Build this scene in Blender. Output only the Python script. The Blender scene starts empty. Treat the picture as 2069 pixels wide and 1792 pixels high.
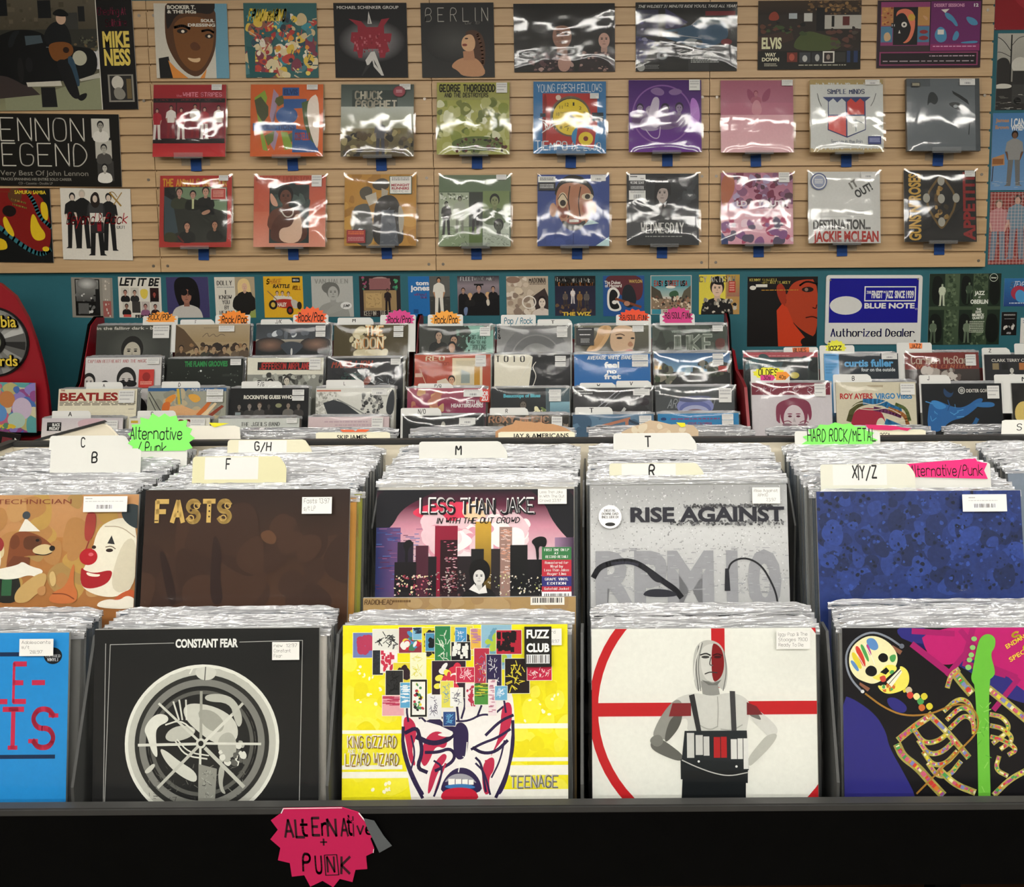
import bpy, bmesh, math, random
from mathutils import Matrix, Vector
D = bpy.data; S = bpy.context.scene; COL = S.collection
rad = math.radians
# ------------------------------------------------------------------ camera
EYE = 1.55; FPX = 1800.0; PPX = 1215.0; PPY = 636.0; TILT = rad(5.9); ROLL = -0.0065
cd = D.cameras.new('camera'); cam = D.objects.new('camera', cd); COL.objects.link(cam)
cd.sensor_fit = 'HORIZONTAL'; cd.sensor_width = 36.0; cd.lens = FPX/2069*36
cd.shift_x = (1034.5-PPX)/2069; cd.shift_y = -(896-PPY)/2069
cd.clip_start = .05; cd.clip_end = 60
cam.matrix_world = Matrix.Translation((0, 0, EYE)) @ Matrix.Rotation(rad(90)-TILT, 4, 'X') @ Matrix.Rotation(ROLL, 4, 'Z')
S.camera = cam
# ------------------------------------------------------------------ world, exposure
w = D.worlds.new('world'); S.world = w; w.use_nodes = True
w.node_tree.nodes['Background'].inputs[0].default_value = (.75, .85, 1, 1)
w.node_tree.nodes['Background'].inputs[1].default_value = .05
vs = S.view_settings; vs.view_transform = 'Standard'; vs.look = 'None'; vs.gamma = 1; vs.exposure = 0.0
vs.use_curve_mapping = False
LAMP_POWER = 29.0                      # radiance of the fluorescent diffusers
LAMP_ROWS = ((1.12, .26, (-2.7, -1.35, 0.0, 1.35, 2.7)), (-1.35, .46, (-2.7, -1.35, 0.0, 1.35, 2.7)), (-3.6, .46, (-2.7, -1.35, 0.0, 1.35, 2.7)))
CEIL = 3.15; WALL = 3.975; SLAT = 3.95

def ray(x, y):
    a = (x-PPX)/FPX; b = -(y-PPY)/FPX; c, s = math.cos(ROLL), math.sin(ROLL)
    a, b = a*c-b*s, a*s+b*c
    return a, math.cos(TILT)+b*math.sin(TILT), -math.sin(TILT)+b*math.cos(TILT)
def at(x, y, Y):                       # photograph point -> (x, z) on the upright plane at depth Y
    r = ray(x, y); t = Y/r[1]; return r[0]*t, EYE+r[2]*t
def depth(x, y, z):                    # photograph point -> depth on the level plane at height z
    r = ray(x, y); return r[1]*(z-EYE)/r[2]

# ------------------------------------------------------------------ materials
def lin(h):
    h = h.lstrip('#')
    if len(h) == 3: h = ''.join(c*2 for c in h)
    o = []
    for k in (0, 2, 4):
        v = int(h[k:k+2], 16)/255
        o.append(v/12.92 if v <= .04045 else ((v+.055)/1.055)**2.4)
    return (o[0], o[1], o[2], 1.0)
def mat(name):
    m = D.materials.new(name); m.use_nodes = True; nt = m.node_tree
    return m, nt, nt.nodes['Principled BSDF']
def node(nt, t, **kw):
    n = nt.nodes.new(t)
    for k, v in kw.items():
        if k in n.inputs: n.inputs[k].default_value = v
        else: setattr(n, k, v)
    return n
def plain(name, c, rough=.5, spec=.5, bump=0, scale=60, vary=.0, metal=0):
    m, nt, b = mat(name); b.inputs['Roughness'].default_value = rough
    b.inputs['Specular IOR Level'].default_value = spec; b.inputs['Metallic'].default_value = metal
    tc = node(nt, 'ShaderNodeTexCoord'); n = node(nt, 'ShaderNodeTexNoise', Scale=scale, Detail=4.0)
    nt.links.new(tc.outputs['Object'], n.inputs['Vector'])
    mx = node(nt, 'ShaderNodeMix', data_type='RGBA', blend_type='MULTIPLY'); mx.inputs[6].default_value = lin(c)
    mx.inputs[0].default_value = 1.0
    r = node(nt, 'ShaderNodeMapRange'); r.inputs[3].default_value = 1-vary; r.inputs[4].default_value = 1+vary
    nt.links.new(n.outputs['Fac'], r.inputs[0]); nt.links.new(r.outputs[0], mx.inputs[7])
    nt.links.new(mx.outputs[2], b.inputs['Base Color'])
    if bump:
        bp = node(nt, 'ShaderNodeBump', Strength=bump, Distance=.002)
        nt.links.new(n.outputs['Fac'], bp.inputs['Height']); nt.links.new(bp.outputs[0], b.inputs['Normal'])
    return m
def printed(name, rough, spec, grain):
    m, nt, b = mat(name); b.inputs['Roughness'].default_value = rough; b.inputs['Specular IOR Level'].default_value = spec
    a = node(nt, 'ShaderNodeAttribute', attribute_name='Col')
    tc = node(nt, 'ShaderNodeTexCoord'); n = node(nt, 'ShaderNodeTexNoise', Scale=140.0, Detail=5.0, Roughness=.7)
    nt.links.new(tc.outputs['Object'], n.inputs['Vector'])
    r = node(nt, 'ShaderNodeMapRange'); r.inputs[3].default_value = 1-grain; r.inputs[4].default_value = 1+grain
    nt.links.new(n.outputs['Fac'], r.inputs[0])
    mx = node(nt, 'ShaderNodeMix', data_type='RGBA', blend_type='MULTIPLY'); mx.inputs[0].default_value = 1
    nt.links.new(a.outputs['Color'], mx.inputs[6]); nt.links.new(r.outputs[0], mx.inputs[7])
    nt.links.new(mx.outputs[2], b.inputs['Base Color'])
    n2 = node(nt, 'ShaderNodeTexNoise', Scale=9.0, Detail=1.0)
    nt.links.new(tc.outputs['Object'], n2.inputs['Vector'])
    bp = node(nt, 'ShaderNodeBump', Strength=.12, Distance=.01)
    nt.links.new(n2.outputs['Fac'], bp.inputs['Height']); nt.links.new(bp.outputs[0], b.inputs['Normal'])
    return m
def plastic(name, veil, gloss, scale, strength, stretch=(1, 1, 1), tint=(.9, .92, .95, 1)):
    """clear polythene: mostly see-through, sharp gloss, wrinkled"""
    m, nt, b = mat(name); nt.nodes.remove(b); out = nt.nodes['Material Output']
    tc = node(nt, 'ShaderNodeTexCoord'); oi = node(nt, 'ShaderNodeObjectInfo')
    mp = node(nt, 'ShaderNodeVectorMath', operation='ADD'); cm = node(nt, 'ShaderNodeCombineXYZ')
    ml = node(nt, 'ShaderNodeMath', operation='MULTIPLY'); ml.inputs[1].default_value = 37.0
    nt.links.new(oi.outputs['Random'], ml.inputs[0])
    for k in range(3): nt.links.new(ml.outputs[0], cm.inputs[k])
    nt.links.new(tc.outputs['Object'], mp.inputs[0]); nt.links.new(cm.outputs[0], mp.inputs[1])
    st = node(nt, 'ShaderNodeVectorMath', operation='MULTIPLY'); st.inputs[1].default_value = stretch
    nt.links.new(mp.outputs[0], st.inputs[0])
    n = node(nt, 'ShaderNodeTexNoise', Scale=scale, Detail=2.0, Distortion=1.6 if stretch[0] == 1 else .3)
    nt.links.new(st.outputs[0], n.inputs['Vector'])
    bp = node(nt, 'ShaderNodeBump', Strength=strength, Distance=.012)
    nt.links.new(n.outputs['Fac'], bp.inputs['Height'])
    gl = node(nt, 'ShaderNodeBsdfGlossy', Roughness=.07); nt.links.new(bp.outputs[0], gl.inputs['Normal'])
    tr = node(nt, 'ShaderNodeBsdfTransparent'); tr.inputs[0].default_value = (.97, .98, .98, 1)
    df = node(nt, 'ShaderNodeBsdfTranslucent'); df.inputs[0].default_value = tint
    df2 = node(nt, 'ShaderNodeBsdfDiffuse'); df2.inputs[0].default_value = tint
    a = node(nt, 'ShaderNodeAddShader'); 
    md = node(nt, 'ShaderNodeMixShader'); nt.links.new(df.outputs[0], md.inputs[1]); nt.links.new(df2.outputs[0], md.inputs[2])
    mv = node(nt, 'ShaderNodeMixShader'); mv.inputs[0].default_value = veil
    nt.links.new(tr.outputs[0], mv.inputs[1]); nt.links.new(md.outputs[0], mv.inputs[2])
    fr = node(nt, 'ShaderNodeFresnel', IOR=1.5); nt.links.new(bp.outputs[0], fr.inputs['Normal'])
    fm = node(nt, 'ShaderNodeMath', operation='MULTIPLY'); fm.inputs[1].default_value = gloss
    fm.use_clamp = True
    nt.links.new(fr.outputs[0], fm.inputs[0])
    mg = node(nt, 'ShaderNodeMixShader'); nt.links.new(fm.outputs[0], mg.inputs[0])
    nt.links.new(mv.outputs[0], mg.inputs[1]); nt.links.new(gl.outputs[0], mg.inputs[2])
    nt.links.new(mg.outputs[0], out.inputs[0])
    return m
def wood(name, c1, c2, rough=.45):
    m, nt, b = mat(name); b.inputs['Roughness'].default_value = rough
    tc = node(nt, 'ShaderNodeTexCoord'); mp = node(nt, 'ShaderNodeMapping'); mp.inputs['Scale'].default_value = (1.2, 12, 22)
    nt.links.new(tc.outputs['Object'], mp.inputs[0])
    n = node(nt, 'ShaderNodeTexNoise', Scale=2.2, Detail=6.0, Roughness=.62, Distortion=.8)
    nt.links.new(mp.outputs[0], n.inputs['Vector'])
    cr = node(nt, 'ShaderNodeValToRGB'); cr.color_ramp.elements[0].color = lin(c1); cr.color_ramp.elements[1].color = lin(c2)
    cr.color_ramp.elements[0].position = .3; cr.color_ramp.elements[1].position = .68
    nt.links.new(n.outputs['Fac'], cr.inputs[0]); nt.links.new(cr.outputs[0], b.inputs['Base Color'])
    return m
M = dict(
    print=printed('printed_card', .45, .22, .10), gloss=printed('gloss_print', .22, .5, .06), card=printed('marked_card', .45, .4, .02),
    paper=printed('neon_paper', .6, .3, .04), noisy=printed('halftone_print', .4, .35, .55),
    film=plastic('clear_polythene', .006, .42, 5, .06), flap=plastic('sleeve_edge_polythene', .46, 3.4, 8, 1.0, (1, 10, 10), (.90, .91, .94, 1)), side=plastic('sleeve_side_polythene', .03, .9, 8, .2, (10, 10, 1.5)),
    cling=plastic('shrink_wrap', .01, 1.3, 5, .085),
    slat=wood('maple_laminate', 'b8986e', 'c6a67c'), teal=plain('teal_paint', '27616b', .55, .3, .1, 40, .06),
    black=plain('black_paint', '040404', .6, .04, .15, 30, .3), edge=plain('worn_black_rail', '2c2c2b', .42, .4, .2, 25, .3),
    grey=plain('grey_divider', '3b3c3b', .45, .4, .1, 12, .3), red=plain('red_laminate', '8c1420', .35, .5, .05, 8, .12),
    cream=plain('cream_board', 'd6cdb8', .6, .3, .1, 20, .06), brown=wood('brown_shelf', '3a2413', '5a3a20'),
    tape=plain('blue_tape', '123f80', .6, .3, .3, 60, .1), duct=plain('grey_tape', '4c5053', .4, .5, .3, 30, .1),
    acr=None, white=plain('white_enamel', 'e6e6e2', .25, .5, .02, 8, .02), steel=plain('steel_screw', '8a8278', .35, .5, .1, 30, .1, .9),
    ceil=plain('ceiling_tile', 'cfccc4', .8, .2, .2, 30, .05), floor=plain('floor_vinyl', '6d665c', .5, .4, .1, 10, .15),
    wallp=plain('shop_wall', '6e6a62', .7, .3, .1, 20, .05), kraft=plain('torn_kraft_card', 'b58b67', .75, .2, .3, 40, .12))
M['acr'] = plastic('clear_acrylic', .10, 1.2, 3, .05)
m, nt, b = mat('lamp_diffuser'); b.inputs['Emission Color'].default_value = (1, .965, .90, 1)
b.inputs['Emission Strength'].default_value = LAMP_POWER; M['lamp'] = m

# ------------------------------------------------------------------ object helpers
def link(o, parent=None):
    COL.objects.link(o)
    if parent is not None: o.parent = parent
    return o
def tag(o, label=None, cat=None, group=None, kind=None):
    for k, v in (('label', label), ('category', cat), ('group', group), ('kind', kind)):
        if v: o[k] = v
    return o
def empty(name, loc, rot=(0, 0, 0)):
    o = D.objects.new(name, None); o.location = loc; o.rotation_euler = rot; o.empty_display_size = .05
    return link(o)
class MB:
    """collects boxes and polygons for one mesh"""
    def __init__(s): s.v = []; s.f = []; s.mi = []
    def box(s, x0, y0, z0, x1, y1, z1, mi=0):
        k = len(s.v)
        s.v += [(x, y, z) for z in (z0, z1) for y in (y0, y1) for x in (x0, x1)]
        for q in ((0, 2, 3, 1), (4, 5, 7, 6), (0, 1, 5, 4), (2, 6, 7, 3), (0, 4, 6, 2), (1, 3, 7, 5)):
            s.f.append([k+i for i in q]); s.mi.append(mi)
        return s
    def prism(s, pts, a0, a1, axis='y', mi=0):
        n = len(pts); k = len(s.v)
        for a in (a0, a1):
            for p, q in pts:
                s.v.append((p, a, q) if axis == 'y' else ((a, p, q) if axis == 'x' else (p, q, a)))
        s.f.append([k+i for i in range(n)]); s.f.append([k+n+i for i in reversed(range(n))]); s.mi += [mi, mi]
        for i in range(n):
            j = (i+1) % n; s.f.append([k+i, k+n+i, k+n+j, k+j]); s.mi.append(mi)
        return s
    def cyl(s, x, y, z, r, d, n=16, mi=0):
        return s.prism([(x+r*math.cos(6.2832*i/n), z+r*math.sin(6.2832*i/n)) for i in range(n)], y, y+d, 'y', mi)
    def build(s, name, mats, parent=None, bevel=0):
        me = D.meshes.new(name); me.from_pydata(s.v, [], s.f)
        for m_ in (mats if isinstance(mats, (list, tuple)) else [mats]): me.materials.append(m_)
        me.polygons.foreach_set('material_index', s.mi)
        bm = bmesh.new(); bm.from_mesh(me); bmesh.ops.recalc_face_normals(bm, faces=bm.faces)
        if bevel:
            bmesh.ops.bevel(bm, geom=[e for e in bm.edges if e.calc_face_angle(0) > .6], offset=bevel, segments=2, affect='EDGES', clamp_overlap=True)
        bm.to_mesh(me); bm.free(); me.update()
        return link(D.objects.new(name, me), parent)

# ------------------------------------------------------------------ lettering
GLY = {'A':'022842,1434','B':'0208384746350502,3544433202','C':'47381807031232 43','D':'02082846442202','E':'48080242,0535','F':'480802,0535',
'G':'47381807031232434525','H':'0208,4248,0545','I':'0208','J':'4843321203','K':'0208,480542','L':'080242','M':'0208244842','N':'02084248',
'O':'180703123243473818','P':'02083847463505','Q':'180703123243473818,2441','R':'02083847463505,2542','S':'473818070615354443321203','T':'0848,2228',
'U':'080312324348','V':'082248','W':'0812263248','X':'0248,0842','Y':'082548,2522','Z':'08480242','a':'4642,4536160503123243',
'b':'0802,0516364543321203','c':'4536160503123243','d':'4842,4536160503123243','e':'0444453616050312 3243','f':'38281712,0636',
'g':'46413010,4536160503123243','h':'0802,0516364542','i':'0602,0708','j':'161100,1718','k':'0802,460442','l':'0802','m':'0602,05162522,25364542',
'n':'0602,0516364542','o':'160503123243453616','p':'0600,0516364543321203','q':'4640,4536160503123243','r':'0602,0516364 5','s':'45361605143443321203',
't':'18132232,0636','u':'0603123243,4642','v':'062246','w':'0612253246','x':'0246,0642','y':'0622,4610','z':'06460242',
'0':'180703123243473818','1':'072822','2':'07183847460242','3':'084825444332 1203','4':'380444,3832','5':'480805354443321203','6':'473818070312324344351504',
'7':'084812','8':'180706153546473818,1504031232434435','9':'1232434738180706153546','/':'0148','-':'0545','.':'0203','!':'0804,0302',"'":'0806',
'+':'0545,2723','&':'420718 3746 03 1232 44',',':'0301',':':'0203,0506','"':'0806,1816','|':'0109','#':'0343,0747,1139,3139'}
def strokes(ch):
    g = GLY.get(ch)
    if not g: return [], (1.6 if ch == ' ' else 1)
    out = []
    for s in g.replace(' ', '').split(','):
        out.append([(int(s[i]), int(s[i+1])-2) for i in range(0, len(s)-1, 2)])
    return out, max(p[0] for q in out for p in q)
def chaikin(p, n=2, closed=False):
    for _ in range(n):
        q = [] if closed else [p[0]]
        L = len(p)
        for i in range(L if closed else L-1):
            a, b_ = p[i], p[(i+1) % L]
            q += [(a[0]*.75+b_[0]*.25, a[1]*.75+b_[1]*.25), (a[0]*.25+b_[0]*.75, a[1]*.25+b_[1]*.75)]
        if not closed: q.append(p[-1])
        p = q
    return p
def ribbon(p, wd, thin=1.0):
    """polyline -> quads (thin<1: level strokes thinner, like a serif face)"""
    out = []
    for a, b_ in zip(p, p[1:]):
        dx, dy = b_[0]-a[0], b_[1]-a[1]; L = math.hypot(dx, dy)
        if L < 1e-6: continue
        w_ = wd*(thin+(1-thin)*abs(dy)/L)/2; nx, ny = -dy/L*w_, dx/L*w_; ex, ey = dx/L*w_*.45, dy/L*w_*.45
        out.append([(a[0]-ex+nx, a[1]-ey+ny), (a[0]-ex-nx, a[1]-ey-ny), (b_[0]+ex-nx, b_[1]+ey-ny), (b_[0]+ex+nx, b_[1]+ey+ny)])
    return out
_tx = {}
def font_text(s, off):
    if (s, off) not in _tx:
        cu = D.curves.new('t', 'FONT'); cu.body = s; cu.size = 1; cu.offset = off; cu.resolution_u = 3
        o = D.objects.new('t', cu); me = D.meshes.new_from_object(o)
        v = [(q.co.x, q.co.y) for q in me.vertices]
        _tx[(s, off)] = [[v[i] for i in f.vertices] for f in me.polygons]
        D.objects.remove(o); D.curves.remove(cu); D.meshes.remove(me)
    return _tx[(s, off)]
def text(s, x, y, h, wd, style):
    """polygons for a line of text: left x, top y (y grows down), cap height h, total width wd (0 = natural)"""
    polys = []
    if style[0] in 'nbh':              # grotesque: normal, bold, heavy
        off = {'n': 0, 'b': .018, 'h': .04}[style[0]]
        polys = font_text(s, off); cap = .73+off
        polys = [[(px/cap, py/cap) for px, py in q] for q in polys]
    else:                              # stroke lettering: k hand, t thin, s serif, w fat
        wt = {'k': .115, 't': .05, 's': .2, 'w': .24, 'm': .16, 'd': .085, 'z': .17}[style[0]]; rnd = random.Random(s); cx = 0
        for ch in s:
            st, gw = strokes(ch); sw = .2 if style[0] == 'z' else .145
            jr = rnd.uniform(-.06, .06) if style[0] in 'kmd' else 0; jy = rnd.uniform(-.05, .05) if style[0] in 'kmd' else 0
            for q in st:
                pts = [(cx+px*sw+jr*(py/6), py/6+jy) for px, py in q]
                if len(pts) > 4 or ch in 'JUhnruft': pts = chaikin(pts, 2)
                polys += ribbon(pts, wt, {'s': .4, 'z': .8}.get(style[0], 1))
                if style[0] in 'sz':
                    for e_ in (q[0], q[-1]):
                        nb = q[1] if e_ is q[0] else q[-2]
                        if e_[1] != nb[1]: polys += ribbon([(cx+e_[0]*sw-(.1 if style[0] == 's' else .17), e_[1]/6), (cx+e_[0]*sw+(.1 if style[0] == 's' else .17), e_[1]/6)], .06 if style[0] == 's' else .11)
            cx += gw*sw+.27+.15*(style[0] == 'z') if style[0] in 'swz' else gw*sw+.2
    if not polys: return []
    xs = [p[0] for q in polys for p in q]; x0, x1 = min(xs), max(xs)
    k = (wd/(x1-x0)) if wd else h
    sl = .22 if 'i' in style[1:] else 0
    rot = 90 if 'v' in style[1:] else (-90 if 'u' in style[1:] else 0)
    out = []
    for q in polys:
        r = []
        for px, py in q:
            X, Y_ = (px-x0)*k+sl*py*h, h-py*h
            if rot == 90: X, Y_ = h-Y_, X       # reads downward
            elif rot == -90: X, Y_ = Y_, -X     # reads upward, x,y = lower-left start
            if 'a' in style[1:]: a_ = rad(-30); X, Y_ = X*math.cos(a_)-Y_*math.sin(a_), X*math.sin(a_)+Y_*math.cos(a_)
            r.append((x+X, y+Y_))
        out.append(r)
    return out

# ------------------------------------------------------------------ printed artwork: a small drawing language, percent of the sheet, y down
def ell(cx, cy, rx, ry, rot=0, n=28):
    c, s = math.cos(rad(rot)), math.sin(rad(rot)); o = []
    for i in range(n):
        a = 6.28318*i/n; x, y = rx*math.cos(a), ry*math.sin(a); o.append((cx+x*c-y*s, cy+x*s+y*c))
    return o
def clip(p):
    if all(0 <= x <= 100 and 0 <= y <= 100 for x, y in p): return p
    for ax, lim, sg in ((0, 0, 1), (0, 100, -1), (1, 0, 1), (1, 100, -1)):
        q = []
        for i in range(len(p)):
            a, b_ = p[i-1], p[i]; ia, ib = (a[ax]-lim)*sg >= 0, (b_[ax]-lim)*sg >= 0
            if ia != ib:
                t = (lim-a[ax])/(b_[ax]-a[ax]); q.append((a[0]+(b_[0]-a[0])*t, a[1]+(b_[1]-a[1])*t))
            if ib: q.append(b_)
        p = q
        if len(p) < 3: return []
    return p
def shade(c, k): return tuple(min(1, v*k) for v in c[:3])+(1,)
def draw(art, A=None):
    """list of (layer, polygon, colours); A = (x0, y0, kx, ky) turns drawing units into percent"""
    out = []; L = [0]; ox, oy, kx, ky = A or (0, 0, 1, 1)
    X = lambda q: (float(q)-ox)*kx
    Yv = lambda q: (float(q)-oy)*ky
    def XY(vals): v = [float(q) for q in vals]; return [(X(a_), Yv(b_)) for a_, b_ in zip(v[::2], v[1::2])]
    cl = lambda q: min(100.0, max(0.0, q))
    def box4(a): return cl(X(a[1])), cl(Yv(a[2])), cl(X(a[3])), cl(Yv(a[4]))
    def rad4(a): return X(a[1]), Yv(a[2]), float(a[3])*kx, float(a[4])*ky
    def put(poly, c, cols=None):
        p = clip(poly) if cols is None else poly
        if len(p) > 2: out.append((L[0], p, cols or c))
    out_put = put
    def bust(x, y, h, sk, hr, tp, sh=1.0):
        s, hh, t = lin(sk), lin(hr), lin(tp); asp = kx/ky; put0 = out_put
        def put(poly, c): put0([(x+(px-x)*asp, py) for px, py in poly], c)
        put(chaikin([(x-h*1.15*sh, y+h*2.2), (x-h*1.05*sh, y+h*.95), (x-h*.3, y+h*.62), (x+h*.3, y+h*.62), (x+h*1.05*sh, y+h*.95), (x+h*1.15*sh, y+h*2.2)], 2, True), t); L[0] += 1
        put([(x-h*.18, y+h*.3), (x+h*.18, y+h*.3), (x+h*.2, y+h*.75), (x, y+h*.9), (x-h*.2, y+h*.75)], shade(s, .8)); L[0] += 1
        put(ell(x, y-h*.1, h*.46, h*.55), hh); L[0] += 1
        put(ell(x, y+h*.06, h*.35, h*.46), s); L[0] += 1
        for k in (-1, 1): put(ell(x+k*h*.14, y-h*.02, h*.07, h*.035, n=10), shade(hh, .6)); put(ell(x+k*h*.14, y-h*.1, h*.09, h*.02, n=8), hh)
        put([(x-h*.04, y+h*.16), (x, y), (x+h*.06, y+h*.17)], shade(s, .7)); put(ell(x, y+h*.28, h*.12, h*.03, n=10), shade(s, .5)); L[0] += 1
    def figure(x, y, h, sk, hr, tp, lg):
        s, hh, t, g = lin(sk), lin(hr), lin(tp), lin(lg); r = h*.07; asp = kx/ky; put0 = out_put
        def put(poly, c): put0([(x+(px-x)*asp, py) for px, py in poly], c)
        for k in (-1, 1): put([(x+k*h*.01, y+h*.5), (x+k*h*.105, y+h*.5), (x+k*h*.12, y+h*.97), (x+k*h*.16, y+h), (x+k*h*.045, y+h)], g)
        L[0] += 1
        for k in (-1, 1):
            put([(x+k*h*.09, y+h*.2), (x+k*h*.14, y+h*.2), (x+k*h*.165, y+h*.38), (x+k*h*.12, y+h*.38)], t); put([(x+k*h*.125, y+h*.37), (x+k*h*.165, y+h*.37), (x+k*h*.11, y+h*.53), (x+k*h*.08, y+h*.51)], s)
        L[0] += 1
        put([(x-h*.03, y+h*.13), (x+h*.03, y+h*.13), (x+h*.13, y+h*.19), (x+h*.1, y+h*.52), (x-h*.1, y+h*.52), (x-h*.13, y+h*.19)], t); L[0] += 1
        put(ell(x, y+r*.85, r*.85, r*1.05, n=16), hh); L[0] += 1; put(ell(x, y+r*1.12, r*.6, r*.8, n=14), s); L[0] += 1
    for cmd in art.replace('\n', ';').split(';'):
        a = cmd.split()
        if not a: continue
        k = a[0]; F = lambda i, j=None: [float(v) for v in a[i:j]]
        if k == 'r': x0, y0, x1, y1 = box4(a); put([(x0, y0), (x0, y1), (x1, y1), (x1, y0)], lin(a[5]))
        elif k == 'g': x0, y0, x1, y1 = box4(a); t, b_ = lin(a[5]), lin(a[6]); put([(x0, y0), (x0, y1), (x1, y1), (x1, y0)], t, [t, b_, b_, t])
        elif k == 'h': x0, y0, x1, y1 = box4(a); t, b_ = lin(a[5]), lin(a[6]); put([(x0, y0), (x0, y1), (x1, y1), (x1, y0)], t, [t, t, b_, b_])
        elif k == 'o':                 # soft disc
            cx, cy, rx, ry = rad4(a); i_, o_ = lin(a[5]), lin(a[6]); E = [(min(100, max(0, x)), min(100, max(0, y))) for x, y in ell(cx, cy, rx, ry)]
            for i in range(len(E)): put([(cx, cy), E[i-1], E[i]], i_, [i_, o_, o_])
        elif k == 'e': cx, cy, rx, ry = rad4(a); put(ell(cx, cy, rx, ry, float(a[6]) if len(a) > 6 else 0), lin(a[5]))
        elif k == 'z':                 # ring
            cx, cy = X(a[1]), Yv(a[2]); r, wd = F(3, 5); P1, P2 = ell(cx, cy, r*kx, r*kx, n=64), ell(cx, cy, (r-wd)*kx, (r-wd)*kx, n=64)
            for i in range(64): put([P1[i-1], P1[i], P2[i], P2[i-1]], lin(a[5]))
        elif k in 'pb': p = XY(a[2:]); put(p if k == 'p' else chaikin(p, 2, True), lin(a[1]))
        elif k in 'lq':
            p = XY(a[3:]); p = p if k == 'l' else chaikin(p, 2)
            for q in ribbon(p, float(a[2])*kx): put(q, lin(a[1]))
        elif k == 't':
            x, y, h, wd = X(a[1]), Yv(a[2]), float(a[3])*ky, float(a[4])*kx
            for q in text(' '.join(a[7:]), x, y, h, wd, a[6]): put(q, lin(a[5]))
        elif k == 'v':                 # loose bits: seed n x0 y0 x1 y1 smin smax colours kind
            rn = random.Random(int(a[1])); x0, y0, x1, y1 = X(a[3]), Yv(a[4]), X(a[5]), Yv(a[6]); s0, s1 = float(a[7])*kx, float(a[8])*kx; cs = [lin(c) for c in a[9].split(',')]; kd = a[10] if len(a) > 10 else 'e'
            for _ in range(int(a[2])):
                x, y, s = rn.uniform(x0, x1), rn.uniform(y0, y1), rn.uniform(s0, s1); c = rn.choice(cs); L[0] += 1
                if kd == 'e': put(ell(x, y, s, s*rn.uniform(.4, 1), rn.uniform(0, 180), 12), c)
                elif kd == 'b': put(chaikin([(x+s*rn.uniform(.5, 1.3)*math.cos(q*1.05), y+s*rn.uniform(.5, 1.3)*math.sin(q*1.05)) for q in range(6)], 2, True), c)
                elif kd == 'r': put([(x, y), (x, y+s), (x+s*.7, y+s), (x+s*.7, y)], c)
                elif kd == 'l': 
                    an = rn.uniform(0, 6.28); [put(q, c) for q in ribbon([(x, y), (x+s*math.cos(an), y+s*math.sin(an))], s*.14)]
                elif kd == 'h': [put(q, c) for q in ribbon([(x, y), (x+s, y)], .35)]
        elif k == 'm': bust(X(a[1]), Yv(a[2]), float(a[3])*ky, *a[4:7], *([float(a[7])] if len(a) > 7 else []))
        elif k == 'f': figure(X(a[1]), Yv(a[2]), float(a[3])*ky, *a[4:8])
        elif k == 'x':                 # lines of small print: x0 y0 x1 y1 n colour
            x0, y0, x1, y1 = box4(a); n = int(a[5]); rn = random.Random(n*7+int(x0)); st = (y1-y0)/n
            for i in range(n):
                x = x0
                while x < x1-1:
                    q = min(x1, x+rn.uniform(.03, .12)*(x1-x0)); put([(x, y0+i*st), (x, y0+i*st+st*.55), (q, y0+i*st+st*.55), (q, y0+i*st)], lin(a[6])); x = q+.02*(x1-x0)
        elif k == 'i':                 # bar code
            x0, y0, x1, y1 = box4(a); rn = random.Random(5); x = x0
            put([(x0-1, y0-1), (x0-1, y1+1), (x1+1, y1+1), (x1+1, y0-1)], lin(a[5])); L[0] += 1
            while x < x1:
                q = min(x1, x+(x1-x0)*rn.uniform(.012, .045)); put([(x, y0), (x, y1), (q, y1), (q, y0)], lin(a[6])); x = q+(x1-x0)*rn.uniform(.012, .04)
        L[0] += 1
    return out
def sheet_mesh(name, wd, h, t, art, edge, mtl, outline=None, back=None, A=None):
    """a card of width wd, height h, thickness t with its printed front (local -Y), origin at the middle of its foot"""
    v = []; f = []; cols = []
    ec = lin(edge)
    if outline is None: outline = [(0, 0), (0, 100), (100, 100), (100, 0)]
    n = len(outline); X = lambda p, y: ((p[0]/100-.5)*wd, y, (1-p[1]/100)*h)
    for y in (-t/2, t/2): v += [X(p, y) for p in outline]
    f.append(list(range(n))); cols.append(ec); f.append([n+i for i in reversed(range(n))]); cols.append(lin(back) if back else ec)
    for i in range(n): j = (i+1) % n; f.append([j, i, n+i, n+j]); cols.append(ec)
    sh = draw(art, A); nl = max([s[0] for s in sh] or [0])+1; st = min(3e-5, 1.5e-3/nl)
    for ly, p, c in sh:
        k = len(v); y = -t/2-st*(ly+1); v += [X(q, y) for q in p]
        ar = sum(p[i-1][0]*p[i][1]-p[i][0]*p[i-1][1] for i in range(len(p)))
        idx = list(range(k, k+len(p))); f.append(idx if ar < 0 else idx[::-1])
        cols.append(c if not isinstance(c, list) else (c if ar < 0 else c[::-1]))
    me = D.meshes.new(name); me.from_pydata(v, [], f); me.materials.append(M[mtl] if isinstance(mtl, str) else mtl)
    flat = []
    for face, c in zip(f, cols):
        if isinstance(c, list): [flat.extend(q) for q in c]
        else: flat.extend(list(c)*len(face))
    at_ = me.attributes.new('Col', 'FLOAT_COLOR', 'CORNER'); at_.data.foreach_set('color', flat); me.update()
    return me
def sheet(name, wd, h, t, art, edge='eee', mtl='print', parent=None, loc=(0, 0, 0), rot=(0, 0, 0), outline=None, back=None, A=None):
    o = D.objects.new(name, sheet_mesh(name, wd, h, t, art, edge, mtl, outline, back, A)); o.location = loc; o.rotation_euler = rot
    return link(o, parent)

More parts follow.
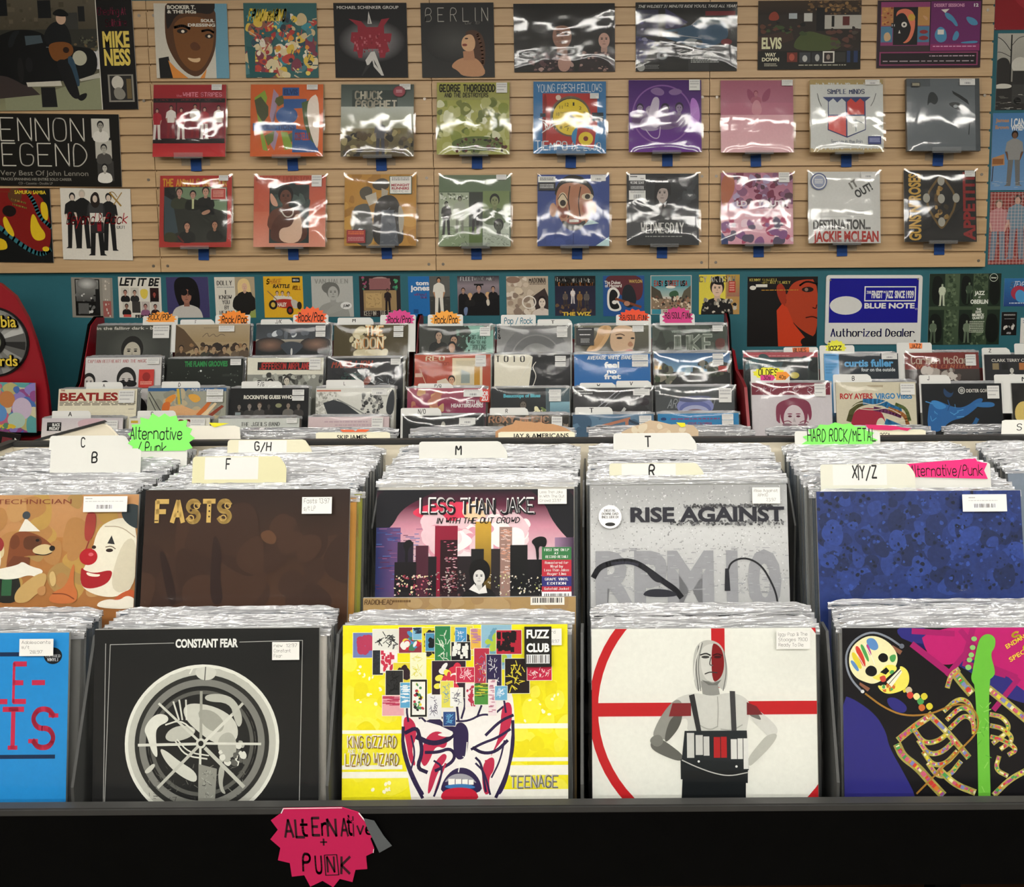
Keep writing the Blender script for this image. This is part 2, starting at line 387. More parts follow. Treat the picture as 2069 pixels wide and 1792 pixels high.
# ------------------------------------------------------------------ room shell
def struct(o): o['kind'] = 'structure'; return o
struct(MB().box(-4, -5, -.05, 4, 4.1, 0).build('floor', M['floor']))
struct(MB().box(-4, -5, CEIL, 4, 4.1, CEIL+.05).build('ceiling', M['ceil']))
struct(MB().box(-4.1, WALL, 0, 4.1, WALL+.12, CEIL).build('wall_back', M['teal']))
struct(MB().box(-4.1, -5, 0, -4, WALL, CEIL).build('wall_left', M['wallp']))
struct(MB().box(4, -5, 0, 4.1, WALL, CEIL).build('wall_right', M['wallp']))
struct(MB().box(-4.1, -5.1, 0, 4.1, -5, CEIL).build('wall_front', M['wallp']))
k = 0
for (Y, hw, xs) in LAMP_ROWS:
    for x in xs:
        k += 1
        o = empty('ceiling_light', (x, Y, CEIL))
        tag(o, 'long white fluorescent ceiling fixture above the record bins', 'ceiling light', 'fluorescent ceiling fixtures')
        MB().prism([(-hw/2, 0), (-hw/2, -.035), (-hw/2+.02, -.05), (hw/2-.02, -.05), (hw/2, -.035), (hw/2, 0)], -.62, .62, 'x').build('housing', M['white'], o)
        MB().box(-.60, -hw/2+.022, -.062, .60, hw/2-.022, -.051).build('diffuser', M['lamp'], o)

# ------------------------------------------------------------------ slatwall panels
GROOVES = [1.410+.0757*i for i in range(15)]
def slatwall(x0, x1, z0, z1, label, screws):
    Y0, Y1 = SLAT, WALL-.0006; d = .013; hg = .0052; pr = [(Y1, z0), (Y0, z0)]
    for g in GROOVES: pr += [(Y0, g-hg), (Y0+.004, g-hg), (Y0+.004, g-hg-.006), (Y0+d, g-hg-.006), (Y0+d, g+hg+.006), (Y0+.004, g+hg+.006), (Y0+.004, g+hg), (Y0, g+hg)]
    pr += [(Y0, z1), (Y1, z1)]; xm = (x0+x1)/2
    mb = MB().prism([(y-Y0, z-z0) for y, z in pr], x0-xm, x1-xm, 'x')
    o = mb.build('slatwall_panel', M['slat']); o.location = (xm, Y0, z0); tag(o, label, 'slatwall panel', 'slatwall panels')
    for (x, z) in screws:
        q = MB().cyl(x-xm, -.002, z-z0, .0065, .003, 12).cyl(x-xm, -.003, z-z0, .003, .002, 6).build('screw', M['steel'], o)
    return o
ZB, ZT = 1.345, 2.512; g = .0015
sx = [-3.17, -1.951, -.731, .477, 1.704]
names = ['slatwall panel at the far left behind the big posters', 'slatwall panel holding the left pairs of shelved records', 'slatwall panel in the middle of the record display', 'slatwall panel at the right end of the record display']
for i in range(4):
    a, b = sx[i]+g, sx[i+1]-g; sc = []
    for z in (1.372, 1.75, 2.09, 2.45): sc += [(a+.03, z), (b-.03, z)]
    slatwall(a, b, ZB, ZT, names[i], sc)

# ------------------------------------------------------------------ sleeves
random.seed(4)
def film_mesh(sd, wd, h, bulge, wr, n=22):
    rn = random.Random(sd); ph = [(rn.uniform(8, 30), rn.uniform(-1, 1), rn.uniform(0, 6.3)) for _ in range(7)]
    v = []; f = []
    for j in range(n+1):
        for i in range(n+1):
            u, t = i/n, j/n; x = (u-.5)*wd; z = t*h
            y = -bulge*(math.sin(math.pi*u)*math.sin(math.pi*t))**.5
            for a, b, c in ph: y -= wr*(.5+.5*math.sin(a*(u*math.cos(b*3)+t*math.sin(b*3))+c))*min(1, 6*min(u, 1-u, t, 1-t)+.15)/3
            if u in (0, 1): x += rn.uniform(-.0012, .0012)
            v.append((x, y, z))
    for j in range(n):
        for i in range(n): k = j*(n+1)+i; f.append((k, k+1, k+n+2, k+n+1))
    me = D.meshes.new('plastic_sleeve'); me.from_pydata(v, [], f)
    for p in me.polygons: p.use_smooth = True
    return me
FILM = [film_mesh(s, .325, .323, .003, .0005) for s in range(4)]
CLING = [film_mesh(20+s, .327, .322, .006, .0010) for s in range(5)]
for q in FILM: q.materials.append(M['film'])
for q in CLING: q.materials.append(M['cling'])
def flap_mesh(sd):
    """crumpled polythene standing above a jacket's top edge and round its side edges"""
    rn = random.Random(sd); v = []; f = []; n = 60; H = .314; ph = [(rn.uniform(10, 60), rn.uniform(0, 6)) for _ in range(4)]
    for i in range(n+1):
        x = (i/n-.5)*.324; b = sum(math.sin(x*p*6+q) for p, q in ph)*.00022; c = rn.uniform(-.0003, .0003); e = min(1, 12*min(i/n, 1-i/n)+.2)
        v += [(x, -.0022, H-.006), (x, -.0013+b*.5, H+.004), (x, b+c, H+.0085*e+b), (x, .0013+b*.5, H+.003), (x, .0022, H-.006)]
    for i in range(n):
        for j in range(4): k = i*5+j; f.append((k, k+5, k+6, k+1))
    for sg in (-1, 1):
        m_ = 14; k0 = len(v)
        for i in range(m_+1):
            z = H*i/m_; xo = sg*(.157+.0042+rn.uniform(-.0004, .0004)); v += [(sg*.155, -.0022, z), (xo, rn.uniform(-.0003, .0003), z), (sg*.155, .0022, z)]
        for i in range(m_):
            for j in range(2): k = k0+i*3+j; f.append((k, k+1, k+4, k+3))
    me = D.meshes.new('plastic_sleeve'); me.from_pydata(v, [], f); me.materials.append(M['flap']); me.materials.append(M['side'])
    me.polygons.foreach_set('material_index', [0]*(n*4)+[1]*(len(f)-n*4)); return me
FLAP = [flap_mesh(s) for s in range(6)]
UP = Matrix.Identity(4)
def place(o, x, Y, z, lean, roll=0, yaw=0, h=.314):
    """set a leaning sheet by the middle of its top edge"""
    m_ = Matrix.Rotation(rad(yaw), 4, 'Z') @ Matrix.Rotation(-rad(lean), 4, 'X') @ Matrix.Rotation(rad(roll), 4, 'Y')
    o.matrix_world = Matrix.Translation(Vector((x, Y, z)) - (m_ @ Vector((0, 0, h)))) @ m_
STW = 'd4d4d0'
def sticker(par, kind, x, y, wd, h, art, t, size, edge=STW, outline=None):
    """x, y, wd, h in percent of the jacket"""
    W, H = wd/100*size, h/100*size
    return sheet(kind, W, H, .0003, art, edge, 'card', par, ((x+wd/2-50)/100*size, -t/2-.0075, (100-y-h)/100*size), (0, 0, 0), outline)
def hand(*ls):
    n = len(ls); s = ''
    m_ = max(len(l) for l in ls)
    for i, l in enumerate(ls): s += 't %f %f %f %f 3a3a3a d %s;' % (6+86*(len(l)-len(l.lstrip()))/m_, 10+i*86/n, 54/n, 86*len(l.strip())/m_, l.strip())
    return s
def pricey(): return 'x 8 12 92 55 2 aaa;x 8 66 70 80 1 999'
def barc(): return 'x 8 10 80 22 1 888;x 8 30 90 38 1 aaa;i 32 52 72 82 eee 222'
CHIT = {'p': pricey(), 'b': barc()}
used_labels = {}
def record(art, label, x, Y, z, lean=12, roll=0, yaw=0, size=.314, t=.004, edge='ccc', film='film', mtl='print', chits=(), group=None, cat='record', name='record_sleeve', fx=0, A=None):
    o = sheet(name, size, size, t, art, edge, mtl, A=A); place(o, x, Y, z, lean, roll, yaw, size)
    tag(o, label, cat, group)
    if film is not None:
        P = FILM if film == 'film' else CLING; me = P[random.randrange(len(P))] if not isinstance(film, int) else CLING[film]
        s = link(D.objects.new('plastic_sleeve', me), o); s.location = (fx, -t/2-.0022, 0)
    for c in chits:
        kd, x_, y_, w_, h_, a_ = c[:6]
        sticker(o, kd, x_, y_, w_, h_, CHIT.get(a_, a_), t, size, *(c[6:]))
    return o
JACK = {}
def filler(x, Y, z, lean, yaw, roll, c, label, group, t=.0034):
    if (c, t) not in JACK: JACK[(c, t)] = sheet_mesh('record_sleeve', .314, .314, t, '', c, 'print')
    o = link(D.objects.new('record_sleeve', JACK[(c, t)])); place(o, x, Y, z, lean, roll, yaw)
    tag(o, label, 'record', group)
    s = link(D.objects.new('plastic_sleeve', FLAP[random.randrange(6)]), o)
    return o
CIRC = [(50+50*math.cos(6.2832*i/26), 50+50*math.sin(6.2832*i/26)) for i in range(26)]
def star(n, r, seed, sx=1.0, sy=1.0, flat=None):
    rn = random.Random(seed); o = []
    for i in range(2*n):
        a = 3.14159*i/n; q = (50 if i % 2 == 0 else 50*r)*rn.uniform(.93, 1.0); X, Y_ = 50+q*math.cos(a)*sx, 50+q*math.sin(a)*sy
        o.append((X, min(Y_, flat) if flat else Y_))
    return o[::-1]

# ------------------------------------------------------------------ front island of record bins
ISL = empty('record_bin', (0, 1.6, 0)); tag(ISL, 'black record bin island in the foreground with two stepped tiers', 'record bin')
def ibox(name, m_, *b, bevel=0):
    x0, y0, z0, x1, y1, z1 = b; o = MB().box(x0, y0-1.6, z0, x1, y1-1.6, z1).build(name, M[m_], ISL, bevel); return o
XL, XR = -1.092, 1.05
ibox('front_panel', 'black', XL+.012, 1.125, .652, XR, 1.139, .760)
ibox('front_rail', 'edge', XL+.012, 1.123, .760, XR, 1.140, .771, bevel=.002)
ibox('front_floor', 'black', XL+.012, 1.139, .643, XR, 1.246, .653)
ibox('riser', 'black', XL+.012, 1.246, .643, XR, 1.254, .790)
ibox('middle_floor', 'black', XL+.012, 1.246, .790, XR, 1.60, .800)
ibox('rear_board', 'cream', XL+.012, 1.600, .70, XR, 1.612, 1.148)
ibox('rear_cap', 'edge', XL+.012, 1.597, 1.148, XR, 1.615, 1.157, bevel=.002)
ibox('far_floor', 'black', XL+.012, 1.612, .812, XR, 1.97, .822)
ibox('far_panel', 'black', XL+.012, 1.97, .66, XR, 1.985, .93)
for (a, b, c, d) in ((XL, XL+.012, 'cream', 1.150), (XR, XR+.015, 'black', 1.150)):
    MB().prism([(1.125-1.6, 0), (1.985-1.6, 0), (1.985-1.6, .93), (1.615-1.6, d), (1.40-1.6, d), (1.125-1.6, .80)], a, b, 'x').build('side_panel', M[c], ISL)
MB().prism([(1.40-1.6, 1.1502), (1.615-1.6, 1.1502), (1.615-1.6, 1.158), (1.40-1.6, 1.158)], XL-.004, XL+.014, 'x').build('side_cap', M['edge'], ISL)
ibox('lower_shelf', 'brown', XL+.012, 1.16, .52, XR, 1.95, .54)
ibox('lower_back', 'brown', XL+.012, 1.40, .54, XR, 1.415, .655)
ibox('post', 'black', .455, 1.14, 0, .49, 1.18, .655)
ibox('kick_board', 'black', XL+.012, 1.20, 0, XR, 1.22, .52)
XC = [-1.066+.348*i for i in range(6)]      # left edge of every column of records
LOW = (-.898, -.551, -.204, .143, .494); UPP = (-.895, -.553, -.201, .138, .486, .834)     # column middles, lower and upper tier
for x in (-.7245, -.3775, -.0305, .3185, .670):
    MB().prism([(1.1405-1.6, .654), (1.245-1.6, .654), (1.245-1.6, .97), (1.215-1.6, .97), (1.1405-1.6, .79)], x-.002, x+.002, 'x').build('divider', M['grey'], ISL)
for x in (-.7240, -.3740, -.0315, .3120, .6600):
    MB().prism([(1.40-1.6, .801), (1.5995-1.6, .801), (1.5995-1.6, 1.12), (1.46-1.6, 1.12), (1.40-1.6, 1.06)], x-.0015, x+.0015, 'x').build('divider', M['grey'], ISL)
# ragged corner of cream board standing at the back left
pts = [at(px, py, 1.622) for px, py in ((30, 930), (30, 903), (80, 887), (208, 853), (222, 862), (243, 884), (243, 930))]
x_, z_ = pts[0]
cb = MB().prism([(x-x_, z-z_) for x, z in pts], 0, .006).build('corner_board', M['cream'], ISL); cb.location = (x_, .0175, z_)
pts = [at(px, py, 1.62) for px, py in ((28, 904), (80, 885), (208, 850), (214, 853), (82, 889), (30, 908))]
ce = MB().prism([(x-x_, z-z_) for x, z in pts], 0, .01).build('corner_edge', M['edge'], ISL); ce.location = (x_, .0155, z_)

# ------------------------------------------------------------------ stepped racks by the wall
ROWS = ((3.40, .803, .470), (3.52, .903, .570), (3.65, 1.004, .670), (3.76, 1.129, .795))   # depth and height of the tops, floor
def rack(x0, x1, label, first):
    xm = (x0+x1)/2; o = empty('record_rack', (xm, 3.6, 0)); tag(o, label, 'record rack', 'stepped racks of records by the wall')
    def bb(name, m_, a, b, c, d, e, f_): return MB().box(a-xm, b-3.6, c, d-xm, e-3.6, f_).build(name, M[m_], o)
    ys = [3.31, 3.435, 3.565, 3.69, 3.90]
    for i, (Y, z, fl) in enumerate(ROWS):
        bb('tier_floor', 'black', x0+.012, ys[i], fl-.012, x1-.012, ys[i+1], fl)
        bb('tier_riser', 'black', x0+.012, ys[i], 0 if i == 0 else ROWS[i-1][2], x1-.012, ys[i]+.01, fl-.012)
    bb('back_panel', 'red', x0+.012, 3.90, 0, x1-.012, 3.91, 1.04)
    pr = [(3.91, 0), (3.91, 1.155), (3.85, 1.16), (3.80, 1.13), (3.70, .90), (3.50, .70), (3.31, .55), (3.31, 0)]
    for (a, s) in ((x0, 1), (x1, -1)):
        if a == x1 and not first == 2: continue
        MB().prism([(y-3.6, z) for y, z in pr], a-xm, a-xm+s*.008, 'x').build('side_panel', M['black'], o)
        MB().prism([(y-3.594 if y < 3.9 else y-3.6, z-.006 if z > .1 else z) for y, z in pr], a-xm+s*.008, a-xm+s*.012, 'x').build('side_lining', M['red'], o)
rack(-2.205, -.797, 'stepped black and red rack of rock records at left by the teal wall', 1)
rack(-.797, .553, 'stepped black and red rack of rock and soul records in the centre by the wall', 2)
JB = empty('record_rack', (1.6, 3.6, 0)); tag(JB, 'red two-tier rack of jazz and blues records at right', 'record rack', 'stepped racks of records by the wall')
def jb(name, m_, a, b, c, d, e, f_, bevel=0): return MB().box(a-1.6, b-3.6, c, d-1.6, e-3.6, f_).build(name, M[m_], JB, bevel)
jb('front_lip', 'red', .562, 3.352, 0, 2.7, 3.368, .716, .004)
jb('tier_floor', 'red', .574, 3.368, .570, 2.7, 3.60, .580)
jb('tier_riser', 'red', .574, 3.60, .570, 2.7, 3.61, .64)
jb('tier_floor', 'red', .574, 3.61, .640, 2.7, 3.89, .652)
jb('back_panel', 'red', .574, 3.89, 0, 2.7, 3.90, .90)
MB().prism([(y-3.6, z) for y, z in ((3.90, 0), (3.90, 1.0), (3.80, 1.0), (3.70, .93), (3.55, .915), (3.47, .90), (3.385, .76), (3.369, .70), (3.369, 0))], .562-1.6, .574-1.6, 'x').build('side_panel', M['red'], JB)

# ------------------------------------------------------------------ display on the wall
ZO = {'Z1': (0, 0, 3.979), 'Z2': (480, 0, 3.831), 'Z3': (1020, 0, 3.979), 'Z4': (1500, 0, 3.636), 'Z5': (0, 330, 3.979), 'Z6': (480, 330, 3.567),
 'Z7': (1020, 330, 3.567), 'Z8': (1500, 330, 3.636), 'Y1': (0, 560, 4.926), 'Y2': (340, 560, 3.979), 'Y3': (820, 560, 3.979), 'Y4': (1140, 560, 3.979),
 'Y5': (1480, 540, 3.513), 'Y6': (0, 830, 2.722), 'Y7': (700, 830, 2.722), 'Y8': (1400, 830, 3.093), 'X1': (0, 1200, 2.956), 'X2': (640, 1200, 3.448),
 'X3': (1140, 1200, 3.448), 'X4': (1600, 1200, 3.895), 'X5': (480, 1580, 3.448)}
def pix(zn, x, y): o = ZO[zn]; return o[0]+x/o[2], o[1]+y/o[2]
def poster(zn, x0, y0, x1, y1, label, cat, name, art, Y=SLAT-.0035, roll=0, t=.003, size=None, edge='ccc', film=None, group=None, mtl='print', outline=None):
    """a flat printed sheet fixed to the wall at depth Y"""
    a, b = pix(zn, x0, y0), pix(zn, x1, y1); xa, za = at(*a, Y); xb, zb = at(*b, Y)
    xc, zc = at((a[0]+b[0])/2, (a[1]+b[1])/2, Y); wd, h = xb-xa, za-zb
    if size: wd = h = size
    o = sheet(name, wd, h, t, art, edge, mtl, A=(x0, y0, 100/(x1-x0), 100/(y1-y0)), outline=outline)
    o.location = (xc, Y-t/2-.0004, zc-h/2); o.rotation_euler = (0, rad(roll), 0); tag(o, label, cat, group)
    if film:
        s = link(D.objects.new('plastic_sleeve', CLING[film-1]), o); s.location = (0, -t/2-.001, 0); s.scale = (wd/.327, 1, h/.322)
    return o
G1 = 'sleeves and posters pinned along the top of the slatwall'
P = 'poster'
poster('Z1', -190, 0, 1120, 885, 'large poster of a man with a guitar beside an old black car', P, 'poster', '''
g -200 0 860 250 5c5648 4a4436;v 3 40 -200 0 840 250 20 60 544e40,625a4a,4a4436 r;r -60 0 75 130 15171a;r 330 10 440 150 16181a;r 665 60 720 180 1b1c1c;r 555 110 660 300 3a3a36
r -200 240 860 400 33332c;v 4 60 620 300 850 420 8 22 5a5a48,2a2a26,6a5a40
g -200 560 860 890 5a5648 8a8a6a;p 8c8f72 0 780 300 760 500 700 860 620 860 890 0 890;p 3b3230 -200 560 130 600 300 760 -200 800
b 0e0f10 -200 380 60 250 200 235 350 260 420 340 640 380 800 400 800 600 640 640 500 650 300 680 180 690 100 640 0 600 -200 600
p 46535a 205 290 340 285 355 345 210 365;b 1a1e20 50 380 90 260 180 240 130 300 100 380;q 8a9698 6 380 380 470 385 600 390
e 225 520 30 60 1a1b1c;e 150 560 26 100 1a1a1a;p c9c5b6 190 660 480 650 490 690 200 695;p b9b6a8 640 640 810 590 815 630 650 655;e 655 470 60 60 b8b5a0
b 16181a 360 280 440 180 540 180 590 260 600 400 480 400 380 360;b 7a4a20 390 370 450 340 560 340 610 380 600 450 480 500 420 480;e 545 405 26 24 2a1810
b 2e4658 540 460 600 450 640 640 640 700 600 690;b 141416 450 480 560 480 620 690 640 800 560 790 480 600;b 101010 600 780 700 740 690 790 640 820
e 520 155 42 48 c8a890;b 101112 440 120 500 75 560 90 600 140 500 140;p 1a1a1a 310 700 430 700 440 860 310 860
r 815 0 858 890 dcd8cc;r 822 0 1120 890 0f0d0c
t 830 75 55 240 8c2445 kb Cheating At;t 890 165 55 180 8c2445 kb Solitaire;t 858 252 132 225 e0c860 hb MIKE;t 862 392 135 220 e0c860 hb NESS
r 880 605 1095 825 8a867c;r 895 615 1080 812 2a2826;e 960 670 50 55 c9c4b8;b 8a867c 920 720 980 700 1030 760 1000 810 930 800;r 1035 640 1075 800 6a5a3a''', roll=-.3)
poster('Z1', -200, 920, 985, 1495, 'wide black poster with thin white outlined lettering and small grey photographs', P, 'poster', '''
r -210 900 1000 1500 14120e;t -150 955 180 845 cfccc0 t LENNON;t -150 1155 178 860 cfccc0 t LEGEND
t -150 1368 42 860 8f8b80 n The Very Best Of John Lennon;t -60 1428 22 630 8f8b80 b 20 TRACKS SPANNING HIS ENTIRE SOLO CAREER;t 125 1462 20 285 8f8b80 n CD - Cassette - Double LP
r 755 955 905 1105 c8c5ba;r 780 1125 915 1270 b8b5aa;r 790 1290 925 1450 3a3936;m 830 1010 60 9a968c 1c1b1a d8d5cc;m 850 1190 58 a8a59a 1c1b1a 4a4844;m 850 1345 55 b8b4aa 141312 e0ddd4''', roll=.9)
poster('Z5', -140, 205, 435, 795, 'black, red and yellow sleeve with teal curves at the left edge of the slatwall', P, 'record_sleeve', '''
r -150 200 440 800 0d0f0f;b 7c1612 -150 200 330 200 430 420 420 680 330 720 120 640 -60 480 -150 380;q 2f6a72 34 240 230 300 320 330 420 430 510
q 2f6a72 36 -140 420 40 560 200 680 330 735 410 690;b d9b81e 260 420 290 400 330 500 380 560 370 610 290 625 245 560;b d9b81e 345 310 400 310 415 400 400 470 350 420;b d9b81e -150 600 20 600 50 680 0 700 -150 690
b d9b81e 10 450 40 420 70 480 110 560 100 600 30 540;e 130 260 60 60 5a3a20;e 75 385 60 45 1a0c0a;q 8a6a30 14 100 290 220 320;q 8a6a30 14 110 330 225 360;e 375 685 30 20 d9b81e
x -130 225 95 248 1 7a2a18;t 130 218 30 270 e8cf30 b SAMURAI SAMBA''', roll=1, group=None)
poster('Z5', 475, 205, 1072, 775, 'white sleeve showing four people in black standing in a row, gold letter at top right', P, 'record_sleeve', '''
r 460 200 1080 780 d9d4c8;f 575 245 440 c9b8a8 141414 1a1a1a 1a1a1a;f 660 220 465 c9b8a8 b8b0a0 181818 1a1a1a;f 885 245 455 c9b8a8 141414 1c1c1c 181818;f 775 240 500 c9b8a8 2a201c 2a2a2a 161616
r 715 320 835 460 3a3a3a;r 722 400 830 470 d8d4ca;r 725 475 835 560 2a2626;r 780 480 815 545 8a1c28;e 770 300 40 60 241c18;e 770 288 20 28 c9b8a8
t 515 400 90 300 a81c24 ki Beyond &;t 845 400 80 190 a81c24 ki Back;l 9a7a3a 14 900 240 990 340;l 9a7a3a 8 1000 235 930 330;q 9a7a3a 6 895 235 930 228 960 270;t 945 500 22 75 999 s OUT''', roll=1.2)
poster('Z1', 1232, 22, 1848, 640, 'top-row sleeve with a large smiling face, orange collar and blue side', 'record', 'record_sleeve', '''
r 1200 0 1900 700 cbc6b8;r 1740 0 1900 700 6a9cb2;b 523319 1335 -20 1750 -20 1755 300 1720 470 1600 640 1480 600 1380 480 1320 330 1320 150
b 75491f 1380 130 1720 130 1735 350 1660 520 1580 590 1490 560 1400 420;b 1c120c 1330 -40 1750 -40 1745 120 1560 90 1420 110 1360 220 1330 240
p 121110 1255 475 1340 460 1370 640 1260 640;p d8893a 1335 490 1400 560 1500 640 1370 640;p d8893a 1600 640 1660 560 1640 640
e 1465 250 45 20 1c120c;e 1690 290 35 20 1c120c;e 1470 252 14 12 e8dcc8;e 1690 292 12 11 e8dcc8;q 1c120c 22 1400 220 1470 200 1530 230;q 1c120c 18 1630 250 1690 235 1730 260
b 5a3417 1520 360 1570 330 1620 380 1600 410 1540 410;b d8b68c 1490 465 1560 480 1615 465 1600 510 1530 505
t 1345 35 32 240 d8d4c8 hb BOOKER T.;t 1345 75 28 245 d8d4c8 hb & THE MGs;t 1625 148 26 115 d8d4c8 hb SOUL;t 1515 185 26 230 d8d4c8 hb DRESSING''', size=.314, roll=.6, group=None)
poster('Z2', 45, 22, 628, 608, 'top-row sleeve crowded with teal, red and cream painted shapes under slanting yellow lettering', 'record', 'record_sleeve', '''
r 40 0 640 620 2f5f60;v 11 130 70 120 610 600 14 60 b8463a,d8c8a0,c9b48a,3f8a96,7a3a4a,d8b84a,2a4a58,e0d8c8,8a5a48,4a7a80 b;v 12 60 90 150 580 580 8 26 e8dcc0,a83a38,2a3a44,d88a3a,e0c860 b;v 13 40 80 130 600 590 30 70 c8b898,a84848,2f5058 l
p 205658 60 360 130 370 120 560 300 570 260 605 80 605;t 75 75 85 300 d8bc3a wi FRANK MARINO''', size=.314, roll=.4)
poster('Z2', 742, 22, 1322, 605, 'top-row black sleeve with a red emblem and a silver pointed guitar', 'record', 'record_sleeve', '''
r 700 0 1400 620 0e0d0e;o 1040 320 270 170 9a989a 0e0d0e;p 8c2030 860 145 960 165 1000 210 1090 210 1120 150 1185 140 1140 200 1140 260 1200 260 1190 320 1160 330 1180 400 1150 410 1140 450 1100 450 1090 380 970 380 960 450 930 450 920 400 890 400 900 340 870 320 880 250 930 250 930 200
v 5 40 890 250 1180 400 8 22 b86068,a84050,7a1a28 r;p cfcdc8 1020 88 1045 185 1010 185;p 8a8884 1022 120 1034 180 1018 180;p c9c7c2 1030 405 1060 400 1130 590 1110 590 1050 520 1040 470 1000 520 985 470;p 1a1a1a 1050 460 1090 540 1060 500;p 2a2a2a 990 510 1030 500 960 590 950 590
t 770 45 24 490 cfcdc8 bb MICHAEL SCHENKER GROUP''', size=.314, roll=.2)
poster('Z2', 1415, 20, 1995, 605, 'top-row charcoal sleeve with widely spaced white capitals and a woman looking up', 'record', 'record_sleeve', '''
g 1400 0 2000 620 1e1e1e 2c2c2b;o 1680 320 240 170 454543 242423;t 1450 60 105 500 b9b6ae t B  E  R  L  I  N;t 1765 165 22 130 77756f k Live EP
b 4a3020 1760 240 1860 230 1920 300 1925 480 1900 540 1840 460 1780 330;b b98a66 1640 520 1700 460 1800 440 1880 470 1940 600 1740 600 1700 550;p b08060 1745 400 1830 390 1840 470 1750 470
b d0a680 1750 280 1820 260 1850 330 1830 400 1760 400 1728 350;e 1760 350 20 10 7a3a30;e 1775 300 14 6 3a2418;q 5a3a26 18 1860 260 1900 380 1900 500''', size=.314)
poster('Z3', 70, 33, 888, 578, 'top-row black poster of a person with big dark round hair and patterned jacket', P, 'poster', '''
r 60 0 900 600 0e0c0c;m 800 320 130 c9a090 141010 2a1c20;v 6 40 620 420 860 570 8 26 8a6a60,2a1a1c,4a3034,b08a80 b;m 460 280 220 9a6e5a 0c0a0a 2a1a20;b 0c0a0a 340 120 460 80 580 120 610 240 570 330 540 230 460 200 380 230 350 330 320 240
v 7 70 210 430 620 570 8 30 b89890,2a1a1e,5a3a40,1a1012,8a6a68 b;p 0f0c0c 540 430 620 400 590 575 560 575;b c0988a 420 460 540 440 520 575 430 575''', film=1)
poster('Z3', 1052, 22, 1866, 572, 'top-row black poster with a blue car, purple pictures and white italic headline', P, 'poster', '''
r 1040 0 1900 600 0f1012;r 1060 80 1235 290 2a2c4a;p 34305a 1290 70 1470 180 1400 230 1290 230;p 30305a 1055 280 1210 330 1110 500 1055 490;v 8 30 1060 90 1230 470 8 26 8a8aa8,5a5a8a,202238 b
e 1330 460 190 110 121314;e 1265 445 44 34 8a8f90;e 1265 445 20 14 1a1a1a;e 1340 180 30 40 8a86a0
b 27526e 1250 250 1400 230 1520 200 1560 150 1740 150 1800 250 1780 330 1600 400 1500 370 1260 300;b 6a7a80 1520 205 1565 155 1740 155 1750 200;q cfd2d0 8 1250 330 1400 370 1580 410;r 1250 255 1390 290 0e1416;q d0d2d0 5 1248 255 1390 285 1580 310;q b9bcba 5 1500 205 1560 152 1750 150;e 1500 340 60 30 9aa0a0;e 1560 345 30 24 3a4244;e 1280 275 14 14 d8dad8;e 1312 282 14 14 d8dad8
r 1610 95 1850 130 7a1c24;r 1475 430 1640 572 2a2c2e;x 1495 450 1720 510 4 b8b8b4;x 1130 520 1240 555 3 777;e 1095 540 32 30 a8a8a4;e 1780 340 45 25 7a2028
t 1070 42 24 785 d8d6d0 bi THE WILDEST 31 MINUTE RIDE YOU'LL TAKE ALL YEAR!''', film=2)
poster('Z4', 118, 8, 865, 510, 'top-row poster of a brown and green room with a row of small thumbnails', P, 'poster', '''
r 100 0 880 520 2a231c;g 118 0 880 110 3a2c1c 241a14;v 9 60 480 10 860 110 8 24 6a5030,4a3824,8a6a40 b;r 600 115 865 215 b0ada4;r 340 100 400 140 a8b0b4;r 450 100 510 160 c0c0ba;b 8a3a28 200 100 250 80 280 150 190 155;r 540 60 600 230 0c0b0b;r 730 125 780 190 5a2420;r 650 120 670 200 0c0b0b
b 46522a 380 300 470 220 600 260 720 290 720 375 380 375;p 3c2a20 118 270 360 220 380 290 118 380;v 10 26 130 170 520 250 14 30 5a3828,2a201a,3a4a26,141210 b;b 5a3a30 600 230 680 220 690 250 620 260;v 14 20 640 210 860 370 16 34 3a2c26,4a4038,2a2420,5a3a30 b
r 118 375 865 510 16150f;t 145 270 85 145 d8d8b0 hb ELVIS;t 170 385 28 80 d8d4b8 hb WAY;t 148 420 28 125 d8d4b8 hb DOWN;x 165 465 260 490 2 b0ac98;x 415 475 760 488 1 b0ac98
r 330 385 405 455 6a2c20;r 420 385 500 460 3a3c40;r 510 385 585 460 2a2c2e;r 590 378 675 462 d8d6cc;r 600 388 665 455 2a2220;r 680 385 755 455 30302c;r 765 375 845 460 22345a;r 790 375 815 460 10141c;e 460 430 18 24 b8b8b4;e 550 425 16 26 b0b0ac;e 630 420 14 20 8a7a70;e 365 420 20 26 a85040''')
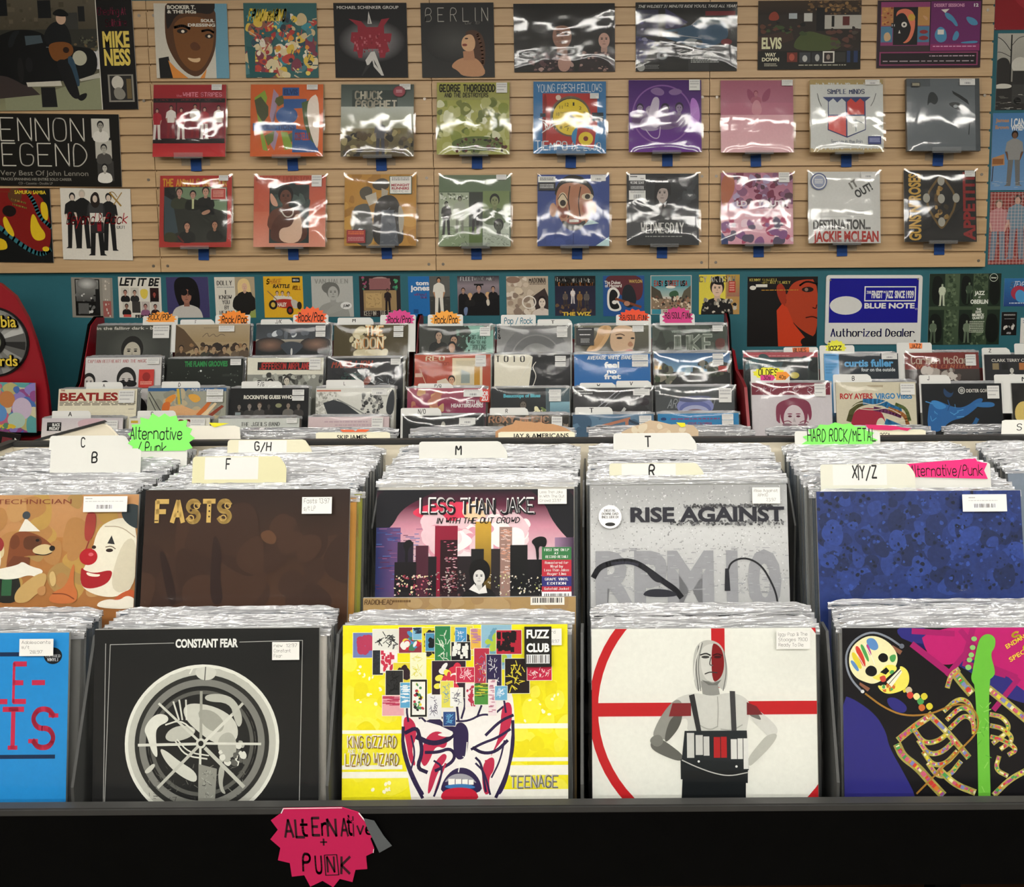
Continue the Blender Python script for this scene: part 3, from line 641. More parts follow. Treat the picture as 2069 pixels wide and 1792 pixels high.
poster('Z4', 995, 5, 1745, 497, 'top-row purple poster with a head in profile and blue hands', P, 'poster', '''
r 990 0 1750 500 2c1824;r 1020 18 1372 370 8a3a6a;r 1025 55 1110 190 b07a4a;v 15 16 1030 60 1100 180 8 14 8a3a28,c8904a b;r 1110 55 1285 330 141214;b d8785a 1120 90 1190 60 1260 90 1270 200 1240 300 1180 325 1170 270 1150 200;b 141214 1130 110 1190 90 1230 180 1240 210 1220 280 1180 320 1120 325 1115 180;e 1188 182 20 20 d8d4cc;e 1188 182 8 8 1a1a1a;e 1240 130 26 26 c8a040;p d8d4cc 1155 220 1163 245 1147 245
r 1285 55 1370 190 b88a50;r 1285 195 1370 310 4a7a98;r 1022 195 1105 310 4a7a98;b c8a880 1040 250 1080 230 1100 290 1050 310;e 1330 235 30 14 8a2a30;e 1330 280 34 16 8a2a30;b c89a70 1310 110 1360 130 1350 160;r 1020 335 1372 375 3a2a30;r 1095 170 1130 205 1a1a1a;t 1100 178 16 20 ddd b 11
r 1378 15 1735 375 6a2462;t 1398 30 24 220 c890b0 h DESERT SESSIONS;t 1685 30 24 32 ddd h 12;b 4a8ab0 1470 90 1530 110 1580 190 1560 200 1530 160 1490 140;b 4a8ab0 1400 260 1440 190 1490 220 1500 300 1440 320;b 4a8ab0 1620 120 1700 140 1725 190 1660 190;b 4a8ab0 1530 300 1560 220 1590 250 1570 300;b 4a8ab0 1600 310 1720 300 1720 320 1600 322;r 1430 220 1475 255 d8d4cc;p d8d4cc 1450 75 1510 70 1480 100;r 1380 325 1735 372 8a2a62;x 1398 338 1708 352 1 d090b8
r 1015 380 1725 480 1a0f16;r 1015 380 1725 390 8a3a62;r 1015 472 1725 480 8a3a62;r 1015 380 1025 480 8a3a62;r 1715 380 1725 480 8a3a62;x 1375 408 1700 420 1 c8b0bc;x 1040 445 1695 458 1 b0a0a8''')

# the two shelved rows: zone, box, thickness, drawing, label, short name for the ledge, stickers
SH = []
def shelf(*a): SH.append(a)
shelf('Z1', 1225, 683, 1832, 1275, .006, '''r 1200 650 1850 1300 a8202c;g 1200 1165 1850 1300 b8242c c82c30;r 1225 795 1825 1165 7c1a2c;r 1225 795 1825 830 1a0a0e;r 1225 1125 1825 1165 1a0a0e
v 1 34 1235 803 1815 806 6 7 a02030 r;r 1415 830 1421 1125 120a0c;r 1615 830 1621 1125 120a0c;f 1258 880 255 c8988a 1a0e0e b02434 e4dcd4;f 1375 855 270 b88a78 1a0e0e e8e2da 8c1a28;f 1460 875 258 c8988a 1a0e0e b02434 e4dcd4;f 1575 845 270 b88a78 1a0e0e e8e2da 8c1a28;f 1655 870 260 c8988a 1a0e0e b02434 e4dcd4;f 1772 855 268 b88a78 1a0e0e e8e2da 8c1a28
t 1420 765 18 45 e890a0 s the;t 1470 748 32 130 e890a0 w WHITE;t 1620 748 32 180 e890a0 w STRIPES''', 'red sleeve with six small standing figures in a film strip, leftmost of the middle row', 'red film-strip sleeve', [('price_sticker', 81, 0, 14, 8, 'p')])
shelf('Z2', 100, 655, 670, 1222, .006, '''r 90 640 700 1230 d2682c;p 8aa83a 130 760 210 700 230 760 200 900 190 1000 240 1180 200 1170 170 1000;p a890a8 280 690 320 740 290 900 270 980 320 1050 290 1175 260 1130 280 1000 250 900;p 5a6030 300 760 350 740 370 800 320 830 290 790;p 4a5030 130 780 180 750 240 830 240 900 200 960 150 880;p 6a7a34 210 1060 290 1020 280 1100 240 1140;p 5a6a30 370 1060 460 1020 440 1100 400 1120;p 8aa83a 340 1030 390 1030 440 1160 370 1170
r 350 680 480 745 2a5a98;p 2a5a98 360 770 540 770 540 840 360 850;r 120 960 460 1020 2a5a98;e 385 900 85 70 2c5c98;p 2a5a98 430 1000 560 1020 620 1120 640 1190 430 1190;p 4a6038 500 800 560 780 590 900 600 1120 560 1080 520 960;b e8dccf 560 760 640 720 640 1180 600 1120 560 1000 540 860
t 360 690 45 110 1c3c70 h ELVIS;t 130 968 42 320 1c3c70 h ATTRACTIONS;t 450 1040 50 120 c84a3a w COSTELLO''', 'orange sleeve with cut-out blue, green and lilac shapes', 'orange cut-paper sleeve', [('price_sticker', 78, 1, 15, 7, 'p')])
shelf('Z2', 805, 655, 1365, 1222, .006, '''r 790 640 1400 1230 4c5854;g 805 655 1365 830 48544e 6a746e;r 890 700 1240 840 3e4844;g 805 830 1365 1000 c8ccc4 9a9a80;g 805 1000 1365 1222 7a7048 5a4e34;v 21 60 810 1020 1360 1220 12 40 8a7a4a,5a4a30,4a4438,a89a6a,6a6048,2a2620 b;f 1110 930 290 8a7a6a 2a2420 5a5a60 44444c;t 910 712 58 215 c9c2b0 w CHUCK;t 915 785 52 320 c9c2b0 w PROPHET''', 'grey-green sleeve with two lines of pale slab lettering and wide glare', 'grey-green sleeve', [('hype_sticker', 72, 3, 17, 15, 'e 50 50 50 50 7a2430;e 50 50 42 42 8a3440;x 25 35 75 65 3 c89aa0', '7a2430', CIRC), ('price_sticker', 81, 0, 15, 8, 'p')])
shelf('Z2', 1542, 640, 2110, 1215, .006, '''r 1500 600 2150 1230 a8a858;g 1542 640 2110 780 b0ac50 a0a060;v 22 90 1550 800 2100 1200 20 60 8a9440,c8c890,6a7438,b8b878,d8d8b8,7a8040 b;e 1860 1130 200 60 5a6a30;v 23 60 1700 1090 2080 1190 6 18 3a3020,5a2a20,2a2a1c,7a7a48 b;t 1560 660 52 440 2a281c w GEORGE THOROGOOD;t 1600 725 32 345 4a4830 w AND THE DESTROYERS''', 'yellow-green sleeve with dark slab lettering at the top, fourth in the middle row', 'yellow-green sleeve', [('price_sticker', 82, 1, 15, 14, 'p')])
shelf('Z3', 225, 657, 822, 1252, .006, '''r 210 640 840 1260 3a78a8;r 300 755 750 1180 b03430;b 8a2420 300 770 340 755 330 1180 300 1150;e 530 945 168 168 6a5a48;e 530 945 152 152 3a342c;e 535 950 150 150 e0c830;l 1a1a1a 16 520 940 640 1000;l 1a1a1a 5 480 1035 670 975;e 530 940 14 14 1a1a1a;e 430 790 22 22 d8c8b8
t 255 680 62 535 e0e4e4 kb YOUNG FRESH FELLOWS;t 240 1150 72 265 d0dce0 kb TIEMPO;t 540 1165 60 240 d0dce0 kb DE LUJO;t 485 832 30 30 2a2820 n 12;t 548 828 30 14 2a2820 n 1;t 600 862 28 20 2a2820 n 2;t 633 905 28 18 2a2820 n 3;t 628 965 28 22 2a2820 n 4;t 412 912 28 28 2a2820 n 10;t 440 855 28 24 2a2820 n 11;t 412 978 28 18 2a2820 n 9;t 442 1022 28 20 2a2820 n 8;t 498 1038 28 18 2a2820 n 7;t 445 905 16 150 8a7820 k Western Electric
r 705 915 800 985 1c2a34;r 705 945 800 953 8aa0a8;r 280 920 325 950 1a2a38;v 3 9 330 985 390 1070 40 70 e8e4e0 l;e 650 1115 112 100 3a88b8;p b03430 590 1030 740 1060 720 1210 570 1180;e 655 1130 60 56 e0c830;e 655 1130 20 20 7a3020''', 'blue and red sleeve with a big yellow clock face', 'clock-face sleeve', [('price_sticker', 78, 17, 12, 7.5, 'p')])
shelf('Z3', 993, 645, 1585, 1250, .006, '''r 980 630 1600 1260 5a1c78;g 993 645 1585 1250 46186a 6a2490;z 1265 935 245 12 8a5aa0;b 8a6a9a 1160 730 1230 700 1290 740 1270 780 1200 770;b 8a6a9a 1310 740 1380 710 1440 740 1400 770 1340 775;m 1085 880 62 9a86a4 2a1238 4a1a5c;m 1165 910 74 b0a0b4 9a8aa4 a090ac;m 1290 890 78 8a7496 2a1438 7a6288;m 1405 880 74 94809e 2c163a 6a4a7c;b c8bccc 1200 780 1250 800 1230 940 1190 1000 1240 960 1260 1010 1210 1060 1140 1000 1170 860;q c8b0d0 8 1130 1060 1180 1130 1240 1140 1250 1040;b b87acc 1490 780 1560 820 1580 1000 1500 1050''', 'purple sleeve with pale figures inside a large circle', 'purple sleeve', [('price_sticker', 83, 0, 15, 15, 'p')])
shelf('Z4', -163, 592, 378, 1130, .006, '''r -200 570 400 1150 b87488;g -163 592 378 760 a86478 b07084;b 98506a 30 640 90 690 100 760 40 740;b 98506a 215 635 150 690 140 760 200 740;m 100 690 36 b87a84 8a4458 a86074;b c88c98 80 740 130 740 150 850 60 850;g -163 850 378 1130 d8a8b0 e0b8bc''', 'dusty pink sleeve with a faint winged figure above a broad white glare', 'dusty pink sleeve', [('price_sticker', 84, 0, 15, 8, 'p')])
shelf('Z4', 485, 590, 1040, 1105, .022, '''r 470 580 1050 1120 cfd0cc;r 470 580 1050 625 b09a68;r 470 1080 1050 1120 b8a478;v 2 30 500 612 1020 618 10 12 cfd0cc r;v 4 30 500 1075 1020 1082 10 12 cfd0cc r;p 34426e 580 715 945 715 905 745 905 950 762 1005 615 950 620 745
p c8cccc 625 750 660 725 690 755 725 725 755 750 755 840 625 840;p c84038 765 750 795 725 830 755 865 725 895 750 895 840 765 840;p d8605a 622 850 755 850 755 995 622 945;p dcdcd6 765 850 900 850 900 945 765 995;q 8a98a0 6 780 900 830 880 880 900;l 8a98a0 6 830 870 830 960;t 615 660 32 285 34426a s SIMPLE MINDS;t 640 1020 26 240 68748c k Sparkle in the Rain;q 444 4 540 690 550 740 570 780;q 444 4 985 690 970 740 945 780''', 'white boxed sleeve with a red and blue shield', 'shield sleeve', [('price_sticker', 75, 1, 20, 7, 'b'), ('hype_sticker', 78, 79, 18, 11, 'r 0 0 100 100 24306a;x 10 20 90 80 4 a0a8d0', '24306a')], 'd8c8a0')
shelf('Z4', 1200, 582, 1740, 1108, .022, '''r 1180 570 1760 1120 6a7074;r 1200 575 1375 640 565c60;r 1705 582 1740 1108 4a5054;b 2c3234 1360 690 1400 675 1440 730 1410 780 1370 750 1350 790;p 1c2224 1535 670 1600 705 1650 740 1662 775 1620 745 1545 695;b 1a2022 1500 770 1540 752 1600 760 1650 800 1640 830 1580 815;e 1560 785 16 12 9aa0a2;e 1592 790 8 8 b0b4b4;q 1c2224 6 1650 820 1665 870 1655 990;q 8a9092 3 1580 600 1600 608''', 'charcoal boxed sleeve with a single drawn eye and brow', 'charcoal eye sleeve', [('price_sticker', 72, 1, 21, 9, 'b'), ('hype_sticker', 6, 6, 12, 6, 'r 0 0 100 100 3a3a34;x 10 20 90 80 3 c8c0a0', '3a3a34')], '6a6a68')
# lower row
shelf('Z5', 1287, 100, 1868, 680, .006, '''r 1270 90 1890 700 b4342c;b 2a2c24 1322 200 1345 190 1820 190 1835 210 1835 630 1820 642 1340 642 1320 620;p 7a9070 1400 195 1830 195 1830 400 1700 360 1560 300 1440 280;p 1c1e1c 1322 195 1415 195 1400 420 1322 460;p 3a4a50 1322 260 1390 300 1440 560 1330 600;m 1445 235 62 c09080 2a1c14 3a3e2c;m 1555 255 58 c09080 1c1410 14160f;m 1658 230 66 c89a84 2a1c14 12120f;b 12120f 1600 290 1700 280 1740 420 1690 420 1610 400;b b88a70 1620 400 1690 370 1700 400 1640 425;m 1512 510 62 c08a70 241610 12120f;m 1735 500 60 b88468 241610 16160f;r 1548 290 1565 370 c8c89a;q 6a2420 14 1440 590 1485 640;b 3a3a20 1330 560 1420 560 1440 640 1330 640;t 1310 130 55 520 d8a030 w THE ANIMALS ON TOUR''', 'red sleeve with a group portrait in a rounded frame, leftmost of the lower row', 'red group-portrait sleeve', [('price_sticker', 83, 0, 13, 7.5, 'p'), ('hype_sticker', 72, 18, 21, 16, 'r 0 0 100 100 d8b8b0;r 4 6 96 94 b03a30;x 15 20 85 80 5 e0a898', 'ddd')])
shelf('Z6', 115, 88, 643, 605, .006, '''g 100 80 660 350 c05a44 c86a50;g 100 350 660 610 cc7458 dc9a84;t 125 95 40 410 a84a34 s WHITNEY HOUSTON;r 230 155 522 577 2a3432;v 5 24 235 160 515 400 20 50 3a4a46,24302e,4a5a54 b;b d8a890 232 200 280 260 300 320 240 300;m 350 240 120 6a4030 141010 6a4030;b 5a3426 240 460 300 360 420 350 500 400 520 577 240 577;b d8b8a0 300 470 400 460 420 360 470 380 475 577 310 577;q d8d0c0 9 310 330 350 395 405 380 408 320''', 'coral sleeve with a framed portrait of a woman in a draped pale dress', 'coral portrait sleeve', [('price_sticker', 81, 0, 14, 16, 'p')])
shelf('Z6', 770, 80, 1295, 600, .006, '''r 760 70 1310 610 bc8c3c;v 6 30 770 80 1290 590 30 90 c89a48,b08034,a87a34 b;b 5a5448 870 200 930 160 980 190 960 260 900 270;b 4a443a 960 150 1040 100 1100 130 1090 190 1000 200;p c0b8a8 920 240 1000 210 1010 280 950 310;p b8ae9e 1040 180 1090 200 1080 250 1040 260;b 5a5a56 820 330 900 290 960 300 1000 600 840 600;b 33302e 1000 260 1100 220 1170 270 1190 420 1210 560 1160 600 980 600 980 400;p 5a5e66 1040 340 1130 340 1170 600 1030 600;v 7 26 850 400 990 595 8 30 6a6a68,7a7a78,4a4a4c l;v 9 30 1040 330 1170 595 10 34 70747a,4a4c52,8a8c8e l;b b0a898 1160 280 1210 360 1200 500 1170 520;p a8a090 830 340 860 400 830 500 815 440''', 'mustard sleeve with two people in dungarees and braces leaning together', 'mustard couple sleeve', [('hype_sticker', 63, 3, 31, 25, 'r 0 0 100 100 3a5a4a;r 3 3 97 97 dcd8d0;x 10 8 90 28 2 777;t 8 42 15 82 9a2434 h MIDNIGHT;t 10 60 15 78 9a2434 h RUNNERS;t 15 80 10 70 777 k TOO-RYE-AY', 'ddd'), ('hype_sticker', 4, 78, 26, 18, 'r 0 0 100 100 8c1c1c;x 8 12 92 40 2 d86a30;x 8 55 92 88 3 c08080', '8c1c1c')])
shelf('Z6', 1445, 85, 1980, 598, .006, '''r 1430 70 2000 610 4a5a44;r 1445 85 1980 205 6a7a60;r 1447 210 1668 455 a8b098;r 1670 210 1770 455 3a4038;r 1772 200 1970 388 7a8a5a;r 1772 392 1970 590 b8c0b0;r 1447 458 1670 595 8a9a78;r 1670 458 1768 595 5a7038;v 8 40 1450 215 1660 260 5 12 6a7260,d8dcd0 b;f 1500 275 240 6a6a5c 1c1c18 24241f 1c1c18;f 1600 240 260 8a8a7a 1c1c18 a8ac9c 7a7e6e;f 1718 280 230 5a5a50 141412 1c1c1a 1c1c1a;m 1860 270 80 8a9068 1c1e18 5a6a48;m 1890 450 80 4a5044 101210 a8b0a0;v 9 60 1780 500 1970 590 8 20 2a3028,d0d8c8,6a7460 l;v 10 30 1450 460 1660 590 10 30 c0c8b0,4a5a44,e0e4d8 l''', 'green and grey sleeve of collaged photographs under crumpled wrap', 'green collage sleeve', [('price_sticker', 80, 0, 14, 7, 'p')])
shelf('Z7', 230, 82, 762, 592, .006, '''r 220 70 780 600 33498a;v 5 20 240 90 750 590 40 90 384e90,2e4484 b;b 1a1814 350 260 370 150 440 90 500 82 570 100 640 170 652 270;b b07a5c 362 230 400 150 500 135 610 165 642 260 630 350 590 440 500 480 420 440 370 350;e 345 335 26 50 b8845f;e 648 320 18 44 b8845f;b 8a4a34 370 300 440 300 460 360 430 400 390 380;b a85a44 560 290 630 290 620 360 560 360;b 1e1a16 400 400 500 440 600 400 560 470 490 488 430 460;q 3a241a 8 470 165 455 260 470 340 455 390;q 3a241a 8 550 170 530 280 545 380;e 417 265 34 56 d8c8a8;e 600 240 44 24 d8c8a8;e 418 285 22 22 2a1c14;e 600 240 20 18 2a1c14;q 3a241a 6 380 260 417 205 455 270;e 500 415 55 20 8a3a30;r 465 402 535 422 e0dcd0;p c0d8d8 570 445 620 400 685 430;p c0d8d8 660 590 760 525 760 592;l 22346a 5 495 500 495 590''', 'blue sleeve with a painted face whose eyes do not match', 'blue painted-face sleeve', [('hype_sticker', 1, 3, 24, 8, 'r 0 0 100 100 dcdcd8;x 10 20 90 80 2 222', 'ddd'), ('hype_sticker', 1, 11.5, 24, 11, 'r 0 0 100 100 101010;x 10 20 90 80 3 bbb', '111'), ('price_sticker', 74, 1, 21, 8.5, 'b')])
shelf('Z7', 873, 75, 1405, 588, .006, '''r 860 60 1420 600 24262a;m 1135 215 125 b8a8a0 0e0e10 1a1c1e .9;b 0e0e10 1080 110 1140 90 1200 120 1200 260 1180 180 1100 180 1090 330 1075 330;p c8c8c8 1110 270 1140 290 1170 270 1160 300 1120 300;p 0c0c0c 1130 290 1150 290 1150 370 1130 370;e 1215 355 18 26 4a4e52;t 975 430 70 320 d8d6d0 s WEDNESDAY;x 1010 522 1280 535 1 9a9a96;v 5 20 1240 80 1400 300 20 60 34383c,2a2c30 b''', 'charcoal sleeve with a figure in a dark collar and tie above white lettering', 'charcoal collar-and-tie sleeve', [('hype_sticker', 3, 2, 23, 8, 'r 0 0 100 100 dadad8;x 8 20 50 60 1 333;x 70 60 90 80 1 555', 'ddd'), ('hype_sticker', 3, 10, 23, 14, 'r 0 0 100 100 151515;t 8 8 26 84 ddd s WEDNESDAY;x 10 55 90 92 3 bbb', '111'), ('price_sticker', 3, 24, 23, 13, 'x 8 8 92 30 2 888;i 28 42 74 88 eee 222')])
shelf('Z7', 1550, 68, 2085, 590, .006, '''r 1530 50 2100 600 c890a0;g 1550 68 2085 290 a86a80 c08498;v 12 80 1650 80 2080 330 14 44 8a5a7a,b07a9a,7a2a4a,a898b8,c88aa0,5a3a4a b;b b06a4a 1550 90 1640 80 1660 180 1600 300 1550 320;g 1550 330 2085 590 e0b8c0 d8a0b0;v 13 40 1560 420 2080 580 16 50 b04a6a,8a5a8a,e8d0d8,5a5068 b;p 2a3a6a 1550 500 1600 560 1600 590 1550 590;t 1665 270 42 380 e8dce0 h LD & YOUTH;t 1640 345 42 360 e4ccd4 h S BABY''', 'pink and mauve crowded sleeve with white capitals, seventh in the lower row', 'pink crowded sleeve', [('price_sticker', 80, 0, 15, 14, 'p')])
shelf('Z8', 475, 62, 1020, 590, .006, '''r 460 50 1040 600 cdccc8;t 815 205 62 140 343434 ha OUT!;t 780 150 50 60 77746e wa IT;t 510 410 75 435 3a3836 h DESTINATION...;t 510 495 82 495 a83028 h JACKIE MCLEAN;x 770 350 900 385 3 aaa;l aaa 2 510 395 870 395''', 'white sleeve with heavy black and red type along the bottom', 'white type sleeve', [('hype_sticker', 3, 2, 23, 24, 'e 50 50 50 50 505a80;e 50 50 42 42 d8d8d4;e 50 50 36 36 8890a8;x 25 36 75 66 3 d8d8d4', '505a80', CIRC), ('price_sticker', 73, 1, 20, 9, 'b')])
shelf('Z8', 1185, 52, 1718, 575, .006, '''r 1170 40 1730 590 181818;r 1310 52 1612 575 1c1c1c;t 1210 563 92 505 c8a04a hv X;''', 'black sleeve with upright gold letters on the left and red letters on the right', 'black gold-and-red sleeve', [('price_sticker', 84, 1, 14, 8.5, 'p')])
i = len(SH)-1; q = list(SH[i]); q[6] = '''r 1170 40 1730 590 181818;b 6a5228 1440 90 1480 90 1600 270 1480 480 1440 480 1320 270;b 181818 1446 112 1474 112 1582 270 1474 460 1446 460 1338 270;v 4 16 1420 180 1500 400 14 26 8a6a30,5a4420,a88448,3a2c18 b;e 1460 130 26 34 a8a498;e 1350 255 26 34 a8a498;e 1460 260 26 34 a8a498;e 1570 255 26 34 a8a498;e 1460 430 26 34 a8a498
t 1212 565 90 500 c8a04a hu GUNS N' ROSES;t 1615 565 88 510 8c2020 hu APPETITE;'''; SH[i] = tuple(q)

def ledge(x, z, short, lip, d):
    o = empty('acrylic_ledge', (x, SLAT-.0004, z)); tag(o, 'clear acrylic ledge under the '+short, 'shelf', 'clear ledges on the slatwall')
    MB().box(-.062, -d, -.003, .062, .0, 0).box(-.062, -.003, -.03, .062, 0, -.003).build('shelf_plate', M['acr'], o)
    MB().box(-.062, -d-.0025, -.003, .062, -d, lip).build('front_lip', M['acr'], o)
for n, q in enumerate(SH):
    zn, x0, y0, x1, y1, t, art, label, short, chits = q[:10]; edge = q[10] if len(q) > 10 else 'b8b0a0'
    a, b = pix(zn, x0, y0), pix(zn, x1, y1); low = n >= 9
    lean = 8; h = .314; Yt = SLAT-.004-t/2
    xc = at((a[0]+b[0])/2, (a[1]+b[1])/2, Yt-.02)[0]; zt = at((a[0]+b[0])/2, a[1], Yt)[1]
    record(art, label, xc, Yt, zt, lean, .25, 0, .314, t, edge, n % 5, 'print', chits, 'records on ledges, lower row' if low else 'records on ledges, middle row', A=(x0, y0, 100/(x1-x0), 100/(y1-y0)), fx=.003)
    zb = zt-h*math.cos(rad(lean))-t/2*math.sin(rad(lean))
    ledge(xc+.004, zb-.0038, short, .012 if n % 4 else .022, .0477+t+.015)
    tp = MB().box(-.023, -.0012, -.05, .023, -.0002, 0).build('tape_tab', M['tape'])
    tp.location = (xc+.006+.008*math.sin(n*3), SLAT-.0040, zb-.0078); tp.rotation_euler = (0, rad(2*math.sin(n*5)), 0)
    tag(tp, 'blue tape tab stuck to the slatwall under the '+short, 'tape', 'blue tape tabs under the ledges')

# ------------------------------------------------------------------ small sleeves on the teal wall
G2 = 'row of small sleeves on the teal wall'
def single(zn, x0, y0, x1, y1, label, art, **kw):
    a = dict(Y=WALL, t=.0015, group=G2); a.update(kw)
    return poster(zn, x0, y0, x1, y1, label, 'record', 'record_sleeve', art, **a)
single('Z5', 565, 920, 915, 1240, 'small grey sleeve with a dark framed photograph, leftmost of the small wall sleeves', '''
r 560 910 920 1250 8a867c;r 595 932 805 1225 121210;g 603 940 795 1110 8a8a86 4a4a48;o 700 970 90 50 c8c8c4 6a6a66;r 830 925 895 1100 9a948a;r 830 1105 900 1230 9a5a54;v 3 14 835 930 890 1220 8 20 c8c0b4 r;v 4 24 610 1050 800 1210 6 18 c8c8c4,1a1a1a,6a6a68 b;r 620 1125 710 1210 5a5a58;r 770 1010 800 1200 1a1a1a''', roll=1.4)
single('Z5', 943, 915, 1305, 1240, 'small white sleeve with heavy black capitals over a grid of eight portraits', '''
r 930 900 1310 1250 d8d4c8;t 952 918 66 330 141414 hi LET IT BE
r 965 1000 1035 1095 c8c4b8;m 1000 1040 36 b08070 241814 1a1a1a;r 1045 1000 1115 1095 c0bcb0;m 1080 1040 34 b08a78 1a1614 2a2a2a;b d8c050 1125 1010 1195 1010 1190 1070 1160 1095 1130 1070;r 1210 1000 1285 1095 2a1614;m 1247 1050 34 9a4a40 1a0e0c 1a1010;r 975 1115 1045 1205 c8c4b8;m 1008 1150 34 8a6a5a 141210 1c1c1c;r 1055 1110 1125 1200 3a3836;r 1135 1110 1205 1200 b8b0a8;m 1168 1150 36 b08078 3a2420 8a5a7a;r 1218 1110 1290 1200 c8c4bc;m 1252 1150 34 a8786a 1a1412 2a1a1e;r 980 1215 1045 1235 c05048;t 1080 1215 26 140 1a1a1a h FERRY''', roll=1.2)
single('Z5', 1335, 915, 1690, 1240, 'small mauve sleeve with a person in big dark hair and sunglasses', '''
r 1320 900 1700 1250 3e3a62;b 0e0c10 1400 930 1500 905 1590 940 1615 1060 1610 1180 1560 1190 1450 1180 1400 1060;m 1500 1060 120 9a6a58 0e0c10 c0bcb4;p c0bcb4 1450 1150 1560 1150 1580 1240 1430 1240;e 1480 1035 32 28 121012;e 1545 1035 30 28 121012;b 0e0c10 1430 960 1500 930 1580 960 1590 1010 1500 985 1420 1020''')
single('Z5', 1723, 915, 2060, 1240, 'small white sleeve with stacked thin capitals beside a blonde person in black', '''
r 1710 900 2070 1250 d4cfc2;r 1895 915 2060 1240 a8987c;g 1895 1100 2060 1240 8a8a70 90a048;m 1970 990 92 d0a890 dcc088 1a1816;b dcc088 1910 960 1960 920 2020 940 2030 1080 1990 1120 1925 1090;m 1975 990 64 d0a890 dcc088 1a1816;b 1a1816 1990 1040 2040 1030 2030 1140 2010 1230 1910 1220 1940 1150;t 1742 945 34 130 3a3836 s DOLLY;x 1742 992 1885 1004 1 888;t 1808 1020 30 10 3a3836 s I;t 1755 1060 30 110 3a3836 s KNOW;t 1780 1100 30 65 3a3836 s YOU;t 1798 1142 30 40 3a3836 s BY;t 1755 1185 30 110 3a3836 s HEART''')
single('Z6', 185, 815, 480, 1110, 'small yellow sleeve with a red open car carrying four people', '''
r 170 800 490 1120 d8a824;r 400 825 460 860 141414;t 408 835 14 44 ddd h DECCA;t 205 835 34 110 c8862c wi SHAKE;t 255 870 28 125 1c1a16 hi RATTLE;t 400 885 26 65 a8601c wi ROLL;m 285 935 26 c8a890 2a1c14 d0ccc0;m 325 935 26 c8a890 2a1c14 d0ccc0;m 370 940 26 c8a890 2a1c14 d0ccc0;b a82c20 240 1000 300 975 400 980 450 1010 380 1050 260 1030;b b8b4a8 380 975 440 990 450 1040 400 1050;e 252 1018 32 34 201a16;e 252 1018 16 18 c8a848;e 378 1060 26 30 201a16;e 378 1060 13 15 8a2a20;e 450 1025 18 28 2a241c;l 8a6a4a 7 215 920 290 990;t 285 1000 30 70 e0d8c8 h HALEY''')
single('Z6', 530, 815, 840, 1105, 'small grey sleeve with a pale blurred child portrait', '''
r 520 800 850 1115 b0b0aa;t 555 835 30 250 8a8a84 s VAN HALEN;b 6a6a66 600 880 660 850 720 870 740 930 690 950 620 930;m 690 930 110 a8a8a2 6a6a66 94948e;b 9a9a94 620 1080 700 1010 770 990 790 1040 660 1090;e 785 1025 42 26 dcdcd8;t 760 1015 20 50 3a3a38 hi JUMP''')
single('Z6', 875, 812, 1180, 1105, 'small brown sleeve with an arched ornate front and a dark standing figure', '''
r 865 800 1190 1115 2a2022;b b0908a 940 900 960 820 1100 820 1115 900;r 950 830 1105 910 8a5a5a;r 905 915 1150 1060 9a8058;r 920 935 1040 1040 b89a68;v 4 14 925 940 1035 1035 16 24 7a6040 l;f 1085 905 170 7a5a4a 1a1214 241a1c 1c1416;v 5 10 900 825 930 910 8 12 9a4a6a,3a7a5a e;v 6 10 1130 825 1160 910 8 12 4a9a6a,3a6a5a e;t 905 1062 34 250 c0b8a8 s KEEPING THE FAITH''')
single('Z6', 1228, 815, 1535, 1100, 'small blue sleeve beside a man in white clothes standing', '''
r 1215 800 1545 1110 2068a8;r 1385 800 1545 1110 5a5a56;r 1385 960 1545 1110 3a3a36;v 3 20 1390 900 1540 1080 10 24 6a6a62,2a2a28,8a8a80 h;f 1455 825 275 b88a68 1a1412 dcd8cc d8d4c8;t 1285 845 32 95 e4e4e4 h tom;t 1245 875 40 140 e4e4e4 h jones;t 1270 935 18 95 b03a6a k without;t 1320 955 18 45 b03a6a k love;r 1265 1050 1300 1080 1a4a80''')
single('Z6', 1583, 812, 1890, 1095, 'small dark sleeve with five seated people under pale serif capitals', '''
g 1570 800 1900 880 2a2830 8a7e84;g 1570 880 1900 1110 8a7e84 3a3034;p 0f0e10 1590 960 1890 950 1890 1100 1590 1100;m 1625 915 32 b08a74 2a1c14 141214;m 1740 900 44 b89080 0e0c0c 0e0c0c;r 1705 868 1775 880 0e0c0c;m 1675 955 34 c8a080 c8a060 1a1818;m 1805 950 36 c8a080 c8a060 121012;m 1845 905 32 b08a74 1a1412 141214;b c8c0b0 1790 985 1815 975 1820 1020 1800 1030;b 6a7a9a 1625 1040 1660 1030 1650 1095 1630 1095;t 1605 820 26 250 c8c8c4 s FLEETWOOD MAC''')
single('Z7', 10, 815, 315, 1095, 'small cream and brown sleeve with pearls and a dark oval picture', '''
r 0 800 325 1105 b8a894;v 7 40 20 820 200 1080 14 40 c8b8a4,a08c7a,d4c8b8,8a786a b;t 175 828 34 125 3a302c s MADONNA;x 180 868 300 878 1 6a5a50;p 3a2e2c 200 960 290 900 315 960 315 1080 230 1085;m 270 1000 70 d8c8b8 241a1a d0c4b8;z 175 1000 52 9 e0d8cc;b d0c0a8 60 900 110 890 140 930 90 950;e 60 840 50 24 8a7060''')
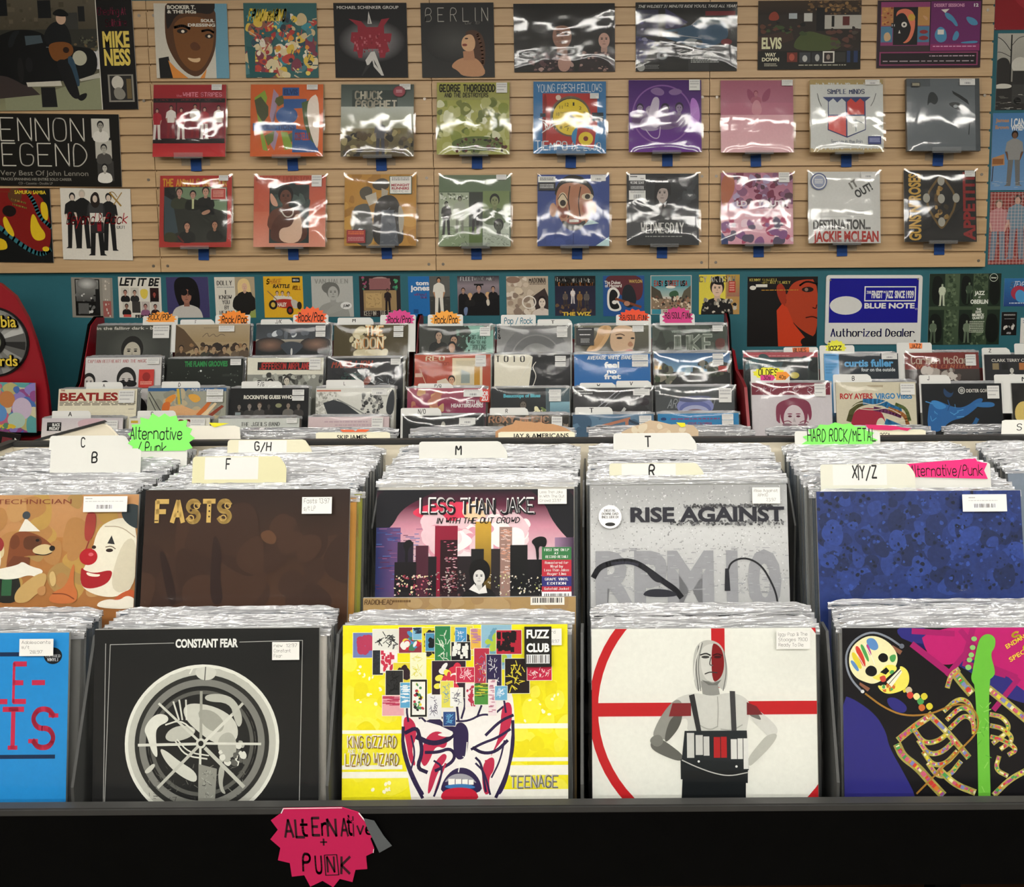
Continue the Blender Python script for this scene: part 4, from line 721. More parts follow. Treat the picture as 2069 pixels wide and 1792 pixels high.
single('Z7', 360, 812, 655, 1097, 'small night-blue sleeve with a group of costumed figures and gold letters', '''
g 350 800 665 1105 1a1a30 2c2a3c;r 350 800 665 882 121212;t 365 822 28 115 d8d4cc w Diana Ross;t 485 830 28 165 d8d4cc w Michael Jackson;t 385 860 22 250 c87a3a w Ease On Down The Road;f 490 900 110 c8a890 2a2020 d8d0cc d0c8c4;f 435 920 120 8a7060 2a2018 5a5048 3a302c;f 540 920 130 9a7a4a 3a2a1a 7a5a34 5a4428;f 590 920 130 7a6a5a 2a2420 5a5450 3a3634;v 4 30 375 1020 650 1070 8 16 4a3a2c,2a2230,6a5238 b;t 412 1068 28 210 d8b840 h THE WIZ''')
single('Z7', 708, 810, 1005, 1100, 'small blue sleeve with a person in a maroon jacket playing a black and white guitar', '''
r 700 800 1010 1110 24508a;b 5a2a30 720 800 990 800 1000 940 960 1000 860 960 740 900;b 20242a 850 880 920 870 960 1000 900 1050 840 1010;b e0dcd4 745 900 800 890 835 940 810 980 850 1050 800 1070 740 1050 735 960;b 161616 760 915 790 905 820 945 795 985 835 1040 790 1055 755 1035 750 960;l 7a4028 18 800 975 980 1035;e 790 1000 18 14 e0dcd4;e 880 1010 22 18 b08068;t 718 845 24 115 e4e0d8 b The Dukes;t 722 868 24 120 e4e0d8 b of Hazzard;t 895 838 24 95 d0b060 b WAYLON''')
single('Z7', 1050, 808, 1345, 1088, 'small sleeve with a crowded street under a teal sky and red lettering', '''
r 1040 800 1355 1095 c8c0b4;r 1055 812 1340 890 4a8a94;g 1055 890 1340 960 6a9aa0 a8b4a8;p 4a4438 1055 880 1120 920 1150 1000 1055 1000;p 5a5444 1340 880 1290 920 1260 1000 1340 1000;b 3a5a40 1180 930 1240 910 1260 960 1190 970;r 1055 975 1340 1050 8a7660;v 5 80 1060 960 1335 1050 5 12 c8a890,6a4a3a,3a3430,d8c8b0,9a6a50 e;t 1075 848 34 240 b04a3a w EASY STREET USA;e 1195 892 34 10 e0dcd0;r 1060 1050 1125 1085 3a8a9a;x 1140 1058 1330 1078 2 8a5a4a''')
single('Z7', 1400, 803, 1690, 1087, 'small yellow sleeve with a person in an ornate black jacket, last of the row', '''
r 1390 795 1700 1095 d8c848;r 1590 800 1700 1095 b08a50;g 1600 803 1690 960 b09040 9a6a58;m 1530 900 110 d8b8a0 241a18 1a1818 .95;b 141214 1480 830 1540 805 1580 850 1570 880 1500 870;v 6 40 1430 980 1660 1080 8 20 8a8478,1a1818,c0b8a8,3a3632 b;t 1400 815 40 260 b8b0a4 s CY  ARTISAW;r 1612 850 1660 930 b03a30;x 1618 858 1655 925 4 d8a090''')
single('Z8', 30, 828, 555, 1350, 'large black sleeve with an orange-toned face turned half out of frame', '''
r 20 820 560 1360 100c0b;b a83a1c 280 900 330 840 560 810 560 1290 470 1250 380 1180 300 1060 330 1000;b 982e16 245 880 320 880 320 1040 290 1045 250 960;p c03a18 250 1080 290 1030 330 1060 380 1180 470 1290 440 1350 265 1350;b 120c0a 240 850 330 825 560 820 560 850 420 850 350 890 320 980 310 900;e 480 925 44 20 1a0e0a;e 470 925 14 13 8a6a5a;q 1a0e0a 14 420 895 470 860 555 885;q 4a140a 8 520 1060 545 1070 550 1040;q 4a140a 9 470 1135 520 1125 555 1140;b 120c0a 430 1290 540 1270 555 1350 440 1350
t 45 842 18 210 c8b85c s KENNY BURRELL;t 135 862 18 215 c8b85c s with ART BLAKEY;e 70 910 24 16 d8d4c8;r 92 884 178 905 d8d4c8;x 135 925 410 935 1 b8862c''', size=.314, group=None)
single('Z8', 1365, 808, 1895, 1335, 'large dark green sleeve of windows and ivy with white lettering', '''
r 1355 800 1905 1345 24301f;r 1365 808 1895 1335 1c2a1e;g 1480 810 1590 1335 4a5a42 3a4a36;g 1690 810 1800 1335 44543e 34442f;b 0c120e 1385 1040 1385 850 1420 815 1470 850 1475 1040;b 0c120e 1600 1040 1600 850 1630 815 1680 850 1685 1040;b 0c120e 1810 1040 1810 850 1840 815 1885 850 1890 1040;b 0c120e 1370 1320 1370 1130 1410 1095 1465 1130 1470 1320;b 0c120e 1590 1320 1590 1130 1625 1095 1680 1130 1685 1320;b 0c120e 1790 1320 1790 1130 1830 1095 1885 1130 1890 1320;v 3 90 1490 815 1570 1330 8 18 2a3a28,5a6a50,34442e b;v 4 80 1700 815 1790 950 8 18 2a3a28,4a5a42 b;v 5 40 1690 1230 1780 1330 8 18 2a3a28,5a6a50 b;r 1365 1050 1895 1075 3a4a36
f 1460 880 165 a8b098 2a3a28 c0c8b0 b4bca4;f 1660 870 160 6a7a62 1a241a 3a4a38 2a3a2a;f 1400 1150 170 8a947e 1a241a 5a6854 4a5846;f 1650 1150 170 8a947e 1a241a 6a7862 5a6854;t 1700 935 30 76 e0e4d8 h JAZZ;t 1728 975 14 18 e0e4d8 h AT;t 1672 998 32 130 e0e4d8 h OBERLIN;t 1718 1062 18 34 e0e4d8 h THE;t 1712 1082 18 44 e0e4d8 h DAVE;t 1688 1103 20 90 e0e4d8 h BRUBECK;t 1690 1126 18 86 e0e4d8 h QUARTET;x 1670 1160 1780 1250 7 b0b8a4;z 1838 838 30 3 d0d8c8;t 1818 832 12 40 d0d8c8 hi fantasy''', size=.32, group=None)
single('Z8', 1925, 845, 2200, 1048, 'small blue sleeve cut off at the right edge, with a red disc', '''r 1910 830 2210 1060 2a5c94;g 1925 845 2200 1048 2f6ca0 24407a;t 1965 870 40 220 d8dce4 ki STEVE MILLER;e 2030 950 56 52 a03448;b 4a90c0 2000 960 2030 920 2080 950 2090 1020 2020 1020;x 1965 1022 2180 1034 1 c0ccd8''', group=None)
single('Z8', 1905, 1092, 2010, 1262, 'tiny black booklet pinned on the teal wall', '''r 1895 1080 2020 1270 0e0d0d;x 1920 1108 2000 1120 2 c0beb8;x 1925 1140 1995 1146 1 aaa;v 3 8 1925 1180 1990 1215 6 12 8a8a86,c8c4bc e;t 1942 1238 14 30 ccc h ATCO''', group=None)
single('Z8', 2045, 1135, 2200, 1320, 'plain white card on the teal wall at the right edge', 'r 2030 1120 2210 1330 d8d6d0;x 2060 1150 2190 1180 2 99a', group=None)
# big sleeves right of the slatwall
def rp(zn, x0, y0, x1, y1, label, art): poster(zn, x0, y0, x1, y1, label, 'record', 'record_sleeve', art, Y=WALL, t=.003, roll=0)
rp('Z4', 1870, -330, 2440, 218, 'plain dark red sleeve at the top right corner', 'r 1850 -350 2450 230 8c1420;e 2150 -80 160 160 a02430;e 1876 208 4 4 c8a0a0')
rp('Z4', 1878, 248, 2410, 806, 'black and white sleeve with bare trees and a truck at the right edge', '''g 1830 240 2420 600 b4b2a8 8a8880;r 1830 600 2420 820 2a2826;b 2a2826 1850 480 1900 420 1960 430 1980 520 1970 640 1850 640;l 1c1a18 10 1975 260 1975 650;q 2a2826 5 1975 380 1920 300 1870 270;q 2a2826 4 1975 340 2020 280 2060 270;q 2a2826 4 1975 420 1900 380 1860 390;e 2040 480 60 60 c8c6bc;r 1990 520 2200 640 2a2a28;b c8c6bc 1850 640 1900 610 1990 620 1980 650 1850 650;r 1990 620 2200 760 3a3a38;e 2030 740 26 26 0e0e0e;v 3 30 1850 690 2060 800 14 40 d8d6cc,8a8880,4a4844 h''')
rp('Z4', 1840, 833, 2410, 1395, 'blue sleeve with a man in a grey suit beside an orange radio', '''g 1830 820 2420 1410 4878a8 6a90b8;t 1860 870 28 95 b0845c h James;t 1860 920 28 95 b0845c h Brown;t 1970 868 60 260 d8dcdc h I CAN'T STAND;t 1970 918 40 300 d8dcdc h WHEN YOU TOUCH;f 2000 965 400 6a4a34 1a1412 8a8a88 6a6a68;p b0845c 1845 1160 1930 1130 1935 1210 1845 1220;r 1850 1165 1925 1205 8a5a34;l 3a2a20 6 1855 1220 1850 1330;v 4 12 1850 1330 2050 1390 20 40 9aa8b4,b8bcb8 h''')
rp('Z8', 1822, 213, 2380, 740, 'sleeve with people in jeans against a red brick grid at the right edge', '''r 1810 200 2390 750 8a3c38;v 3 200 1822 213 2100 740 8 20 a0504a,70302c,94706a r;f 1885 270 440 c09a88 6a5a4a b0787a 6a7a8a;f 2015 240 460 b89080 3a2e28 6a8494 6a7888
'''+';'.join('l d0b8b0 2.2 %d 213 %d 740' % (x, x) for x in range(1830, 2120, 24))+';'+';'.join('l d0b8b0 2.2 1822 %d 2110 %d' % (y, y) for y in range(225, 740, 24)))
# enamel dealer sign
a, b = pix('Z8', 611, 822), pix('Z8', 1303, 1325); xa, za = at(*a, WALL); xb, zb_ = at(*b, WALL)
def rrect(r, n=5, asp=1.0):
    o = []
    for cx, cy, a0 in ((100-r, r*asp, -90), (100-r, 100-r*asp, 0), (r, 100-r*asp, 90), (r, r*asp, 180)):
        for i in range(n+1): an = rad(a0+90*i/n); o.append((cx+r*math.cos(an), cy+r*asp*math.sin(an)))
    return o[::-1]
sg = sheet('dealer_sign', xb-xa, za-zb_, .006, '''
r 636 850 1276 1168 14147c;r 640 846 1274 1166 10108a;e 757 1042 116 67 d4d4d0;r 888 903 1258 1012 e0e0dc;r 896 911 1250 1004 10108a;t 940 932 55 80 e0e0dc h FINEST;t 903 936 16 32 e0e0dc h THE;l e0e0dc 3 903 956 936 956;t 1025 936 16 14 e0e0dc h IN;t 1040 932 55 55 e0e0dc h JAZZ;t 1106 932 55 72 e0e0dc h SINCE;t 1188 932 55 55 e0e0dc h 1939;t 890 1022 40 362 e0e0dc h BLUE NOTE;z 1264 1068 8 2 e0e0dc;t 650 1213 54 610 20205a s Authorized Dealer''', 'd8d8d4', 'gloss', None, ((xa+xb)/2, WALL-.0045, zb_), (0, rad(.3), 0), rrect(3.2, 5, 1.3), A=(611, 822, 100/692, 100/503))
tag(sg, 'blue and white enamel dealer sign on the teal wall at right', 'sign')
for (u, v) in ((640, 858), (1270, 850), (645, 1305), (1262, 1300)):
    W, H = xb-xa, za-zb_
    MB().cyl(((u-611)/692-.5)*W, -.0056, (1-(v-822)/503)*H, .0042, .003, 12).build('screw', M['steel'], sg)

# ------------------------------------------------------------------ records in the wall racks
RK = {'D': 0, 'C': 1, 'B': 2, 'A': 3, 'U': (3.74, 13), 'L': (3.46, 13)}
RECS = {}; NROW = dict(A=0, B=0, C=0, D=0); LASTX = dict(NROW)
def rrec(zn, row, x0, y0, x1, art, label, chits=(), film='film', dx=0):
    Y = ROWS[RK[row]][0] if row in 'ABCD' else RK[row][0]
    a, b = pix(zn, x0, y0), pix(zn, x1, y0); x, z = at((a[0]+b[0])/2, a[1], Y); k = 100/(x1-x0)
    x += dx
    if row in 'ABCD':
        ct = NROW[row]; NROW[row] += 1; un = ct//4; lo, hi = ((-2.205, -.797), (-.797, .553))[un]; k_ = ct % 4
        x = max(x, lo+.176 if k_ == 0 else LASTX[row]+.3295); x = min(x, hi-.180-(3-k_)*.3295); LASTX[row] = x
    RECS.setdefault(row, []).append((x, z)); rn = random.Random(label)
    record(art, label, x, Y, z, 12, rn.uniform(-.3, .3), 0, .314, .004, 'b8b4ac', film, 'print', chits, 'front records of the wall racks', A=(x0, y0, k, k), fx=.002)
    for j in range(2):
        filler(x+rn.uniform(.0, .004), Y+.009+.007*j, z+rn.uniform(-.004, .002), 12, rn.uniform(-.15, .15), rn.uniform(-.3, .3), rn.choice(('8a8a86', '4a4a4c', 'b8b4a8', '6a5a50')), 'plastic-sleeved record standing behind the '+label[:60].split(',')[0].split(' with ')[0], 'records behind the front records of the wall racks')
pc = lambda x, y, w_, h_, k='p', nm='price_sticker': (nm, x, y, w_, h_, k)
rrec('Y1', 'A', 985, 478, 1690, '''r 970 460 1700 1200 3c3e3a;g 985 478 1690 560 484a44 3a3c38;t 985 490 30 700 c8c4b8 b in the falling dark - bruce c;o 1340 700 260 180 5a5c56 3c3e3a;m 1330 730 230 b8b0a0 1c1a18 2a2a28''', 'dark grey sleeve with a long-haired head under one line of type', [pc(77, 1, 22, 17)])
rrec('Y2', 'A', 65, 380, 658, '''r 50 360 670 1000 a08a68;g 65 380 658 520 a8967a 9a8460;p 5a4630 65 380 130 420 250 560 65 640;q 6a5a48 5 280 480 320 440 330 485 370 450 390 485 430 455 460 470;x 290 405 440 415 1 7a6a54;v 5 26 70 540 650 640 18 34 3a2a1c,6a5238,8a6a48,2a2018 b;m 115 570 44 9a7a5a 2a1c14 3a2c20;m 235 585 46 a88a6a 2a1c14 4a3a2a;m 315 570 44 a88a6a 1c1410 3a3a30;m 375 580 46 a88a6a 3a2a1a 2a2420;m 460 580 46 a88a6a 1c1410 4a3a2c;m 560 565 44 a88a6a 2a1c14 6a5a48;m 620 560 40 a88a6a 2a1c14 5a4a3a''', 'sepia sleeve with a crowd below a script title', [pc(59, 2, 21, 8)])
rrec('Y2', 'A', 718, 380, 1310, '''r 700 360 1320 1000 202224;g 718 380 1310 500 34383c 44484e;g 718 500 1310 540 b0a898 5a5048;r 718 535 1310 640 1a1c1e;o 830 545 130 60 8a6a58 202224;o 1200 540 130 60 8a6a58 202224;b 3a4048 900 540 1000 510 1110 540 1060 600 1000 640 950 600;v 3 12 760 420 1200 470 14 40 5a6068,c8ccd0,3a3e44 e;e 1005 600 8 30 d0d0cc''', 'dark sleeve with a glowing horizon like a planet edge', [pc(81, 2, 13, 7), pc(81, 10, 13, 7)])
rrec('Y2', 'A', 1362, 382, 1955, '''r 1350 370 1970 1000 4a4024;b c8bc98 1500 460 1560 390 1620 400 1600 460 1540 500;b c8bc98 1520 590 1600 570 1760 580 1790 640 1520 640;v 3 30 1500 400 1790 640 16 34 c8bc98,a89a70,d8ceb0 e;b 4a4024 1600 470 1760 470 1780 580 1560 580;t 1615 395 75 145 d88a34 w THE;t 1535 490 80 230 d88a34 w MOON;t 1612 392 75 145 e8dcb8 m THE;t 1532 487 80 230 e8dcb8 m MOON''', 'olive sleeve with clouds around orange lettering', [pc(81, 2, 13, 7), pc(81, 10, 13, 7)])
rrec('Y3', 'A', 125, 392, 712, '''r 110 380 720 1000 33352f;h 420 392 712 610 5a7a6a 8ab0a0;r 500 392 712 610 84b0a0;v 5 60 410 392 520 600 10 30 2a3a30,33352f b;b 8a8a84 620 392 712 392 712 430 640 440;m 280 470 70 a88a74 161412 141614;m 400 505 70 a8846a 14100e 1a1a1a;m 385 560 72 b08060 14100e 141414;b 3a2e24 260 570 340 545 380 610 250 610;t 530 465 34 125 2a4a40 s BIG HITS;t 530 510 24 125 2a4a40 m (HIGH TIDE AND);l 2a4a40 4 530 545 655 545;t 550 550 28 105 2a4a40 s ROLLING;t 545 580 30 108 2a4a40 s STONES''', 'sleeve split between a dark group photo and pale green lettering', [pc(82, 2, 14, 12)])
rrec('Y3', 'A', 750, 388, 1338, '''r 740 370 1350 1000 7c7c7a;g 750 388 1338 610 747472 8a8a88;z 1060 660 270 70 6c6c6c;z 1060 660 190 60 666;x 800 384 1270 396 1 a8a8a4;v 8 16 756 402 775 490 6 12 1a1a1a r''', 'plain grey sleeve with a faint round shape', [pc(81, 2, 14, 7), pc(81, 9.5, 14, 7)])
rrec('Y3', 'A', 1370, 388, 1965, '''r 1360 370 1980 1000 5a564c;g 1370 388 1965 610 62604f 4a463c;b c8a888 1660 388 1840 388 1860 500 1830 610 1650 610;b c8a070 1560 388 1680 388 1640 500 1560 600 1440 610 1540 500;b b89060 1600 388 1640 400 1580 540 1480 610;e 1730 490 24 9 2a2018;e 1835 492 16 8 2a2018;q 5a3a24 8 1700 465 1740 455 1770 470;b a87a5c 1790 540 1820 510 1845 550 1810 565;b a8584c 1770 590 1820 575 1845 600 1790 608''', 'sleeve with a close-up of a blonde face looking right', [('hype_sticker', 2, 3, 24, 24, 'r 0 0 100 100 121212;x 12 8 88 18 1 aaa;x 20 38 80 46 1 ddd;x 25 62 75 88 4 999', '121212'), pc(78, 1, 15, 8)])
rrec('Y4', 'A', 730, 385, 1318, '''r 720 370 1330 1000 3a4238;g 730 385 1318 610 444c42 2e362e;v 6 20 740 390 1310 600 30 70 3a443a,4a5046,2e342c b;t 880 425 20 310 9aa89a b VINTAGE TO TROUBLE;t 835 470 125 370 aab0a4 w JUKE;t 840 474 120 362 70786c m JUKE;b 5a2e26 1225 495 1310 490 1300 580 1230 580''', 'dark green sleeve with big pale outlined capitals', [pc(81, 1, 14, 8)])
rrec('Y1', 'B', 858, 800, 1612, '''r 840 780 1620 1560 cdc8c6;g 858 800 1612 1100 d4d0ce c8c4c2;t 880 820 30 585 b06a68 s CAPTAIN BEEFHEART AND THE MAGIC;m 1270 1030 210 c4bdb8 1c1a1a 2a2828;e 1225 1060 55 32 141212;e 1320 1060 55 32 141212;m 900 1040 140 c4bdb8 1c1a1a 2a2828;m 1060 1090 100 c4bdb8 1c1a1a 2a2828''', 'white sleeve with a dark-haired person in sunglasses and a red square sticker', [pc(82, 1, 16, 8), ('hype_sticker', 72, 16, 20, 24, 'r 0 0 100 100 b8342c;e 50 40 26 24 8a1c18;x 12 66 88 86 2 e0a898', 'b8342c')])
rrec('Y2', 'B', 0, 655, 602, '''r -20 640 620 1260 1e2420;g 0 655 602 860 20261f 181c18;t 138 672 44 340 2c8a48 h THE FLAMIN GROOVIES;e 268 752 8 8 e0e4e0;x 440 780 560 800 2 3a403a;v 3 20 20 740 580 860 3 6 6a746a e''', 'near-black sleeve with green condensed capitals', [pc(84, 1, 14, 8)])
rrec('Y2', 'B', 675, 648, 1275, '''r 660 640 1290 1260 d8d4c4;r 755 682 1180 745 141010;t 768 690 46 400 b83430 w JEFFERSON AIRPLANE;r 675 780 1275 1250 8a8a82;v 5 60 680 785 1270 870 12 30 a8a89e,5a5a54,c8c8be,3a3a36 b;m 990 830 60 c8c0b0 2a2826 3a3836;m 860 850 60 b0a89a 1a1816 2a2826''', 'cream sleeve with red letters on a black bar above a grey photo', [pc(82, 1, 15, 15)])
rrec('Y2', 'B', 1350, 650, 1932, '''r 1340 640 1940 1260 26282c;g 1350 650 1932 860 2a2c32 1c1e22;t 1380 672 50 310 b04a34 si MARILLION;t 1480 760 24 130 3a6a60 k Script;t 1460 790 22 170 3a6a60 k for a jesters;b 8a4a3a 1640 800 1690 780 1680 850 1620 860;v 4 12 1700 780 1900 850 20 60 4a4e54,8a8e94 l''', 'dark sleeve with curly orange lettering and creased wrap', [pc(84, 1, 13, 8)], 'cling')
rrec('Y3', 'B', 100, 622, 705, '''r 90 610 720 1240 b04c34;g 100 622 705 880 b4523a a44430;r 400 650 650 880 d8c8a8;r 430 670 600 880 c8bca0;p 8a9490 470 740 540 770 540 850 470 850;r 575 715 620 880 b8882c;r 640 650 705 880 a8482f;m 395 825 60 c8987a 241a16 c8b8a0;p d0c4b0 280 830 350 810 380 850 280 860;r 105 740 200 860 9a3c2c;r 105 770 160 800 c8a898;t 185 635 34 155 e0cfae s REO;t 140 670 36 235 8a3020 k speedwagon;l c8b090 5 140 730 190 850''', 'terracotta sleeve with a cream doorway', [pc(80, 1, 14, 9), pc(80, 10, 14, 6)])
rrec('Y3', 'B', 765, 622, 1360, '''r 750 610 1370 1240 16161a;r 750 610 1032 1240 d8d2c0;p d8d2c0 1030 622 1065 640 1035 880 1030 880;t 778 632 46 225 2a2826 s T O T O;q e0dccf 6 1060 640 1000 760 940 870;q d0ccbc 4 1050 680 990 780 930 880;q e0dccf 5 1090 680 1060 720 1095 780 1080 840 1060 880''', 'sleeve half cream and half black with thin curved lines', [pc(80, 2, 14, 7), pc(80, 10, 14, 6)])
rrec('Y3', 'B', 1392, 618, 1980, '''r 1380 600 2000 1240 2466a4;t 1492 632 26 345 e8e8e4 wi AVERAGE WHITE BAND;t 1625 675 48 115 e8e8e4 h feel;t 1645 730 36 75 e8e8e4 h no;t 1622 768 42 130 e8e8e4 h fret;e 1408 655 5 5 ddd''', 'bright blue sleeve with rounded white lettering', [pc(76, 1, 21, 8), pc(76, 10, 21, 7)])
rrec('Y4', 'B', 740, 610, 1350, '''g 740 600 1350 760 2a5a8a 7aa0b8;r 730 760 1370 1240 242422;v 4 40 740 720 900 850 16 40 3a4a30,8a8270,2a2c24,6a6a5a b;v 5 50 1040 690 1350 800 14 36 2c3626,4a4c3c,3a3a34,7a766a b;p 8a7a6a 740 650 780 680 800 740 740 740;p 2e2e2c 930 790 1080 790 1350 1000 740 1000;r 1255 715 1325 760 a83028;r 745 710 800 740 c8a050;b 9ab0b8 1000 700 1040 720 1030 790 980 790''', 'sleeve with an empty town street under a blue sky', [pc(77, 1, 14, 7), pc(77, 9, 14, 7)], 'cling')
rrec('Y1', 'C', 577, 1112, 1382, '''r 560 1100 1390 1920 ddd5be;t 592 1145 85 595 8c2018 h BEATLES;t 600 1118 16 40 8c2018 h THE;x 592 1242 1370 1285 3 6a6258;x 1300 1315 1360 1330 1 8a8478;l b8b0a0 2 577 1360 1382 1360''', 'cream sleeve with heavy brick-red capitals', [pc(78, 2, 20, 16)])
rrec('Y2', 'C', -142, 890, 452, '''r -160 880 470 1500 9a9a8c;r -160 890 470 915 2c5a8a;v 3 20 -130 930 440 1100 30 60 b8a888,8a8a7c b;b d88a34 -20 980 60 930 80 960 20 1020;b c86a2c -30 1000 40 990 20 1080 -30 1100;b d8a040 150 940 230 935 270 980 210 1010;p d8a878 30 1030 120 1020 220 1060 300 1040 340 1110 20 1120;l c8a83c 20 85 900 100 1010;l 4a7a8a 8 100 900 115 1010;p c86a2c 230 1090 330 980 350 990 270 1110;p e0c8a0 260 1100 370 1000 385 1010 300 1110;p 8a3a24 300 1110 420 1020 440 1030 340 1115;t 190 895 18 130 d8d4cc b BOB DYLAN;l 2a2a28 6 -130 920 -40 1060;l 2a2a28 6 -130 960 -60 1090''', 'illustrated sleeve with orange figures and striped beams', [pc(76, 2, 21, 8), pc(76, 11, 21, 7)])
rrec('Y2', 'C', 492, 892, 1140, '''r 480 880 1150 1560 141416;t 605 948 32 400 e0dcd0 h ROCKIN/THE GUESS WHO;m 570 1045 40 7a7068 1c1a18 2a2826;m 655 1040 44 8a8078 2a2420 3a3836;m 738 1035 46 9a8a7c 3a2a20 4a4644;e 895 1035 26 18 8a8a68;m 815 1040 34 4a4440 1c1a18 242220;m 975 1035 42 8a7a6c 1c1a18 6a6660;m 1060 1040 40 6a6058 1c1a18 3a3634;r 540 1090 585 1112 8a9494''', 'black sleeve with a row of seven small faces', [pc(80, 2, 15, 7), pc(80, 10, 15, 6)])
rrec('Y2', 'C', 1190, 892, 1822, '''r 1180 880 1840 1540 d0cec6;r 1195 906 1390 918 c0705a;v 5 120 1195 930 1360 1100 8 18 b8b6ae,d8d6d0,9a9890 e;p 34363a 1250 1010 1330 985 1420 1010 1560 1110 1290 1110;q 8a8a86 10 1360 980 1480 1040 1600 1110;v 6 60 1560 940 1720 1100 8 22 6a6a68,a8a6a0,3a3a3a,8a8886 b;b 34363a 1770 950 1822 880 1822 1110 1750 1100''', 'white speckled sleeve with a slanting dark oblong', [('price_sticker', 71, 1, 20, 8, 'b')])
rrec('Y3', 'C', 20, 892, 600, '''r 0 880 620 1500 8c2c50;g 20 892 600 1010 a85a6a 8c2c50;v 4 14 60 920 300 1060 20 50 c8a070,b87a60,a84a5a b;t 455 975 40 125 e4dcdc h PETTY AND;t 345 1005 28 235 e4dcdc h HEARTBREAKERS''', 'magenta sleeve with white capitals and a gold shape', [('price_sticker', 72, 2, 24, 9, 'b')], 'cling')
rrec('Y3', 'C', 762, 892, 1320, '''r 750 880 1340 1500 26282a;r 1150 880 1340 1500 4a5a60;g 1180 990 1330 1090 8ab0bc 5a7a88;t 850 930 26 262 58b0c0 h Beaucoups of Blues;m 990 1010 60 6a6058 2a2420 5a6870;v 3 14 1060 1030 1140 1085 8 20 c8b878,e8e0b8,6a7a48 b''', 'dark sleeve with cyan type beside a blue and red record edge', [pc(74, 2, 15, 8), pc(74, 10, 15, 7), ('hype_sticker', -14, 1, 12, 16, 'r 0 0 100 100 c03a30;t 10 12 36 80 ddd h HOR;t 15 52 36 70 ddd h ZU', 'c03a30')])
rrec('Y3', 'C', 1352, 888, 1962, '''r 1340 880 1970 1500 3c3c3e;g 1352 888 1962 980 343436 403e40;p 2c2c2e 1480 1090 1700 905 1790 905 1962 1090;l 9a9aa0 7 1480 1090 1690 915;l 7a7a80 6 1530 1090 1720 920;l c8c8c4 9 1785 960 1800 985;l c8c8c4 12 1765 990 1785 1020;l c8c8c4 22 1720 1090 1750 1050;q 8a8a90 6 1550 960 1580 980 1560 1010 1600 1000;x 1362 905 1500 945 2 c0c0bc;e 1900 1000 40 30 2a2228''', 'grey sleeve with a dark road and white lane marks', [pc(76, 2, 21, 8)], 'cling')
rrec('Y4', 'C', 745, 880, 1385, '''r 730 870 1400 1540 4a4e50;g 745 880 1385 960 5a5e60 444849;t 835 985 70 380 94989a ki ARETHA NOW;e 1065 1040 150 80 8a90c0;e 1065 1065 130 70 6a72a8;e 1065 1090 115 60 b0b4d0;e 1065 1110 90 50 8a7078;b 5a6080 930 960 1200 950 1190 1000 940 1010''', 'grey sleeve with a lavender dome shape under crumpled wrap', [pc(80, 2, 16, 18)], 'cling')
rrec('Y1', 'D', 400, 1402, 1252, '''r 380 1390 1270 2260 ccc6c4;g 400 1402 1252 1600 c4bcc0 d8d0cc;b c8aab0 760 1420 1020 1400 1200 1480 1000 1560 800 1520;r 455 1445 605 1535 141414;t 510 1452 34 84 e0e0dc h BLACK;t 480 1492 34 110 e0e0dc h FRIDAY;r 460 1455 500 1480 3a3a3a''', 'pale sleeve with a small black square logo at its left', [pc(77, 3, 18, 14)])
rrec('Y1', 'D', 1290, 1402, 2090, '''r 1270 1390 2110 2250 d4d0c4;t 1700 1425 80 210 8a2424 w ABC;r 1310 1425 1380 1450 c8a83c''', 'off-white sleeve with red letters half hidden by a green star', [pc(77, 1, 18, 10)])
rrec('Y2', 'D', 422, 1135, 1040, '''r 410 1120 1060 1760 c4c6c0;t 597 1165 28 295 3a3c3a s THE J.GEILS BAND;b b84a60 620 1220 700 1205 850 1212 800 1240 640 1250;q 8a8e88 10 850 1220 950 1230 1010 1250''', 'light grey sleeve with thin black capitals and a pink smear', [pc(85, 0, 13, 6)])
rrec('Y2', 'D', 1115, 1122, 1790, '''r 1100 1110 1800 1800 c8b4b4;g 1115 1122 1790 1250 ccb8ba c4b0b0;x 1250 1158 1610 1176 1 b098a0;x 1340 1186 1640 1204 1 b098a0''', 'pale pink sleeve with faint script', [pc(79, 1, 14, 14)])
rrec('Y3', 'D', -60, 1112, 590, '''r -80 1100 610 1760 1e2022;e 265 1210 20 50 b8b4a8;m 175 1240 70 a88a80 5a5060 2a2a30;v 4 14 320 1180 560 1240 20 40 3a4040,2a2c2c l;q 4a4c4c 4 330 1225 380 1200 420 1230 470 1200 530 1225''', 'black sleeve with small pale figures and dark script', [('price_sticker', 70, 3, 20, 8, 'b')], 'cling', .02)
rrec('Y3', 'D', 645, 1108, 1318, '''r 630 1100 1330 1780 3e3a34;v 5 70 650 1120 1310 1260 20 46 5a5248,2c2824,6a6256,8a7a6a b;t 650 1118 52 505 b8886a s ROXY MUSIC''', 'brown mottled sleeve with spaced copper capitals', [pc(79, 2, 13, 16)])
rrec('Y3', 'D', 1340, 1102, 1988, '''r 1330 1090 2000 1760 52708a;v 4 30 1345 1110 1980 1260 40 80 4a6880,5c7a92,3e5a72 b;p b0745a 1530 1195 1800 1125 1800 1150 1535 1215;t 1545 1215 60 220 b84a3a wi Taggett;p 2a3a4c 1790 1140 1880 1180 1870 1200 1790 1160;e 1468 1212 18 20 1c2430;r 1760 1140 1785 1250 b0745a''', 'slate blue sleeve with red leaning letters like a shop sign', [pc(82, 2, 15, 8), pc(82, 10.5, 15, 6)])
